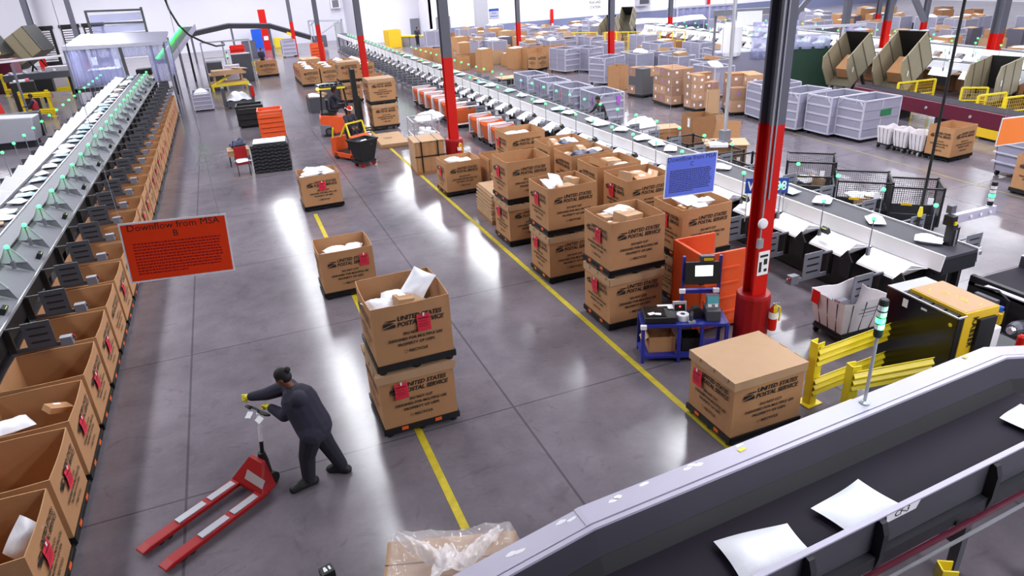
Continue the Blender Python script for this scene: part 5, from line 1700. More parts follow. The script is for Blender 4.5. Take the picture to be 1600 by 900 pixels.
for i, (x, y, z, k) in enumerate(((14.85, 14.75, .45, 'm0'), (15.1, 14.6, .40, 'c0'), (14.7, 15.0, .38, 'm1'))): parcel(k, (x, y, z), (.2, .1, i), ['white mailer', 'brown carton', 'crumpled white mailer'][i] + ' inside the left dark wire cage', 'parcels in the left dark wire cage', 1.3)
for i, (x, y, z, k) in enumerate(((14.5, 12.6, .60, 'm0'), (14.75, 12.4, .62, 'm2'), (14.35, 12.3, .55, 'c2'))): parcel(k, (x, y, z), (.2, .1, i), ['white mailer', 'folded white mailer', 'small carton'][i] + ' inside the middle dark wire cage', 'parcels in the middle dark wire cage', 1.3)
for k in range(3):
    wire_cage(13.8, 15.9 + 1.5 * k, R(-2), 1.0, 1.15, .95, 'dark wire cage, %s in the line farther along the right belt' % ORD[k])

# ------------------------------------------------------------------ right aisle things
for k, (y, nm) in enumerate(((17.35, 'left'), (16.72, 'middle'), (16.12, 'right'))):
    hamper(21.05 + .03 * k, y, R(-3), 'white canvas hamper, %s of three in front of the maroon conveyor' % nm, l=.72, w=.58, h=.60, z0=.16, printing=False)
shipping_box(21.45, 15.42, 0, 'open printed box standing beside the three white hampers', None, R(4), 'fl', sx=.98, sy=.86)
shipping_box(20.15, 11.55, 0, 'open printed box cut off at the right edge of the view', None, R(0), 'l')
t_ = thing('plastic_container', 'large grey plastic container below the orange sign at right edge', 'container', (21.35, 12.85, 0), R(-3))
m = MB(); l, w, h = 1.3, 1.15, 1.25
m.prism([(-l / 2 + .06, -w / 2 + .06, .16), (l / 2 - .06, -w / 2 + .06, .16), (l / 2, -w / 2, h), (-l / 2, -w / 2, h)], (0, .04, 0))
m.prism([(-l / 2 + .06, w / 2 - .06, .16), (l / 2 - .06, w / 2 - .06, .16), (l / 2, w / 2, h), (-l / 2, w / 2, h)], (0, -.04, 0))
m.prism([(-l / 2 + .06, -w / 2 + .06, .16), (-l / 2 + .06, w / 2 - .06, .16), (-l / 2, w / 2, h), (-l / 2, -w / 2, h)], (.04, 0, 0))
m.prism([(l / 2 - .06, -w / 2 + .06, .16), (l / 2 - .06, w / 2 - .06, .16), (l / 2, w / 2, h), (l / 2, -w / 2, h)], (-.04, 0, 0))
m.span((-l / 2 + .06, -w / 2 + .06, .16), (l / 2 - .06, w / 2 - .06, .22))
m.build('body', 'cage_panel', t_)
m = MB(); 
for z in (.45, .72, 1.0, h): m.span((-l / 2 - .03, -w / 2 - .02, z - .04), (-l / 2 + .06, w / 2 + .02, z))
for s in (-1, 1): m.span((-l / 2 - .03, s * w / 2 - .03, h - .05), (l / 2 + .03, s * w / 2 + .03, h))
m.build('rim', 'cage_frame', t_)
for sx in (-1, 1):
    for sy in (-1, 1): MB().lathe((sx * .5, sy * .45 - .03, .08), [(.08, 0), (.08, .06)], 12, axis='y').build('caster', 'rubber', t_)
# maroon conveyor
t_ = thing('maroon_conveyor', 'long maroon conveyor bed with yellow base behind the white hampers', 'conveyor', (24.3, 12.0, 0), math.atan(.12) * -1)
MB().span((-.45, 0, .42), (.45, 11.0, .98)).build('bed', 'maroon', t_, bevel=.03)
MB().span((-.40, 0, .985), (.40, 11.0, .995)).build('belt', 'belt_dark', t_)
MB().span((-.47, 0, .10), (-.40, 5.5, .40)).build('kick_plate', 'yellow_deep', t_)
for k in range(6): MB().span((-.35, .3 + 2.05 * k, 0), (.35, .45 + 2.05 * k, .42)).build('leg', 'dark_steel', t_)
for k in range(5): MB().lathe((-.46, 1 + 2 * k, .70), [(.06, -.0), (.05, -.03)], 10, axis='x').build('bolt_cover', 'alu', t_)
# tilted hampers (dumpers) in tan steel
def dumper(x, y, rz, tilt, label, load=True, s=1.0, group='tan steel tilted bins'):
    t = thing('tilt_bin', label, 'tilt bin', (x, y, 0), rz, group)
    def T(p):
        a = tilt
        px, py, pz = p[0] * s, p[1] * s, p[2] * s
        return (px * math.cos(a) - pz * math.sin(a), py, px * math.sin(a) + pz * math.cos(a) + .55 * s)
    def panel(pts, th, name, key):
        m = MB(); e = Vector(T(th)) - Vector(T((0, 0, 0))); m.prism([T(p) for p in pts], e); m.build(name, key, t)
    l, w, h = 2.1, 1.25, 1.45
    for sy, nm in ((-w / 2, 'side_panel'), (w / 2 - .05, 'side_panel')):
        panel([(0, sy, 0), (l, sy, 0), (l, sy, h), (.25, sy, h), (0, sy, h - .45)], (0, .05, 0), nm, 'tan_metal')
        for a in (.55, 1.35): 
            panel([(a, sy - .02, .02), (a + .05, sy - .02, .02), (a + .05, sy - .02, h), (a, sy - .02, h)], (0, .09, 0), 'side_rib', 'tan_dark')
    panel([(0, -w / 2, 0), (l, -w / 2, 0), (l, w / 2, 0), (0, w / 2, 0)], (0, 0, .05), 'bin_floor', 'tan_dark')
    panel([(l - .05, -w / 2, 0), (l - .05, w / 2, 0), (l - .05, w / 2, h), (l - .05, -w / 2, h)], (.05, 0, 0), 'end_panel', 'black')
    if load:
        panel([(.5, -.35, .10), (1.5, -.35, .10), (1.5, .35, .10), (.5, .35, .10)], (0, 0, .5), 'chute_board', 'kraft')
    m = MB()
    for sy in (-w * .42 * s, w * .42 * s):
        m.bar((.1, sy, 0), (.4 * s, sy, .75 * s), .10).bar((1.5 * s, sy, 0), (.9 * s, sy, 1.0 * s), .10).bar((.0, sy, .06), (1.7 * s, sy, .06), .10)
    m.build('stand', 'black', t)
    card(t, (Vector(T((.35, -w / 2 - .03, .75)))), (.06, .02, .22), 'white_paper', 'label_plate')
    return t
dumper(26.6, 25.2, R(12), R(33), 'tan steel tilted bin holding a brown board, leftmost of the row beside the green screen')
dumper(26.9, 22.6, R(12), R(33), 'tan steel tilted bin with pale board, second of the row beside the yellow fence', s=1.05)
dumper(27.9, 19.3, R(12), R(6), 'dark tan steel bin lying level behind the hanging cable', load=False, s=.95)
dumper(32.8, 18.9, R(12), R(28), 'tan steel tilted bin at right behind the far yellow fence', load=False, s=.95)
dumper(30.0, 53.5, R(30), R(30), 'far tan tilted bin behind the far yellow fences', load=False, s=.85, group='far tilted bins')
o = dumper(33.8, 56.5, R(40), R(55), 'far pale tilted bin right of the far yellow fences', load=False, s=.9, group='far tilted bins')
# yellow mesh fences
def fence(x, y, rz, L, label, h=1.15, group='yellow mesh fences', n=2):
    t = thing('mesh_fence', label, 'fence', (x, y, 0), rz, group)
    for k in range(n + 1): MB().span((k * L / n - .035, -.035, 0), (k * L / n + .035, .035, h)).span((k * L / n - .09, -.09, 0), (k * L / n + .09, .09, .015)).build('post', 'yellow', t)
    m = MB(); m.bar((0, 0, h), (L, 0, h), .06).bar((0, 0, .15), (L, 0, .15), .05).bar((0, 0, h * .55), (L, 0, h * .55), .04); m.build('rail', 'yellow', t)
    m = MB(); 
    q = int(L / .09)
    for i in range(1, q): m.bar((i * L / q, 0, .15), (i * L / q, 0, h), .008, .008)
    for i in range(1, 8): m.bar((0, 0, .15 + (h - .15) * i / 8), (L, 0, .15 + (h - .15) * i / 8), .008, .008)
    m.build('wire_mesh', 'yellow_deep', t)
    return t
fence(25.95, 21.45, R(-6), 1.9, 'yellow mesh fence in front of the second tan tilted bin', 1.2)
fence(27.3, 19.6, R(-40), .9, 'narrow yellow mesh fence beside the hanging cable', 1.1, n=1)
fence(25.7, 17.75, R(-6), 1.3, 'yellow mesh fence at right edge in front of the level bin', 1.2, n=1)
fence(26.3, 17.1, R(-6), 1.2, 'yellow mesh fence at far right, overlapping its neighbour', 1.15, n=1)
for k, (x, y, L) in enumerate(((25.6, 52.5, 2.8), (27.9, 49.9, 2.8), (30.2, 47.4, 2.8))): fence(x, y, R(-48), L, 'far yellow mesh fence, %s from the left before the back wall' % ORD[k], 1.5, n=3)
# green screened booth and hanging translucent panel
t_ = thing('green_booth', 'dark green screened booth beside the tan tilted bins', 'booth', (26.9, 27.7, 0), R(-30))
m = MB(); m.span((-1.4, -.7, 0), (1.0, .7, 2.2)); m.build('screen', 'green_screen', t_, bevel=.02)
m = MB()
for x in (-1.4, 1.3): m.bar((x, -.75, 0), (x, -.75, 3.1), .09)
m.bar((-1.5, -.75, 3.1), (2.3, -.75, 3.1), .12).bar((-1.5, -.75, 2.75), (1.0, -.75, 2.75), .07)
m.build('frame', 'cage_frame', t_)
m = MB(); m.grid(lambda u, v: (1.35 + .95 * u, -.78 + .04 * math.sin(16 * u), 2.2 + .9 * v), 16, 3); m.build('plastic_curtain', 'curtain', t_, smooth=True, solid=.006)
m = MB(); m.grid(lambda u, v: (-1.3 + 2.1 * u, -.74 + .06 * math.sin(22 * u), 2.1 + .65 * v), 26, 3); m.build('plastic_curtain', 'curtain', t_, smooth=True, solid=.006)
# braced mast behind it
t_ = thing('braced_mast', 'grey steel mast with two diagonal braces above the green booth', 'mast', (29.0, 27.6, 0), 0)
m = MB()
for s in (-.22, .22): m.bar((s * .8, s * .4, 0), (s * .8, s * .4, ZC), .20)
m.build('mast', 'column_gray', t_)
MB().bar((-.1, 0, 6.6), (-2.4, 1.2, 3.3), .22).build('brace', 'column_gray', t_)
MB().bar((1.2, -.8, 6.6), (3.2, -1.8, 3.0), .24).build('brace', 'column_gray', t_)

# ------------------------------------------------------------------ farther sorting lines with their lights
def far_line(x, y0, L, label, n):
    t = thing('sorting_conveyor', label, 'conveyor', (x, y0, 0), math.atan(.10) * -1)
    conveyor_frame(t, L, RZ, .42, 6.0)
    for s in (-1, 1):
        MB().prism([(s * .42, 0, RZ + .05), (s * .46, 0, RZ + .05), (s * .50, 0, RZ - .28), (s * .47, 0, RZ - .28)], (0, L, 0)).build('side_rail', 'white_steel', t)
        m = MB(); 
        P = L / n
        for k in range(n):
            y = k * P
            m.quad((s * .50, y, RZ - .25), (s * .50, y + P * .92, RZ - .25), (s * 1.0, y + P * .75, RZ - .52), (s * 1.0, y + .15, RZ - .50))
            m.quad((s * .50, y, RZ - .25), (s * 1.0, y + .15, RZ - .50), (s * 1.0, y - .02, RZ - .15), (s * .5, y, RZ - .2))
        m.build('hopper_row', 'white_steel', t)
        for k in range(n): beacon(t, (s * .85, k * P + .6, RZ - .25), .62)
    for k in range(n): MB().box((-.98, k * P + .5, RZ - .72), (.05, P * .5, .34)).build('gate', 'black' if k % 2 else 'gray_dark', t)
    return t
far_line(30.4, 14.0, 40, 'far white sorting conveyor with green beacons behind the tan tilted bins', 24)
far_line(35.2, 16.0, 34, 'second far white sorting conveyor with green beacons, beyond the first', 24)
for i in range(24):
    parcel('m%d' % (i % 4), (30.4 + .10 * (1 + 1.62 * i) + rnd.uniform(-.15, .15), 15.0 + 1.6 * i, RZ + .08), (0, 0, rnd.uniform(0, 6)), 'white mailer riding the first far line, %s from its near end' % ORD[i], 'mailers riding the first far line', 1.5)
column(32.5, 28.2, ZC, 2.9, 'red-based steel column standing between the two far sorting lines, left one')
column(35.9, 24.6, ZC, 2.2, 'large red-based steel column at right between the far sorting lines', w=.46)
column(44.8, 35.9, ZC, 1.6, 'thin far red-based column above the far sorting lines')
column(50.7, 45.0, ZC, 1.4, 'farthest red-based column in the upper right background')
column(38.5, 22.0, ZC, 3.4, 'red-based steel column cut off at the upper right edge')

# ------------------------------------------------------------------ along the right belt, farther down: orange canvas hampers
r3 = random.Random(8)
for k in range(9):
    t = thing('orange_hamper', 'orange canvas hamper, %s from the middle red column under the right belt' % (ORD[k]), 'hamper', (9.55, 24.7 + 1.28 * k + (1.6 if k > 2 else 0), 0), 0, 'orange canvas hampers under the right belt')
    m = MB(); l, w, h, z0 = .95, 1.05, .68, .2
    n = 8; N = 4 * n
    for s, z, sag in ((.74, z0, 0), (1.0, z0 + h, .10), (.96, z0 + h - .01, .10), (.70, z0 + .03, 0)):
        cs = [(-l / 2 * s, -w / 2 * s), (l / 2 * s, -w / 2 * s), (l / 2 * s, w / 2 * s), (-l / 2 * s, w / 2 * s)]
        for q in range(4):
            a, b = cs[q], cs[(q + 1) % 4]
            for i in range(n):
                u = i / n; m.v.append((a[0] + (b[0] - a[0]) * u, a[1] + (b[1] - a[1]) * u, z - sag * math.sin(PI * u)))
    for i in range(3):
        for q in range(N): m.f.append((i * N + q, i * N + (q + 1) % N, (i + 1) * N + (q + 1) % N, (i + 1) * N + q)); m.m.append(0)
    m.f.append(tuple(range(N - 1, -1, -1))); m.m.append(0); m.f.append(tuple(3 * N + q for q in range(N))); m.m.append(0)
    m.build('canvas_bag', 'canvas_orange', t)
    m = MB()
    for sx in (-1, 1):
        for sy in (-1, 1): m.bar((sx * l / 2, sy * w / 2, z0), (sx * l / 2, sy * w / 2, z0 + h + .06), .045)
    for sy in (-1, 1): m.bar((-l / 2, sy * w / 2, z0 + h + .05), (l / 2, sy * w / 2, z0 + h + .05), .04); m.bar((-l / 2, sy * w / 2, z0), (l / 2, sy * w / 2, z0), .05)
    m.build('frame', 'white_steel', t)
    MB().span((-l / 2, w / 2 - .01, z0 + .1), (l / 2, w / 2 + .02, z0 + h)).build('white_side', 'canvas', t)
    MB().span((-l / 2, -w / 2, z0 - .06), (l / 2, w / 2, z0)).build('base', 'black', t)
    for sx in (-1, 1):
        for sy in (-1, 1): MB().lathe((sx * .36, sy * .4 - .02, .07), [(.07, 0), (.07, .04)], 10, axis='y').build('caster', 'rubber', t)
# cardboard bundle with straps, flat stacks
t_ = thing('cardboard_bundle', 'strapped bundle of flat cardboard standing by the yellow line', 'bundle', (6.05, 23.58, 0), R(-4))
m = MB(); n = 20
for k in range(n):
    x = -.52 + 1.04 * k / n
    m.span((x, -.55 + .012 * math.sin(k * 5), .12), (x + 1.04 / n - .006, .55, 1.12 + .012 * math.sin(k * 2.7)))
m.build('sheets', 'kraft', t_)
MB().span((-.55, -.58, 1.13), (.55, .58, 1.155)).build('top_sheet', 'kraft_pale', t_)
m = MB(); m.span((-.54, -.575, .1), (-.525, .575, 1.14)); m.build('side_sheet', 'kraft_pale', t_)
for x in (-.3, .28): 
    m = MB(); m.span((x - .02, -.585, .05), (x + .02, -.578, 1.16)); m.span((x - .02, -.585, 1.155), (x + .02, .585, 1.162)); m.build('strap', 'strap', t_)
m = MB(); m.span((-.545, -.582, .62), (.545, -.576, .66)); m.build('strap', 'strap', t_)
MB().span((-.55, -.58, 0), (.55, .58, .12)).build('skid', 'kraft_dark', t_)
def flat_stack(x, y, rz, l, w, n, th, label, lean=0.0, z0=.1):
    t = thing('flat_box_stack', label, 'stack', (x, y, 0), rz)
    MB().span((-l / 2, -w / 2, 0), (l / 2, w / 2, z0)).build('skid', 'kraft_dark', t)
    for k in range(n):
        z = z0 + k * th
        d = lean * (k / n) ** 2
        m = MB().span((-l / 2 + d + .02 * math.sin(k * 3), -w / 2 + .015 * math.sin(k * 5), z + .004), (l / 2 + d + .02 * math.sin(k * 3), w / 2 + .015 * math.sin(k * 5), z + th - .004))
        if k == n - 1: 
            m.box((d - .1, -.1, z + th - .003), (.30, .05, .003), m=1); m.box((d - .1, .05, z + th - .003), (.40, .04, .003), m=1); m.box((d - .1, .15, z + th - .003), (.34, .03, .003), m=1)
        m.build('flat_box', ['kraft_pale', 'ink'], t)
    return t
flat_stack(6.55, 17.55, R(-2), 1.15, 1.35, 16, .048, 'stack of flat pale cardboard boxes between the open boxes by the line', .06)
flat_stack(5.88, 28.85, R(-3), 1.15, 2.3, 3, .045, 'low stack of flat printed cardboard lying by the forklift', z0=.05)
tall_carton(7.5, 20.35, 0, .95, 1.0, 1.05, 'brown carton with pale rim between the single box and bundle', key='kraft')
flat_stack(7.45, 19.3, 0, .9, .8, 12, .05, 'pale stack of flat boxes behind the single open box')
# ------------------------------------------------------------------ forklift with its load
def forklift():
    t = thing('forklift', 'orange and black forklift facing two stacked boxes, amber lamps lit', 'forklift', (4.45, 32.0, 0), R(-6))
    m = MB(); m.prism([(-.95, -.48, .12), (.55, -.48, .12), (.55, -.48, .62), (.1, -.48, .80), (-.85, -.48, .95), (-.98, -.48, .80)], (0, .96, 0)); m.build('body', 'orange', t, bevel=.03)
    m = MB(); m.prism([(-1.02, -.50, .10), (-.55, -.50, .10), (-.55, -.50, .50), (-.98, -.50, .55)], (0, 1.0, 0)); m.build('counterweight', 'gray_paint', t, bevel=.03)
    MB().span((-.9, -.44, .94), (-.2, .44, 1.02)).build('seat_deck', 'black', t)
    MB().span((-.55, -.25, 1.0), (-.1, .25, 1.12)).span((-.62, -.25, 1.1), (-.50, .25, 1.55)).build('seat', 'black', t, bevel=.03)
    for x, y in ((-.85, -.42), (-.85, .42), (.35, -.42), (.35, .42)):
        MB().bar((x, y, .8), (x + (.12 if x < 0 else -.12), y * .95, 2.08), .06).build('guard_post', 'black', t)
    m = MB(); m.bar((-.75, -.42, 2.1), (.28, -.42, 2.1), .07).bar((-.75, .42, 2.1), (.28, .42, 2.1), .07)
    for k in range(6): m.bar((-.7 + .19 * k, -.42, 2.12), (-.7 + .19 * k, .42, 2.12), .04)
    m.build('roof_guard', 'black', t)
    m = MB(); m.bar((-.8, -.46, 2.06), (-.30, -.46, 2.06), .06); m.bar((-.05, -.46, 2.06), (.30, -.46, 2.06), .08); m.build('hi_vis_strip', 'yellow', t)
    for x, y, z in ((-.86, -.50, 2.08), (.42, -.50, 1.15)):
        MB().lathe((x, y, z), [(.05, -.05), (.07, 0), (.05, .06)], 12).build('amber_lamp', 'amber_lens', t, smooth=True)
    m = MB()
    for y in (-.34, .34): m.span((.62, y - .07, .08), (.82, y + .07, 2.75))
    m.span((.66, -.34, 2.62), (.80, .34, 2.75)).span((.66, -.34, 1.4), (.78, .34, 1.5)).span((.66, -.34, .2), (.78, .34, .3))
    m.build('mast', 'black', t)
    m = MB(); m.span((.84, -.45, .15), (.90, .45, 1.25)); 
    for k in range(5): m.span((.83, -.42 + .2 * k, .15), (.92, -.38 + .2 * k, 1.5))
    m.build('carriage', 'black', t)
    for y in (-.28, .28): MB().span((.86, y - .05, .04), (1.9, y + .05, .08)).build('fork', 'dark_steel', t)
    for x, y, r in ((.42, -.45, .27), (.42, .39, .27), (-.65, -.42, .22), (-.65, .36, .22)):
        m = MB(); m.lathe((x, y, r), [(r * .6, -.09), (r, -.07), (r, .09), (r * .6, .11)], 18, axis='y'); m.lathe((x, y - .085, r), [(r * .5, -.01), (r * .45, .0)], 12, m=1, axis='y'); m.build('wheel', ['rubber', 'gray_dark'], t)
    MB().tube([(.30, 0, .8), (.10, 0, 1.25)], .03, 8).lathe((.08, 0, 1.27), [(.16, 0), (.17, .02), (.16, .04)], 14).build('steering_wheel', 'black', t)
forklift()
human('person', 'forklift driver in dark navy jacket seated under the roof guard', dict(
    pelvis=(4.15, 32.02, 1.20), hipL=(4.2, 32.12, 1.2), hipR=(4.2, 31.92, 1.2), kneeL=(4.62, 32.14, 1.20), kneeR=(4.62, 31.90, 1.20), ankL=(4.72, 32.14, .80), ankR=(4.72, 31.90, .80), toeL=(4.92, 32.14, .76), toeR=(4.92, 31.90, .76),
    chest=(4.18, 32.0, 1.55), neck=(4.22, 32.0, 1.76), head=(4.27, 32.0, 1.91), shL=(4.2, 32.2, 1.70), shR=(4.2, 31.8, 1.70), elL=(4.42, 32.24, 1.48), elR=(4.45, 31.72, 1.48), haL=(4.60, 32.08, 1.36), haR=(4.66, 31.82, 1.42)), (1, 0, 0), fine=.025, group=None)
shipping_box(6.33, 31.95, .06, 'lidless box at the bottom of the stack in front of the forklift', 'boxes stacked before the forklift', letters='fl', lid=True)
shipping_box(6.30, 31.95, .06 + STACK, 'printed box on top of the stack in front of the forklift', 'boxes stacked before the forklift', letters='fl', lid=True)

# ------------------------------------------------------------------ orange tow tractor and black bin
def tugger():
    t = thing('tow_tractor', 'small orange stand-on tow tractor pulling the black wheeled bin', 'tractor', (3.95, 26.95, 0), R(-62))
    m = MB(); m.span((-.75, -.42, .10), (.75, .42, .30)); m.build('chassis', 'orange', t, bevel=.03)
    m = MB(); m.prism([(.40, -.42, .28), (.75, -.42, .28), (.72, -.42, .92), (.45, -.42, .98)], (0, .84, 0)); p = m.build('front_panel', 'orange', t, bevel=.03)
    m = MB(); add_text(m, 'G2', 0, 0, .20, bold=.006, align='CENTER'); m.build('lettering', 'ink', p, (.765, .02, .50), (PI / 2, 0, PI / 2))
    m = MB(); m.prism([(-.75, -.42, .28), (-.45, -.42, .28), (-.48, -.42, .85), (-.72, -.42, .80)], (0, .84, 0)); m.build('rear_panel', 'orange', t, bevel=.03)
    MB().span((-.45, -.4, .30), (.40, .4, .32)).build('step_mat', 'black', t)
    m = MB()
    for y in (-.38, .38): m.bar((.5, y, .9), (.35, y, 1.42), .05).bar((-.6, y, .8), (-.5, y, 1.2), .05)
    m.bar((.35, -.38, 1.42), (.35, .38, 1.42), .05).bar((.35, -.38, 1.42), (-.1, -.38, .9), .05)
    m.build('grab_frame', 'yellow', t)
    for x in (-.5, .5):
        for y in (-.42, .36): MB().lathe((x, y, .13), [(.13, 0), (.13, .07)], 14, axis='y').build('wheel', 'rubber', t)
    m = MB(); m.tube([(.48, 0, .95), (.42, 0, 1.1)], .03, 8); m.bar((.42, -.2, 1.12), (.42, .2, 1.12), .035); m.build('handlebar', 'black', t)
tugger()
human('person', 'tow tractor driver in navy jacket and red and white santa hat', dict(
    pelvis=(3.96, 27.1, 1.12), hipL=(4.03, 27.16, 1.08), hipR=(3.88, 27.08, 1.08), kneeL=(4.05, 27.1, .70), kneeR=(3.9, 27.02, .70), ankL=(4.02, 27.16, .40), ankR=(3.88, 27.08, .40), toeL=(4.1, 26.98, .35), toeR=(3.96, 26.9, .35),
    chest=(4.0, 27.02, 1.46), neck=(4.03, 26.98, 1.66), head=(4.06, 26.93, 1.82), shL=(4.2, 27.08, 1.60), shR=(3.84, 26.92, 1.60), elL=(4.3, 26.95, 1.35), elR=(3.88, 26.72, 1.38), haL=(4.22, 26.74, 1.22), haR=(4.02, 26.62, 1.22)), (.45, -.89, 0), hat='santa', fine=.025)
def tilt_cart(x, y, rz, label):
    t = thing('wheeled_bin', label, 'bin', (x, y, 0), rz)
    m = MB()
    B = [(-.22, -.30, .22), (.22, -.30, .22), (.22, .30, .22), (-.22, .30, .22)]
    T = [(-.36, -.44, .98), (.36, -.44, .98), (.36, .44, .98), (-.36, .44, .98)]
    I = [(-.33, -.41, .98), (.33, -.41, .98), (.33, .41, .98), (-.33, .41, .98)]
    J = [(-.20, -.28, .26), (.20, -.28, .26), (.20, .28, .26), (-.20, .28, .26)]
    m.v = B + T + I + J
    for a in (0, 4, 8):
        for k in range(4): m.f.append((a + k, a + (k + 1) % 4, a + 4 + (k + 1) % 4, a + 4 + k))
    m.f += [(3, 2, 1, 0), (12, 13, 14, 15)]; m.m = [0] * len(m.f)
    m.build('tub', 'black', t, bevel=.012)
    m = MB(); r = .41
    for a, b in ((T[0], T[1]), (T[1], T[2]), (T[2], T[3]), (T[3], T[0])): m.bar(a, b, .06, .05)
    m.build('rim', 'black', t)
    MB().span((-.24, -.34, .14), (.24, .34, .22)).build('base', 'rubber', t)
    for sx in (-1, 1):
        for sy in (-1, 1): MB().lathe((sx * .18 - .02, sy * .26, .08), [(.08, 0), (.08, .05)], 12, axis='x').build('caster', 'dark_red', t)
    return t
tilt_cart(4.15, 25.55, R(-62), 'black plastic wheeled bin holding white parcels behind the orange tractor')
for i, (dx, dy, k) in enumerate(((.12, -.1, 'm0'), (-.1, .1, 'n0'), (.05, .2, 'm1'))): parcel(k, (4.15 + dx, 25.55 + dy, .86), (.1, .2, i), ['white mailer', 'dark mailer', 'folded white mailer'][i] + ' in the black wheeled bin', 'parcels in the black wheeled bin', .9)
# white wire cart with paper rolls by the middle column
t_ = thing('wire_cart', 'wire cart loaded with white rolls left of the middle red column', 'cart', (6.78, 26.6, 0), R(-4))
m = MB()
for x in (-.5, .5):
    for y in (-.7, .7): m.bar((x, y, .12), (x, y, 1.25), .04)
for z in (.16, .7, 1.25):
    for s in (-1, 1): m.bar((-.5, s * .7, z), (.5, s * .7, z), .03).bar((s * .5, -.7, z), (s * .5, .7, z), .03)
for k in range(9): m.bar((-.45 + .11 * k, -.7, .16), (-.45 + .11 * k, -.7, .70), .014)
m.build('frame', 'alu', t_)
MB().span((-.5, -.7, .14), (.5, .7, .18)).build('deck', 'gray_dark', t_)
for k, (x, y, z) in enumerate(((-.22, -.5, .62), (.02, -.5, .70), (.26, -.5, .62), (-.10, -.2, .75), (.15, -.2, .72))): MB().lathe((x, y, .18), [(.11, 0), (.11, z), (.1, z + .02)], 14).build('paper_roll', 'white_paper', t_)
for sx in (-1, 1):
    for sy in (-1, 1): MB().lathe((sx * .42, sy * .6 - .02, .06), [(.06, 0), (.06, .04)], 10, axis='y').build('caster', 'rubber', t_)
o = mk('white_bag', mailer_mesh(1.1, .7, .55, 91, 'poly_white'), None, (7.35, 27.9, 1.0), (.1, -.1, .3)); tag(o, 'full white bag slumped behind the wire cart of rolls', 'bag')

# ------------------------------------------------------------------ open boxes far down the aisle
GB = 'open boxes far down the aisle'
k_ = 0
for i in range(4):
    for j in range(4):
        x, y = 5.15 + 1.22 * i, 48.9 + 1.35 * j + .1 * math.sin(i * 3)
        if i == 1 and j == 3: continue
        shipping_box(x, y, 0, 'open box of mail, %s from left, row %d of the far block' % (ORD[i], j + 1), GB, R(2 * math.sin(i + j)), 'f' if j == 0 else 'l' if i == 0 else '', ('l', 0) if i == 0 else None)
        heap(x, y, 1.02, 0, [('m%d' % ((i + j) % 4), .0, .0, .06, (0, .1, i + j * .7), 1.3)], 'box %s from left in far row %d' % (ORD[i], j + 1), 'mail in the far aisle boxes', 'kraft' if (i + j) % 2 else 'kraft_pale', k_, True); k_ += 1
shipping_box(6.35, 40.6, 0, 'lidded printed box standing behind the forklift', None, R(0), 'fl', lid=True)
shipping_box(6.35, 40.6, STACK, 'upper lidded printed box standing behind the forklift', None, R(0), 'fl', lid=True)
shipping_box(8.1, 39.8, 0, 'open box under the right belt beside the third red column', None, 0, 'f')
shipping_box(8.1, 42.6, 0, 'open box under the right belt behind the third red column', None, 0, 'f')
tall_carton(5.15, 41.2, R(4), 1.1, 1.1, 1.0, 'grey tote heaped with blue mailers left of the lidded boxes', key='cage_panel_dark', fill='poly_blue', name='mail_tote')
tall_carton(4.25, 38.6, R(4), 1.0, 1.1, .78, 'dark tote heaped with mixed parcels behind the forklift', key='gray_dark', fill='kraft_pale', name='mail_tote')
for i, (x, y, k) in enumerate(((4.1, 38.5, 'm0'), (4.5, 38.7, 'c1'), (4.2, 38.9, 'p0'))): parcel(k, (x, y, .84), (.2, .1, i), ['white mailer', 'brown carton', 'padded envelope'][i] + ' on the dark tote behind the forklift', 'parcels on the dark tote', 1.4)
flat_stack(6.15, 57.0, R(5), 1.3, 1.6, 7, .12, 'pale stack of flat boxes beyond the far open boxes', z0=.12)
flat_stack(6.6, 54.9, R(5), 1.2, 1.0, 4, .12, 'low pale stack of flat boxes right beyond the far open boxes', z0=.12)
# collapsed orange and black bins
def ribbed_stack(x, y, rz, l, w, n, th, key, label, name='collapsed_bin_stack'):
    t = thing(name, label, 'bin stack', (x, y, 0), rz)
    for k in range(n):
        z = .08 + k * th
        m = MB(); m.span((-l / 2, -w / 2, z), (l / 2, w / 2, z + th - .015)); 
        m.span((-l / 2 + .1, -w / 2 - .02, z + .02), (l / 2 - .1, -w / 2 + .01, z + th * .45))
        m.build('collapsed_bin', key, t, bevel=.012)
    m = MB()
    a = .06
    z = .08 + n * th
    m.span((-l / 2, -w / 2, z), (l / 2, -w / 2 + a, z + .12)).span((-l / 2, w / 2 - a, z), (l / 2, w / 2, z + .12)).span((-l / 2, -w / 2, z), (-l / 2 + a, w / 2, z + .12)).span((l / 2 - a, -w / 2, z), (l / 2, w / 2, z + .12))
    m.build('top_rim', key, t)
    MB().span((-l / 2 + .1, -w / 2 + .1, 0), (l / 2 - .1, w / 2 - .1, .08)).build('foot', key, t)
    return t
ribbed_stack(1.48, 33.2, R(-4), 1.08, 1.15, 5, .21, 'orange', 'stack of collapsed orange plastic bins behind the black crate')
ribbed_stack(.75, 36.7, R(-4), 1.25, 1.2, 3, .28, 'black', 'stack of collapsed black plastic bins left of the orange ones')
ribbed_stack(1.35, 66.0, R(-4), 1.15, 1.2, 6, .24, 'red_paint', 'far stack of collapsed red plastic bins before the blue cabinet')
ribbed_stack(7.75, 64.3, R(-4), 1.15, 1.2, 5, .24, 'orange', 'far stack of collapsed orange bins beside a red column')
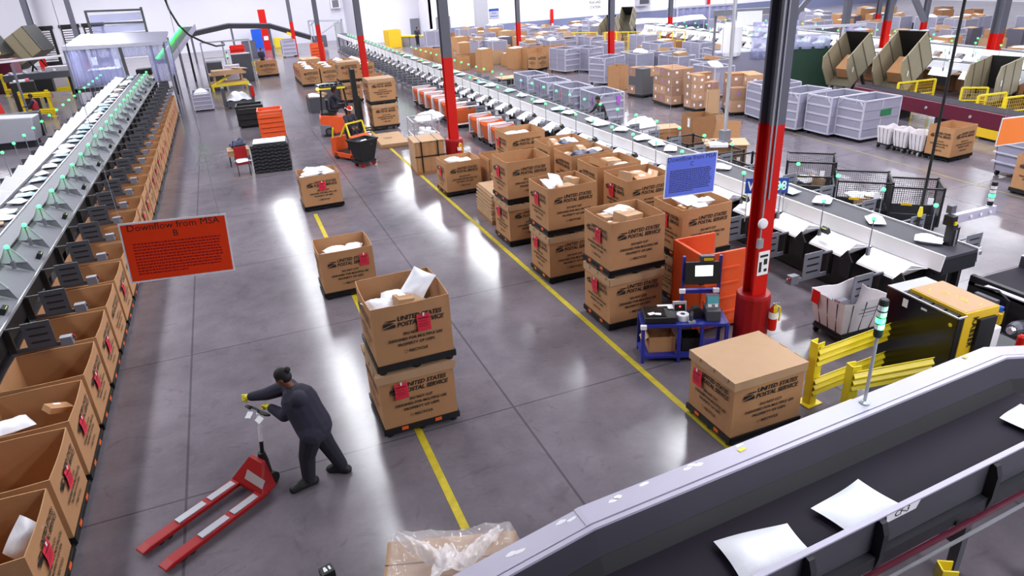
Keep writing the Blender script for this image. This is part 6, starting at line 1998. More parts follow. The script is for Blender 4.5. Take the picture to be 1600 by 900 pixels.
def pallet_stack():
    t = thing('pallet_stack', 'stack of black plastic pallets with woven pattern standing in the aisle', 'pallet stack', (.98, 27.05, 0), R(-6))
    n = 8
    for k in range(n):
        z = .02 + k * .128
        m = MB(); m.span((-.66, -.52, z), (.66, .52, z + .11))
        for i in range(10): m.span((-.66 + .133 * i + .015, -.535, z + .02 + .04 * (i % 2)), (-.66 + .133 * (i + 1) - .015, -.52, z + .055 + .04 * (i % 2)), m=1)
        m.build('plastic_pallet', ['black', 'gray_dark'], t)
pallet_stack()
o = MB().box((0, 0, 0), (1.15, .8, .03)).box((.1, -.05, .03), (.9, .6, .03), (0, 0, .1)).build('white_tray', 'white_steel', None, (1.0, 27.05, 1.075), (0, 0, -.1)); tag(o, 'white tray lying on the stack of black pallets', 'tray')
# chair and small table
t_ = thing('chair', 'dark red office chair with white cloth beside the black pallets', 'chair', (-.08, 26.75, 0), R(-90))
MB().box((0, 0, .46), (.46, .46, .06)).build('seat', 'dark_red', t_, bevel=.015)
MB().box((-.24, 0, .78), (.05, .44, .42), (0, -.15, 0)).build('backrest', 'dark_red', t_, bevel=.015)
for sx in (-1, 1):
    for sy in (-1, 1): MB().tube([(sx * .2, sy * .2, 0), (sx * .19, sy * .2, .46)], .013, 6).build('leg', 'black', t_)
for sy in (-1, 1): MB().tube([(-.22, sy * .23, .5), (-.2, sy * .23, .68), (.18, sy * .23, .68), (.2, sy * .23, .46)], .014, 6).build('armrest', 'black', t_)
o = mk('white_cloth', mailer_mesh(.5, .45, .1, 95, 'white_paper'), None, (-.06, 26.72, .53), (0, 0, .3)); tag(o, 'white cloth lying on the dark red chair', 'cloth')
t_ = thing('small_table', 'small wooden table with dark bags left of the black pallets', 'table', (-.15, 28.6, 0), 0)
MB().span((-.4, -.35, .58), (.4, .35, .62)).build('table_top', 'kraft_pale', t_)
MB().span((-.38, -.33, .38), (.38, .33, .58)).build('drawer_box', 'kraft', t_)
for sx in (-1, 1):
    for sy in (-1, 1): MB().span((sx * .36 - .02, sy * .3 - .02, 0), (sx * .36 + .02, sy * .3 + .02, .4)).build('leg', 'dark_steel', t_)
o = mk('dark_bag', mailer_mesh(.6, .45, .34, 96, 'navy_bag'), None, (-.15, 28.6, .78), (0, 0, .3)); tag(o, 'dark navy bag lying on the small wooden table', 'bag')
# blue cart and cage with bags, yellow lifting frame
t_ = thing('mail_cart', 'blue framed cart of white bags at the far end of left boxes', 'cart', (.4, 43.2, 0), R(3))
m = MB(); l, w, h = 1.5, 1.0, 1.15
for sx in (-1, 1): m.span((sx * l / 2 - .08, -w / 2, .1), (sx * l / 2 + .08, w / 2, h))
m.build('end_panel', 'gray_dark', t_)
MB().span((-l / 2, -w / 2, .1), (l / 2, w / 2, .4)).build('tub', 'gray_dark', t_)
m = MB(); m.grid(lambda u, v: ((u - .5) * 1.35, (v - .5) * .95, .42 + .45 * math.sin(PI * u) * math.sin(PI * v) + .06 * math.sin(12 * u + 8 * v)), 16, 10); m.build('white_bags', 'poly_white', t_, smooth=True)
MB().span((l / 2 - .05, -w / 2 - .05, .55), (l / 2 + .12, -w / 2 + .1, 1.1)).build('red_handle', 'red_paint', t_)
for sx in (-1, 1): MB().lathe((sx * .55, -.4, .06), [(.06, 0), (.06, .05)], 10, axis='y').build('caster', 'rubber', t_)
c_ = dup(REC_CAGE, (-1.5, 43.7, 0), R(90), 'dark wire cage of white bags left of the blue framed cart', None)
c_.scale = (.9, .85, .68)
o = mk('white_bag', mailer_mesh(1.3, .9, .6, 97, 'poly_white'), None, (-1.5, 43.6, .82), (0, 0, 1.6)); tag(o, 'white bags heaped in the cage left of the blue cart', 'bag')
t_ = thing('lift_table', 'yellow lifting frame carrying flat brown cartons at the far aisle end', 'lift table', (.1, 51.5, 0), R(5))
m = MB(); m.bar((-1.2, -.6, .35), (1.2, -.6, .35), .16).bar((-1.2, .6, .35), (1.2, .6, .35), .16).bar((-1.1, -.6, .35), (.4, .2, 1.0), .14)
for x in (-1.1, 1.1):
    for y in (-.6, .6): m.span((x - .06, y - .06, 0), (x + .06, y + .06, .35))
m.build('frame', 'yellow', t_)
MB().span((-1.15, -.55, .95), (1.15, .65, 1.05)).span((-1.15, -.55, .43), (1.15, .65, .5)).span((-.9, -.4, .5), (-.8, .5, .95)).span((.8, -.4, .5), (.9, .5, .95)).build('deck', 'kraft_pale', t_)
o = MB().box((0, 0, .1), (1.9, 1.0, .2)).box((.8, .1, .22), (.9, .9, .03), (0, .12, .2)).build('flat_carton', 'kraft_pale', None, (.1, 51.5, 1.05), (0, 0, .1)); tag(o, 'flattened pale cartons lying on the yellow lifting frame', 'cartons')
shipping_box(2.95, 56.5, 0, 'wide brown printed carton standing alone far down the aisle', None, R(2), 'f', sx=1.25, sy=1.1)
tall_carton(2.55, 72.0, 0, 1.2, 1.2, 1.5, 'grey wooden crate far down the aisle beside the red bins', key='cage_panel_dark', name='grey_crate')
c_ = dup(REC_CAGE, (5.9, 70.3, 0), R(90), 'far grey rolling cage under the overhead dark conveyor', None)
human('person', 'distant person standing behind the lone carton far down the aisle', dict(
    pelvis=(2.9, 60.0, .95), hipL=(2.8, 60.0, .9), hipR=(3.0, 60.0, .9), kneeL=(2.8, 59.95, .5), kneeR=(3.0, 59.98, .5), ankL=(2.8, 60.0, .1), ankR=(3.0, 60.0, .1), toeL=(2.8, 59.85, .05), toeR=(3.0, 59.85, .05),
    chest=(2.9, 59.95, 1.3), neck=(2.9, 59.9, 1.5), head=(2.9, 59.85, 1.66), shL=(2.72, 59.95, 1.43), shR=(3.08, 59.95, 1.43), elL=(2.66, 59.9, 1.15), elR=(3.14, 59.9, 1.15), haL=(2.72, 59.7, 1.0), haR=(3.08, 59.7, 1.0)), (0, -1, 0), fine=.04)
human('person', 'distant person in dark clothes standing at the grey side door', dict(
    pelvis=(17.75, 68.4, .95), hipL=(17.65, 68.4, .9), hipR=(17.85, 68.4, .9), kneeL=(17.65, 68.4, .5), kneeR=(17.85, 68.4, .5), ankL=(17.65, 68.4, .1), ankR=(17.85, 68.4, .1), toeL=(17.6, 68.25, .05), toeR=(17.8, 68.25, .05),
    chest=(17.75, 68.35, 1.3), neck=(17.75, 68.3, 1.5), head=(17.75, 68.25, 1.66), shL=(17.57, 68.35, 1.43), shR=(17.93, 68.35, 1.43), elL=(17.5, 68.3, 1.15), elR=(18.0, 68.3, 1.15), haL=(17.6, 68.1, 1.05), haR=(17.95, 68.1, 1.05)), (.3, -1, 0), fine=.04)
tall_carton(15.6, 69.5, R(10), 1.3, 1.2, 1.6, 'yellow cabinet beside the far end of right belt', key='yellow_deep', name='yellow_cabinet')
for k in range(3):
    t_ = thing('work_table', 'grey table with yellow top, %s of three by the back wall' % ORD[k], 'table', (16.4 + .75 * k, 71.0 - .9 * k, 0), R(-50), 'grey tables with yellow tops by the back wall')
    MB().span((-.55, -.4, 0), (.55, .4, .85)).build('cabinet', 'cage_panel', t_); MB().span((-.6, -.45, .85), (.6, .45, .95)).build('table_top', 'yellow', t_)
# ------------------------------------------------------------------ curtained booth at the far end of the left line
def booth():
    t = thing('curtained_booth', 'booth hung with lavender plastic curtains where the left conveyor enters', 'booth', (0, 44.6, 0), 0)
    x0, xm, x1, y1, zt, zb = -7.75, -5.05, -2.85, 5.0, 3.72, 1.70
    m = MB()
    m.add([(x0, 0, zt + .12), (x1 + .1, 0, zt - .02), (x1 + .1, y1, zt + .25), (x0 + .3, y1, zt + .45), (x0, 0, zt), (x1 + .1, 0, zt - .14), (x1 + .1, y1, zt + .13), (x0 + .3, y1, zt + .33)], [(0, 1, 2, 3), (7, 6, 5, 4), (0, 4, 5, 1), (1, 5, 6, 2), (2, 6, 7, 3), (3, 7, 4, 0)])
    m.build('roof', 'cage_panel', t)
    m = MB(); m.bar((x0, -.03, zt), (x1, -.03, zt - .10), .14); m.build('fascia', 'cage_frame', t)
    m = MB()
    for x, z in ((x0 + .05, zt), (x1, zt - .1)):
        for y in (0.05, y1 - .1): m.bar((x, y, 0), (x, y, z), .10)
    m.build('post', 'gray_paint', t)
    MB().bar((xm, 0, zt - .05), (xm + .05, .0, zb - .2), .16).build('curtain_gather', 'gray_dark', t)
    def curtain(xa, xb, za, zb_, y=0.0, key='curtain'):
        m = MB(); m.grid(lambda u, v: (xa + (xb - xa) * u, y + .05 * math.sin(40 * u * (xb - xa) / 2.5) + .03 * math.sin(90 * u), zb_ + (za - zb_) * v), 60, 4); m.build('curtain', key, t, smooth=True, solid=.006)
    curtain(x0 + .1, xm - .1, zt - .06, zb + .05)
    curtain(-3.75, x1, zt - .15, zb - .1)
    curtain(xm + .05, -3.75, zt - .10, 3.05)
    m = MB(); m.grid(lambda u, v: (x0 + .08 + .04 * math.sin(50 * u), .1 + (y1 - .3) * u, zb + (zt - .1 - zb) * v), 50, 3); m.build('curtain', 'curtain', t, smooth=True, solid=.006)
    m = MB(); m.grid(lambda u, v: (x1 + .04 * math.sin(50 * u), .1 + (y1 - .3) * u, zb + (zt - .2 - zb) * v), 50, 3); m.build('curtain', 'curtain', t, smooth=True, solid=.006)
    MB().span((x0, 0, zb - .25), (-5.6, y1, zb - .05)).build('platform', 'dark_steel', t)
    for x, z in ((-6.6, 2.9), (-5.5, 2.7)): 
        MB().box((x, 1.2, z), (.25, .06, .42)).build('lamp', 'screen_white', t)
    MB().span((-7.2, 1.6, 1.8), (-5.5, 2.8, 2.4)).build('machine', 'gray_light', t, bevel=.03)
    MB().span((-4.7, 1.2, 1.9), (-3.9, 2.0, 2.25)).build('machine', 'black', t, bevel=.03)
    MB().span((-4.75, 1.1, 1.86), (-3.85, 1.2, 1.92)).build('yellow_bar', 'yellow', t)
booth()
bl = bpy.data.lights.new('booth_lamp', 'POINT'); bl.energy = 260; bl.color = (.9, .92, 1); bl.shadow_soft_size = .3
bo = bpy.data.objects.new('booth_lamp', bl); COL.objects.link(bo); bo.location = (-6.0, 46.8, 3.2); bo['kind'] = 'structure'
# second rack above the booth
t_ = thing('glazed_rack', 'steel rack with pale glazed panels above the curtained booth', 'rack', (-6.4, 53.5, 0), 0)
m = MB()
for x in (-1.0, 2.2): m.bar((x, 0, 0), (x, 0, 5.35), .14)
for z in (3.9, 4.55, 5.3): m.bar((-1.0, 0, z), (2.2, 0, z - .1), .12)
m.build('frame', 'gray_dark', t_)
for k in range(2): MB().span((-.9, .05, 3.95 + .65 * k), (2.1, .09, 4.40 + .65 * k)).build('glazed_panel', 'curtain', t_)
# far rising section of the left line
t_ = thing('incline_conveyor', 'rising green-lit conveyor section right behind the curtained booth', 'conveyor', (-3.4, 50.3, 0), 0)
m = MB(); m.bar((0, 0, 2.2), (1.55, 8.5, 3.6), 1.0, .25); m.build('bed', 'gray_dark', t_)
m = MB(); m.bar((-.4, 0, 2.42), (1.15, 8.5, 3.82), .10, .04); m.build('light_strip', 'green_lens', t_)
m = MB(); m.bar((.5, 0, 2.3), (2.05, 8.5, 3.7), .06, .35); m.build('side_plate', 'cage_panel', t_)
for k in range(3): MB().span((.2 + .5 * k, 1 + 3 * k, 0), (.35 + .5 * k, 1.15 + 3 * k, 2.25 + .5 * k)).build('leg', 'dark_steel', t_)
# overhead dark conveyor before the back wall
t_ = thing('overhead_conveyor', 'dark overhead conveyor bending down towards the right belt before the wall', 'conveyor', (0, 72, 0), 0)
pts = [(-2.9, 2.55), (1.1, 3.12), (4.7, 2.85), (8.2, 1.55)]
for a, b in zip(pts, pts[1:]):
    MB().bar((a[0], 0, a[1] - .18), (b[0], 0, b[1] - .18), 1.0, .42).build('bed', 'dark_steel', t_)
    MB().bar((a[0], -.52, a[1] + .04), (b[0], -.52, b[1] + .04), .06, .10).build('edge_rail', 'gray_paint', t_)
for x, z in ((-2.2, 2.2), (1.3, 2.8), (4.6, 2.6), (6.6, 1.8)): 
    for y in (-.4, .4): MB().span((x - .08, y - .08, 0), (x + .08, y + .08, z)).build('leg', 'column_gray', t_)
MB().box((6.4, -.56, 1.85), (.7, .02, .22), (0, .37, 0)).build('warning_label', 'yellow', t_)
t_ = thing('drive_frame', 'grey steel drive frame with diagonal braces at far end of right belt', 'frame', (9.0, 74.0, 0), 0)
m = MB()
for x in (-.5, 2.7): m.bar((x, 0, 0), (x, 0, 2.75), .16)
m.bar((-.5, 0, 2.75), (2.7, 0, 2.55), .16).bar((-.2, 0, 2.6), (-.2, 0, 1.0), .08).bar((.6, 0, 1.5), (2.4, 0, 2.5), .10).bar((-.4, 0, 2.3), (.1, 0, 2.65), .08)
m.build('frame', 'gray_light', t_)
MB().span((-.4, .1, .2), (1.0, .9, 1.3)).build('drive_box', 'cage_panel_dark', t_)
MB().span((2.0, .0, .1), (2.6, .5, 2.4)).build('control_cabinet', 'gray_light', t_)
o = MB().span((-.9, 0, .05), (.9, .5, 1.9)).span((-.95, -.01, 0), (.95, .52, .06)).build('blue_cabinet', 'blue_bright', None, (4.3, 82.6, 0)); tag(o, 'bright blue cabinet against the far white wall', 'cabinet')
o = MB().span((-.5, 0, 0), (.5, .3, 1.0)).build('yellow_bin', 'yellow', None, (5.9, 80.5, 0), bevel=.03); tag(o, 'yellow bin right of the bright blue cabinet', 'bin')
# looping black cable at upper left
o = MB().tube([(-2.35, 48, ZC), (-2.45, 48, 6.2), (-2.3, 48, 5.2), (-2.0, 48, 4.35), (-1.55, 48, 3.75), (-.9, 48.3, 3.3), (-.2, 49.5, 2.9), (.3, 52.0, 2.75), (.3, 54.8, 2.78)], .06, 8).build('power_cable', 'black', None, smooth=True); tag(o, 'thick black cable curving down in front of the left white wall', 'cable')
t_ = thing('junction_frame', 'grey machine frame with cabinets where the black cable ends', 'machine', (.5, 53.8, 0), 0)
m = MB(); m.span((-1.6, -.5, 0), (-.6, .6, 1.6)); m.span((.1, .6, 0), (1.4, 1.8, 1.9)); m.build('cabinet', 'gray_dark', t_, bevel=.03)
m = MB()
for x in (-1.7, -.3, 1.5): m.bar((x, 1.0, 0), (x, 1.0, 2.8), .10)
m.bar((-1.7, 1.0, 2.8), (1.5, 1.0, 2.8), .10).bar((-1.7, -.6, 1.9), (-.2, -.6, 1.9), .06)
m.build('frame', 'gray_light', t_)
MB().span((-.5, -.9, 0), (.5, -.2, 1.35)).build('white_cabinet', 'lilac_steel', t_, bevel=.02)
signal_light((.35, 52.6, 1.36), .9, 'green signal light on the white cabinet at far end of left boxes', lit=2)
guard_rail(.4, 58.5, 0, 2.4, 'far yellow guard rail before the dark machine at aisle end', posts=(0, 2.2), h=1.0)

# ------------------------------------------------------------------ upper left corner
fl_ = [(-12.4, 52.3, R(14), 'black'), ]
t_ = thing('black_cabinet', 'tall black cabinet with colourful papers on top, upper left', 'cabinet', (-11.4, 50.6, 0), R(10))
MB().span((-.62, -.5, 0), (.62, .5, 1.75)).build('body', 'black', t_, bevel=.02)
MB().span((-.2, -.52, 1.0), (.3, -.5, 1.05)).build('label_sticker', 'white_paper', t_)
m = MB(); m.box((-.1, 0, 1.80), (.6, .4, .10)); m.build('paper_stack', 'white_paper', t_); MB().box((.3, 0, 1.82), (.2, .4, .12)).build('pink_folder', 'pink_card', t_)
human('person', 'worker in red vest standing beside the black cabinet at upper left', dict(
    pelvis=(-9.55, 43.3, .95), hipL=(-9.6, 43.4, .9), hipR=(-9.5, 43.2, .9), kneeL=(-9.6, 43.4, .5), kneeR=(-9.5, 43.2, .5), ankL=(-9.6, 43.4, .1), ankR=(-9.5, 43.2, .1), toeL=(-9.75, 43.4, .05), toeR=(-9.65, 43.2, .05),
    chest=(-9.55, 43.3, 1.3), neck=(-9.55, 43.3, 1.5), head=(-9.6, 43.3, 1.66), shL=(-9.55, 43.5, 1.43), shR=(-9.55, 43.1, 1.43), elL=(-9.7, 43.55, 1.2), elR=(-9.72, 43.05, 1.2), haL=(-9.95, 43.45, 1.2), haR=(-9.98, 43.1, 1.2)), (-1, 0, 0), vest='cloth_red', fine=.03)
for k, (x, y, rz, L) in enumerate(((-12.4, 58.0, R(-5), 2.4), (-14.6, 60.0, R(-30), 2.6), (-11.0, 47.5, R(-10), 1.6))):
    guard_rail(x, y, rz, L, ['yellow guard rail before the white cabinet at upper left', 'yellow guard rail beside the maroon machine at upper left', 'yellow guard rail right of the black cabinet at upper left'][k], posts=(0, L - .2), h=1.5)
MB_ = MB().span((-.9, -.4, 0), (.9, .4, 1.7)); o = MB_.build('white_cabinet', 'lilac_steel', None, (-10.9, 60.2, 0), (0, 0, R(-8)), bevel=.02); tag(o, 'pale lilac cabinet under the left end of the curtained booth', 'cabinet')
t_ = thing('maroon_machine', 'dark maroon machine with yellow parts at the upper left edge', 'machine', (-15.2, 62.5, 0), R(-6))
MB().span((-2.2, -.8, 0), (1.2, .8, 2.3)).build('body', 'maroon', t_, bevel=.05); MB().bar((-1.2, -.9, .2), (.6, -.9, 2.9), .35).build('yellow_arm', 'yellow_deep', t_); MB().bar((.2, -.95, .2), (-.2, -.95, 3.2), .25).build('dark_post', 'dark_steel', t_)
t_ = thing('red_machine', 'bright red machine cover cut off at the left edge', 'machine', (-12.3, 43.6, 0), 0)
m = MB(); m.prism([(-1.2, 0, 0), (1.0, 0, 0), (.85, 0, 1.3), (.5, 0, 1.9), (-1.2, 0, 2.0)], (0, 1.6, 0)); m.build('cover', 'red_paint', t_, bevel=.08, seg=3)
MB().span((-1.2, -.5, 0), (.9, -.02, .9)).build('plinth', 'black', t_)
t_ = thing('grey_hopper', 'grey plastic hopper in front of the red machine at left edge', 'hopper', (-9.6, 38.4, 0), R(-4))
m = MB(); m.prism([(-1.0, -.5, .3), (.9, -.5, .3), (1.05, -.5, 1.35), (-1.15, -.5, 1.45)], (0, 1.1, 0)); m.build('tub', 'gray_light', t_, bevel=.04)
MB().span((-.9, -.4, 0), (.8, .5, .3)).build('base', 'dark_steel', t_); MB().span((-1.2, -.56, .4), (-1.1, -.5, 1.35)).build('red_edge', 'red_paint', t_)
t_ = thing('black_console', 'long black console between red machine and worker at upper left', 'console', (-10.0, 41.3, 0), R(4)); 
MB().span((-1.5, -.4, 0), (1.0, .4, 1.15)).build('body', 'black', t_, bevel=.05)
dumper(-15.6, 70.5, R(-20), R(28), 'tan steel tilted bin under the far left dock doors, right one', load=False, s=1.5, group='tan bins at upper left')
dumper(-18.2, 69.0, R(-20), R(28), 'tan steel tilted bin cut off at the upper left edge', load=False, s=1.5, group='tan bins at upper left')
t_ = thing('white_rail', 'long white rail bar running across to the curtained booth', 'rail', (-9.8, 44.9, 3.40), R(0))
MB().bar((-6, 0, -.25), (2.0, 0, .0), .10).build('bar', 'white_steel', t_)
for x in (-4.5, -.5): MB().span((x - .05, -.05, -3.4), (x + .05, .05, -.2)).build('post', 'gray_paint', t_)
t_ = thing('left_machine', 'dark conveyor machinery below the white rail at upper left', 'machine', (-11.2, 54.2, 0), 0)
MB().span((-1.8, -.6, 1.5), (1.9, .6, 1.9)).build('bed', 'gray_dark', t_); MB().span((-.6, -.7, .7), (.8, -.1, 1.5)).build('motor_cover', 'black', t_)
for x in (-1.6, 0, 1.7): MB().span((x - .08, -.08, 0), (x + .08, .08, 1.5)).build('leg', 'dark_steel', t_)
for k in range(4): MB().lathe((-1.4 + .8 * k, -.3, 1.92), [(.14, 0), (.12, .12)], 10).build('hub', 'alu', t_)
column(-16.2, 82.0, ZC, 3.6, 'red-based column at upper left before the dock doors', w=.5)
column(-12.2, 79.0, ZC, .5, 'dark steel column at upper left above the glazed rack', w=.4)
# dock doors in the far left wall
for k, (x0, x1) in enumerate(((-16.7, -14.9), (-14.2, -12.6), (-12.2, -10.4))):
    m = MB(); m.span((x0, 83.9, 0), (x1, 83.99, 3.3)); m.span((x0 - .1, 83.85, 3.3), (x1 + .1, 83.99, 3.6))
    d = structure('door_%d' % (k + 1), m, 'black')
    m = MB()
    for q in range(14): m.span((x0 + .15, 83.86, .3 + .21 * q), (x1 - .25, 83.9, .43 + .21 * q))
    m.build('door_slat', 'white_steel', d)
# side doors near the corner
m = MB(); m.span((19.1, 75.93, 0), (20.1, 75.99, 2.1)); d = structure('door_4', m, 'door_grey'); MB().span((19.95, 75.9, 1.0), (20.02, 75.93, 1.1)).build('door_handle', 'alu', d)
m = MB(); m.span((20.8, YW - .07, 0), (22.3, YW - .01, 2.3)); d = structure('door_5', m, 'door_grey'); MB().span((20.9, YW - .10, 1.0), (20.97, YW - .07, 1.1)).build('door_handle', 'alu', d)
t_ = thing('wall_sign', 'white wall sign with blue band reading PLACARD STATION', 'sign', (39.0, YW - .03, 2.5), 0)
MB().span((-.85, 0, -.75), (.85, .02, .7)).build('board', 'white_paper', t_); MB().span((-.85, -.01, .35), (.85, 0, .7)).build('blue_band', 'blue_plate', t_)
m = MB(); add_text(m, 'PLACARD', 0, 0, .36, width=1.4, bold=.01, align='CENTER'); add_text(m, 'STATION', 0, -.5, .36, width=1.25, bold=.01, align='CENTER'); m.build('lettering', 'ink', t_, (0, -.006, -.10), (PI / 2, 0, 0))
t_ = thing('wall_sign', 'small white wall sign with blue band left of the larger one', 'sign', (27.1, YW - .03, 2.25), 0)
MB().span((-.55, 0, -.55), (.55, .02, .42)).build('board', 'wall_grey', t_); MB().span((-.55, -.01, .2), (.55, 0, .42)).build('blue_band', 'blue_plate', t_)
m = MB()
for k, wd in enumerate((.5, .8)): m.span((-wd / 2, -.008, -.06 - .28 * k), (wd / 2, 0, -.0 - .28 * k))
m.build('print', 'blue_plate', t_)
o = MB().span((0, -.7, 0), (1.6, 0, 1.2)).span((.2, -.72, .2), (1.4, -.7, 1.0), m=1).build('wall_heater', ['gray_light', 'gray_dark'], None, (44.0, YW - .02, 1.8)); tag(o, 'grey unit heater hung on the right back wall', 'heater')
o = MB().span((0, -.5, 0), (1.0, 0, 1.0)).span((.15, -.52, .1), (.85, -.5, .85), m=1).build('wall_heater', ['white_steel', 'gray_paint'], None, (12.3, 83.98, 3.35)); tag(o, 'white unit heater hung on the left white wall', 'heater')
for k, (x, y, z0, z1, w_) in enumerate(((4.6, 79.0, .4, 3.9, .7), (33.6, YW - .3, .2, 2.2, .30), (53.8, YW - .3, .2, 2.6, .3))):
    o = MB().span((x - w_ / 2, y - .1, z0 - z0), (x + w_ / 2, y + .1, z1)).span((x - w_ * .3, y - .12, z1 * .25), (x + w_ * .3, y - .1, z1 * .35), m=1).build('fire_post', ['red_paint', 'white_paper'], None); tag(o, ['wide red post behind the overhead dark conveyor', 'red post with white label against right back wall', 'short red post at the far right back wall'][k], 'post')
t_ = thing('panel_cabinet', 'pale grey-green electrical cabinet hung above the far cages', 'cabinet', (24.6, 69.2, 0), 0)
MB().span((-.55, -.3, 1.0), (.75, .3, 4.0)).build('body', 'gray_light', t_, bevel=.02); MB().span((-.1, -.05, 0), (.15, .1, 1.0)).build('red_post', 'red_paint', t_); MB().span((-.5, .3, 0), (-.3, .5, ZC)).build('pipe', 'white_steel', t_)
o = MB().box((0, 0, 0), (1.4, .05, .9)).build('far_screen', 'white_paper', None, (26.0, 40.5, 2.3)) if False else None
# blue racks and far booth before the right wall
t_ = thing('curtained_booth', 'far booth with pale blue curtains before the right back wall', 'booth', (42.6, 58.4, 0), R(-12))
m = MB()
for x in (-2.0, 1.2, 3.6): m.bar((x, 0, 0), (x, 0, 2.2), .14)
m.bar((-2, 0, 2.2), (3.6, 0, 2.2), .18); m.build('frame', 'cage_frame', t_)
m = MB(); m.grid(lambda u, v: (-1.9 + 5.4 * u, .06 * math.sin(50 * u), .6 + 1.5 * v), 60, 3); m.build('curtain', 'curtain', t_, smooth=True, solid=.006)
MB().span((-2, .5, 0), (3.6, 2.5, 2.1)).build('booth_body', 'wainscot', t_)
m = MB(); m.grid(lambda u, v: (-7 + 7 * u, -1.2 - 1.0 * v, 1.5 - .35 * v + .06 * math.sin(9 * u)), 20, 4); m.build('white_awning', 'poly_white', t_, smooth=True, solid=.02)
for x in (-6.8, -3.5, -.3): m = MB(); m.bar((x, -1.2, 0), (x, -1.2, 1.5), .08).bar((x, -2.2, 0), (x, -2.2, 1.1), .08); m.build('awning_post', 'gray_light', t_)
t_ = thing('sorting_machine', 'white sorting machine with tall drum and screen left of near column', 'machine', (27.2, 32.2, 0), R(-25))
MB().span((-2.0, -.6, 0), (2.0, .6, 1.6)).build('body', 'cage_panel', t_, bevel=.05); m = MB(); m.lathe((-1.2, -.4, 1.4), [(.5, 0), (.55, .2), (.55, 1.5), (.4, 1.7)], 16); m.build('drum', 'white_steel', t_)
m = MB(); m.grid(lambda u, v: (-.2 + 2.4 * u, -.7 + .05 * math.sin(30 * u), 1.2 + 1.9 * v), 30, 3); m.build('curtain', 'curtain', t_, smooth=True, solid=.006)
MB().box((1.2, -.75, 1.35), (.45, .05, .4)).build('screen', 'screen_teal', t_); MB().box((-.4, -.6, 3.3), (1.3, .05, .7)).build('white_board', 'white_paper', t_)
m = MB(); m.bar((-2.2, 0, 3.6), (2.6, 0, 3.6), .3); m.bar((-2, .3, 0), (-2, .3, 3.6), .12).bar((2.4, .3, 0), (2.4, .3, 3.6), .12); m.build('frame', 'gray_paint', t_)
t_ = thing('dark_bin', 'black bin with worker coat and white bag behind the right belt', 'bin', (14.7, 37.0, 0), 0)
MB().span((-.7, -.5, 0), (.7, .5, .85)).build('body', 'black', t_, bevel=.03); MB().span((-.75, -.55, .85), (.75, .55, .9)).build('rim', 'kraft_pale', t_)
human('person', 'worker in black leaning behind the right belt beside the grey cages', dict(
    pelvis=(13.3, 23.9, .95), hipL=(13.35, 23.8, .9), hipR=(13.35, 24.0, .9), kneeL=(13.35, 23.8, .5), kneeR=(13.35, 24.0, .5), ankL=(13.4, 23.8, .1), ankR=(13.4, 24.0, .1), toeL=(13.25, 23.8, .05), toeR=(13.25, 24.0, .05),
    chest=(13.2, 23.9, 1.3), neck=(13.12, 23.9, 1.5), head=(13.05, 23.9, 1.65), shL=(13.15, 23.7, 1.42), shR=(13.15, 24.1, 1.42), elL=(12.98, 23.65, 1.2), elR=(12.98, 24.15, 1.2), haL=(12.75, 23.75, 1.15), haR=(12.75, 24.05, 1.15)), (-1, 0, 0), cloth=('black', 'black', 'shoe'), fine=.03)
hamper(13.6, 21.6, R(5), 'white canvas hamper heaped with white mail behind right belt', l=1.0, w=.9, h=.75, z0=.2, printing=False)
o = mk('white_bag', mailer_mesh(.95, .85, .5, 99, 'poly_white'), None, (13.6, 21.6, .98)); tag(o, 'white mail heaped in the hamper behind the right belt', 'mail')
# ------------------------------------------------------------------ cross machinery at the near end of the right belt
t_ = thing('camera_mast', 'dark steel mast with white camera beam at end of right belt', 'mast', (11.60, 7.95, 0), 0)
m = MB(); m.span((-.06, -.07, 0), (.06, .07, 1.80)); m.span((.08, -.05, .0), (.16, .05, 1.72)); m.build('mast', 'dark_steel', t_)
MB().tube([(.02, -.09, .35), (.02, -.09, 1.7)], .014, 8).build('conduit', 'alu', t_)
MB().span((-.16, -.10, 1.80), (-.04, .08, 1.98)).build('sensor', 'black', t_); MB().box((-.10, -.12, 1.86), (.06, .03, .06)).build('sensor_lens', 'yellow', t_)
MB().box((.50, .0, 1.90), (1.05, .10, .17)).build('camera_beam', 'lilac_steel', t_, bevel=.01)
MB().span((-.04, .05, 1.98), (.08, .15, 2.12)).build('bracket', 'mid_steel', t_)
for k in range(3): MB().lathe((.35 + .25 * k, -.055, 1.90), [(.03, -.02), (.03, 0)], 10, axis='y').build('bolt', 'white_steel', t_)
signal_light((12.48, 7.95, 1.985), .46, 'short signal tower glowing green on the white camera beam', lit=2)
t_ = thing('cross_machine', 'dark cross conveyor machinery beyond the compressor at right edge', 'machine', (12.6, 6.6, 0), R(0))
MB().span((-.85, -1.1, .18), (-.95, .85, .98)).build('side_plate', 'dark_steel', t_, bevel=.01)
MB().span((.35, -1.1, .5), (.45, .85, 1.08)).build('side_plate', 'gray_dark', t_)
MB().span((.33, -1.1, 1.08), (.47, .85, 1.10)).build('rail', 'lilac_steel', t_); MB().span((-1.22, -1.1, .98), (-1.12, .4, 1.0)).build('rail', 'lilac_steel', t_)
MB().span((-.95, -1.1, .80), (.35, .85, .86)).build('belt', 'belt_dark', t_)
MB().span((-1.27, .1, .40), (-1.19, .5, .85)).build('junction_box', 'gray_paint', t_)
for k, (y, z) in enumerate(((-.35, .55), (-.85, .5))):
    MB().lathe((-1.35, y, z), [(.10, -.1), (.13, 0), (.12, .18)], 14, axis='x').build('motor', 'mid_steel', t_, smooth=False); MB().lathe((-1.45, y, z), [(.06, -.05), (.08, 0)], 12, axis='x').build('motor_cap', 'chrome', t_)
MB().box((-1.35, .0, .62), (.16, .20, .20), (0, 0, .2)).build('yellow_box', 'yellow_deep', t_); MB().lathe((-1.32, -.02, .73), [(.05, 0), (.05, .08)], 10).build('blue_valve', 'blue_bright', t_)
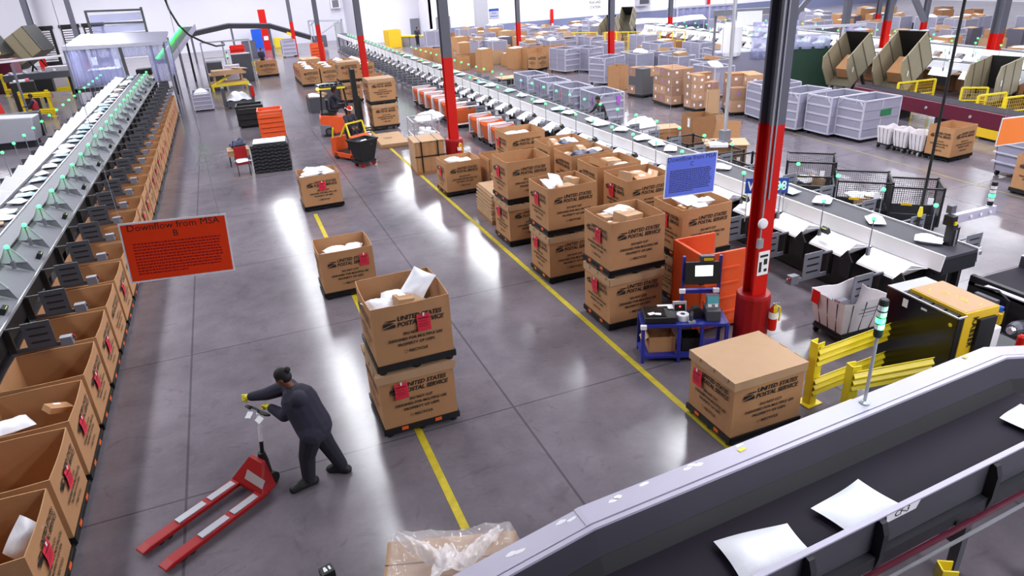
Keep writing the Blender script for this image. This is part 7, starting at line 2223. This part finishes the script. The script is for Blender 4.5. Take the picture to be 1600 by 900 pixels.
m = MB(); m.tube([(-1.3, .5, 1.0), (-1.3, .1, 1.05), (-1.3, -.1, .95), (-1.3, -.1, .3)], .02, 8); m.tube([(-1.25, -.7, .3), (-1.25, -.7, .95), (-1.25, -1.0, 1.0)], .018, 8); m.build('hose', 'black', t_)
m = MB(); m.bar((-1.5, -.2, .25), (-1.5, -1.0, .25), .07); m.bar((-1.5, -.6, .25), (-2.0, -.6, .25), .07); m.build('yellow_guard', 'yellow_deep', t_)
for y in (-.95, .7):
    for x in (-1.1, .4): MB().span((x - .05, y - .05, 0), (x + .05, y + .05, .5)).build('leg', 'dark_steel', t_)
t_ = thing('step_stool', 'white and red step stool beyond the yellow compressor', 'stool', (10.55, 5.35, 0), R(-20))
MB().span((-.35, -.25, .52), (.35, .25, .56)).build('step', 'white_steel', t_)
for sx in (-1, 1):
    for sy in (-1, 1): MB().bar((sx * .42, sy * .3, 0), (sx * .30, sy * .2, .55), .06).build('leg', 'red_paint', t_)
t_ = thing('pump_unit', 'dark pump unit with red valve behind the compressor', 'pump', (10.2, 5.9, 0), 0)
MB().span((-.35, -.45, 0), (.35, .45, .75)).build('housing', 'dark_steel', t_, bevel=.03); MB().span((-.36, -.1, .75), (-.1, .3, 1.1)).build('meter_box', 'white_steel', t_, bevel=.02); MB().lathe((.1, -.3, .75), [(.06, 0), (.06, .22), (.03, .25)], 12).build('valve', 'red_paint', t_)
# blue machine below the foreground conveyor
t_ = thing('blue_machine', 'dark blue machine frame below the right end of foreground conveyor', 'machine', (6.6, 2.55, 0), R(5))
m = MB(); m.bar((-.9, 0, .55), (.9, 0, .55), .10).bar((-.9, 0, 0), (-.9, 0, .9), .10).bar((.5, 0, 0), (.5, 0, 1.1), .12).bar((-.9, .3, .30), (.9, .3, .30), .08); m.build('frame', 'blue_paint', t_)
MB().span((-.35, -.12, .35), (-.05, .1, .75)).build('control_box', 'gray_dark', t_, bevel=.02); MB().lathe((.2, -.1, .65), [(.05, 0), (.05, .2)], 10, axis='x').build('knuckle', 'chrome', t_)
MB().bar((-.2, -.2, .5), (.6, -.3, .35), .06).build('yellow_lever', 'yellow', t_)
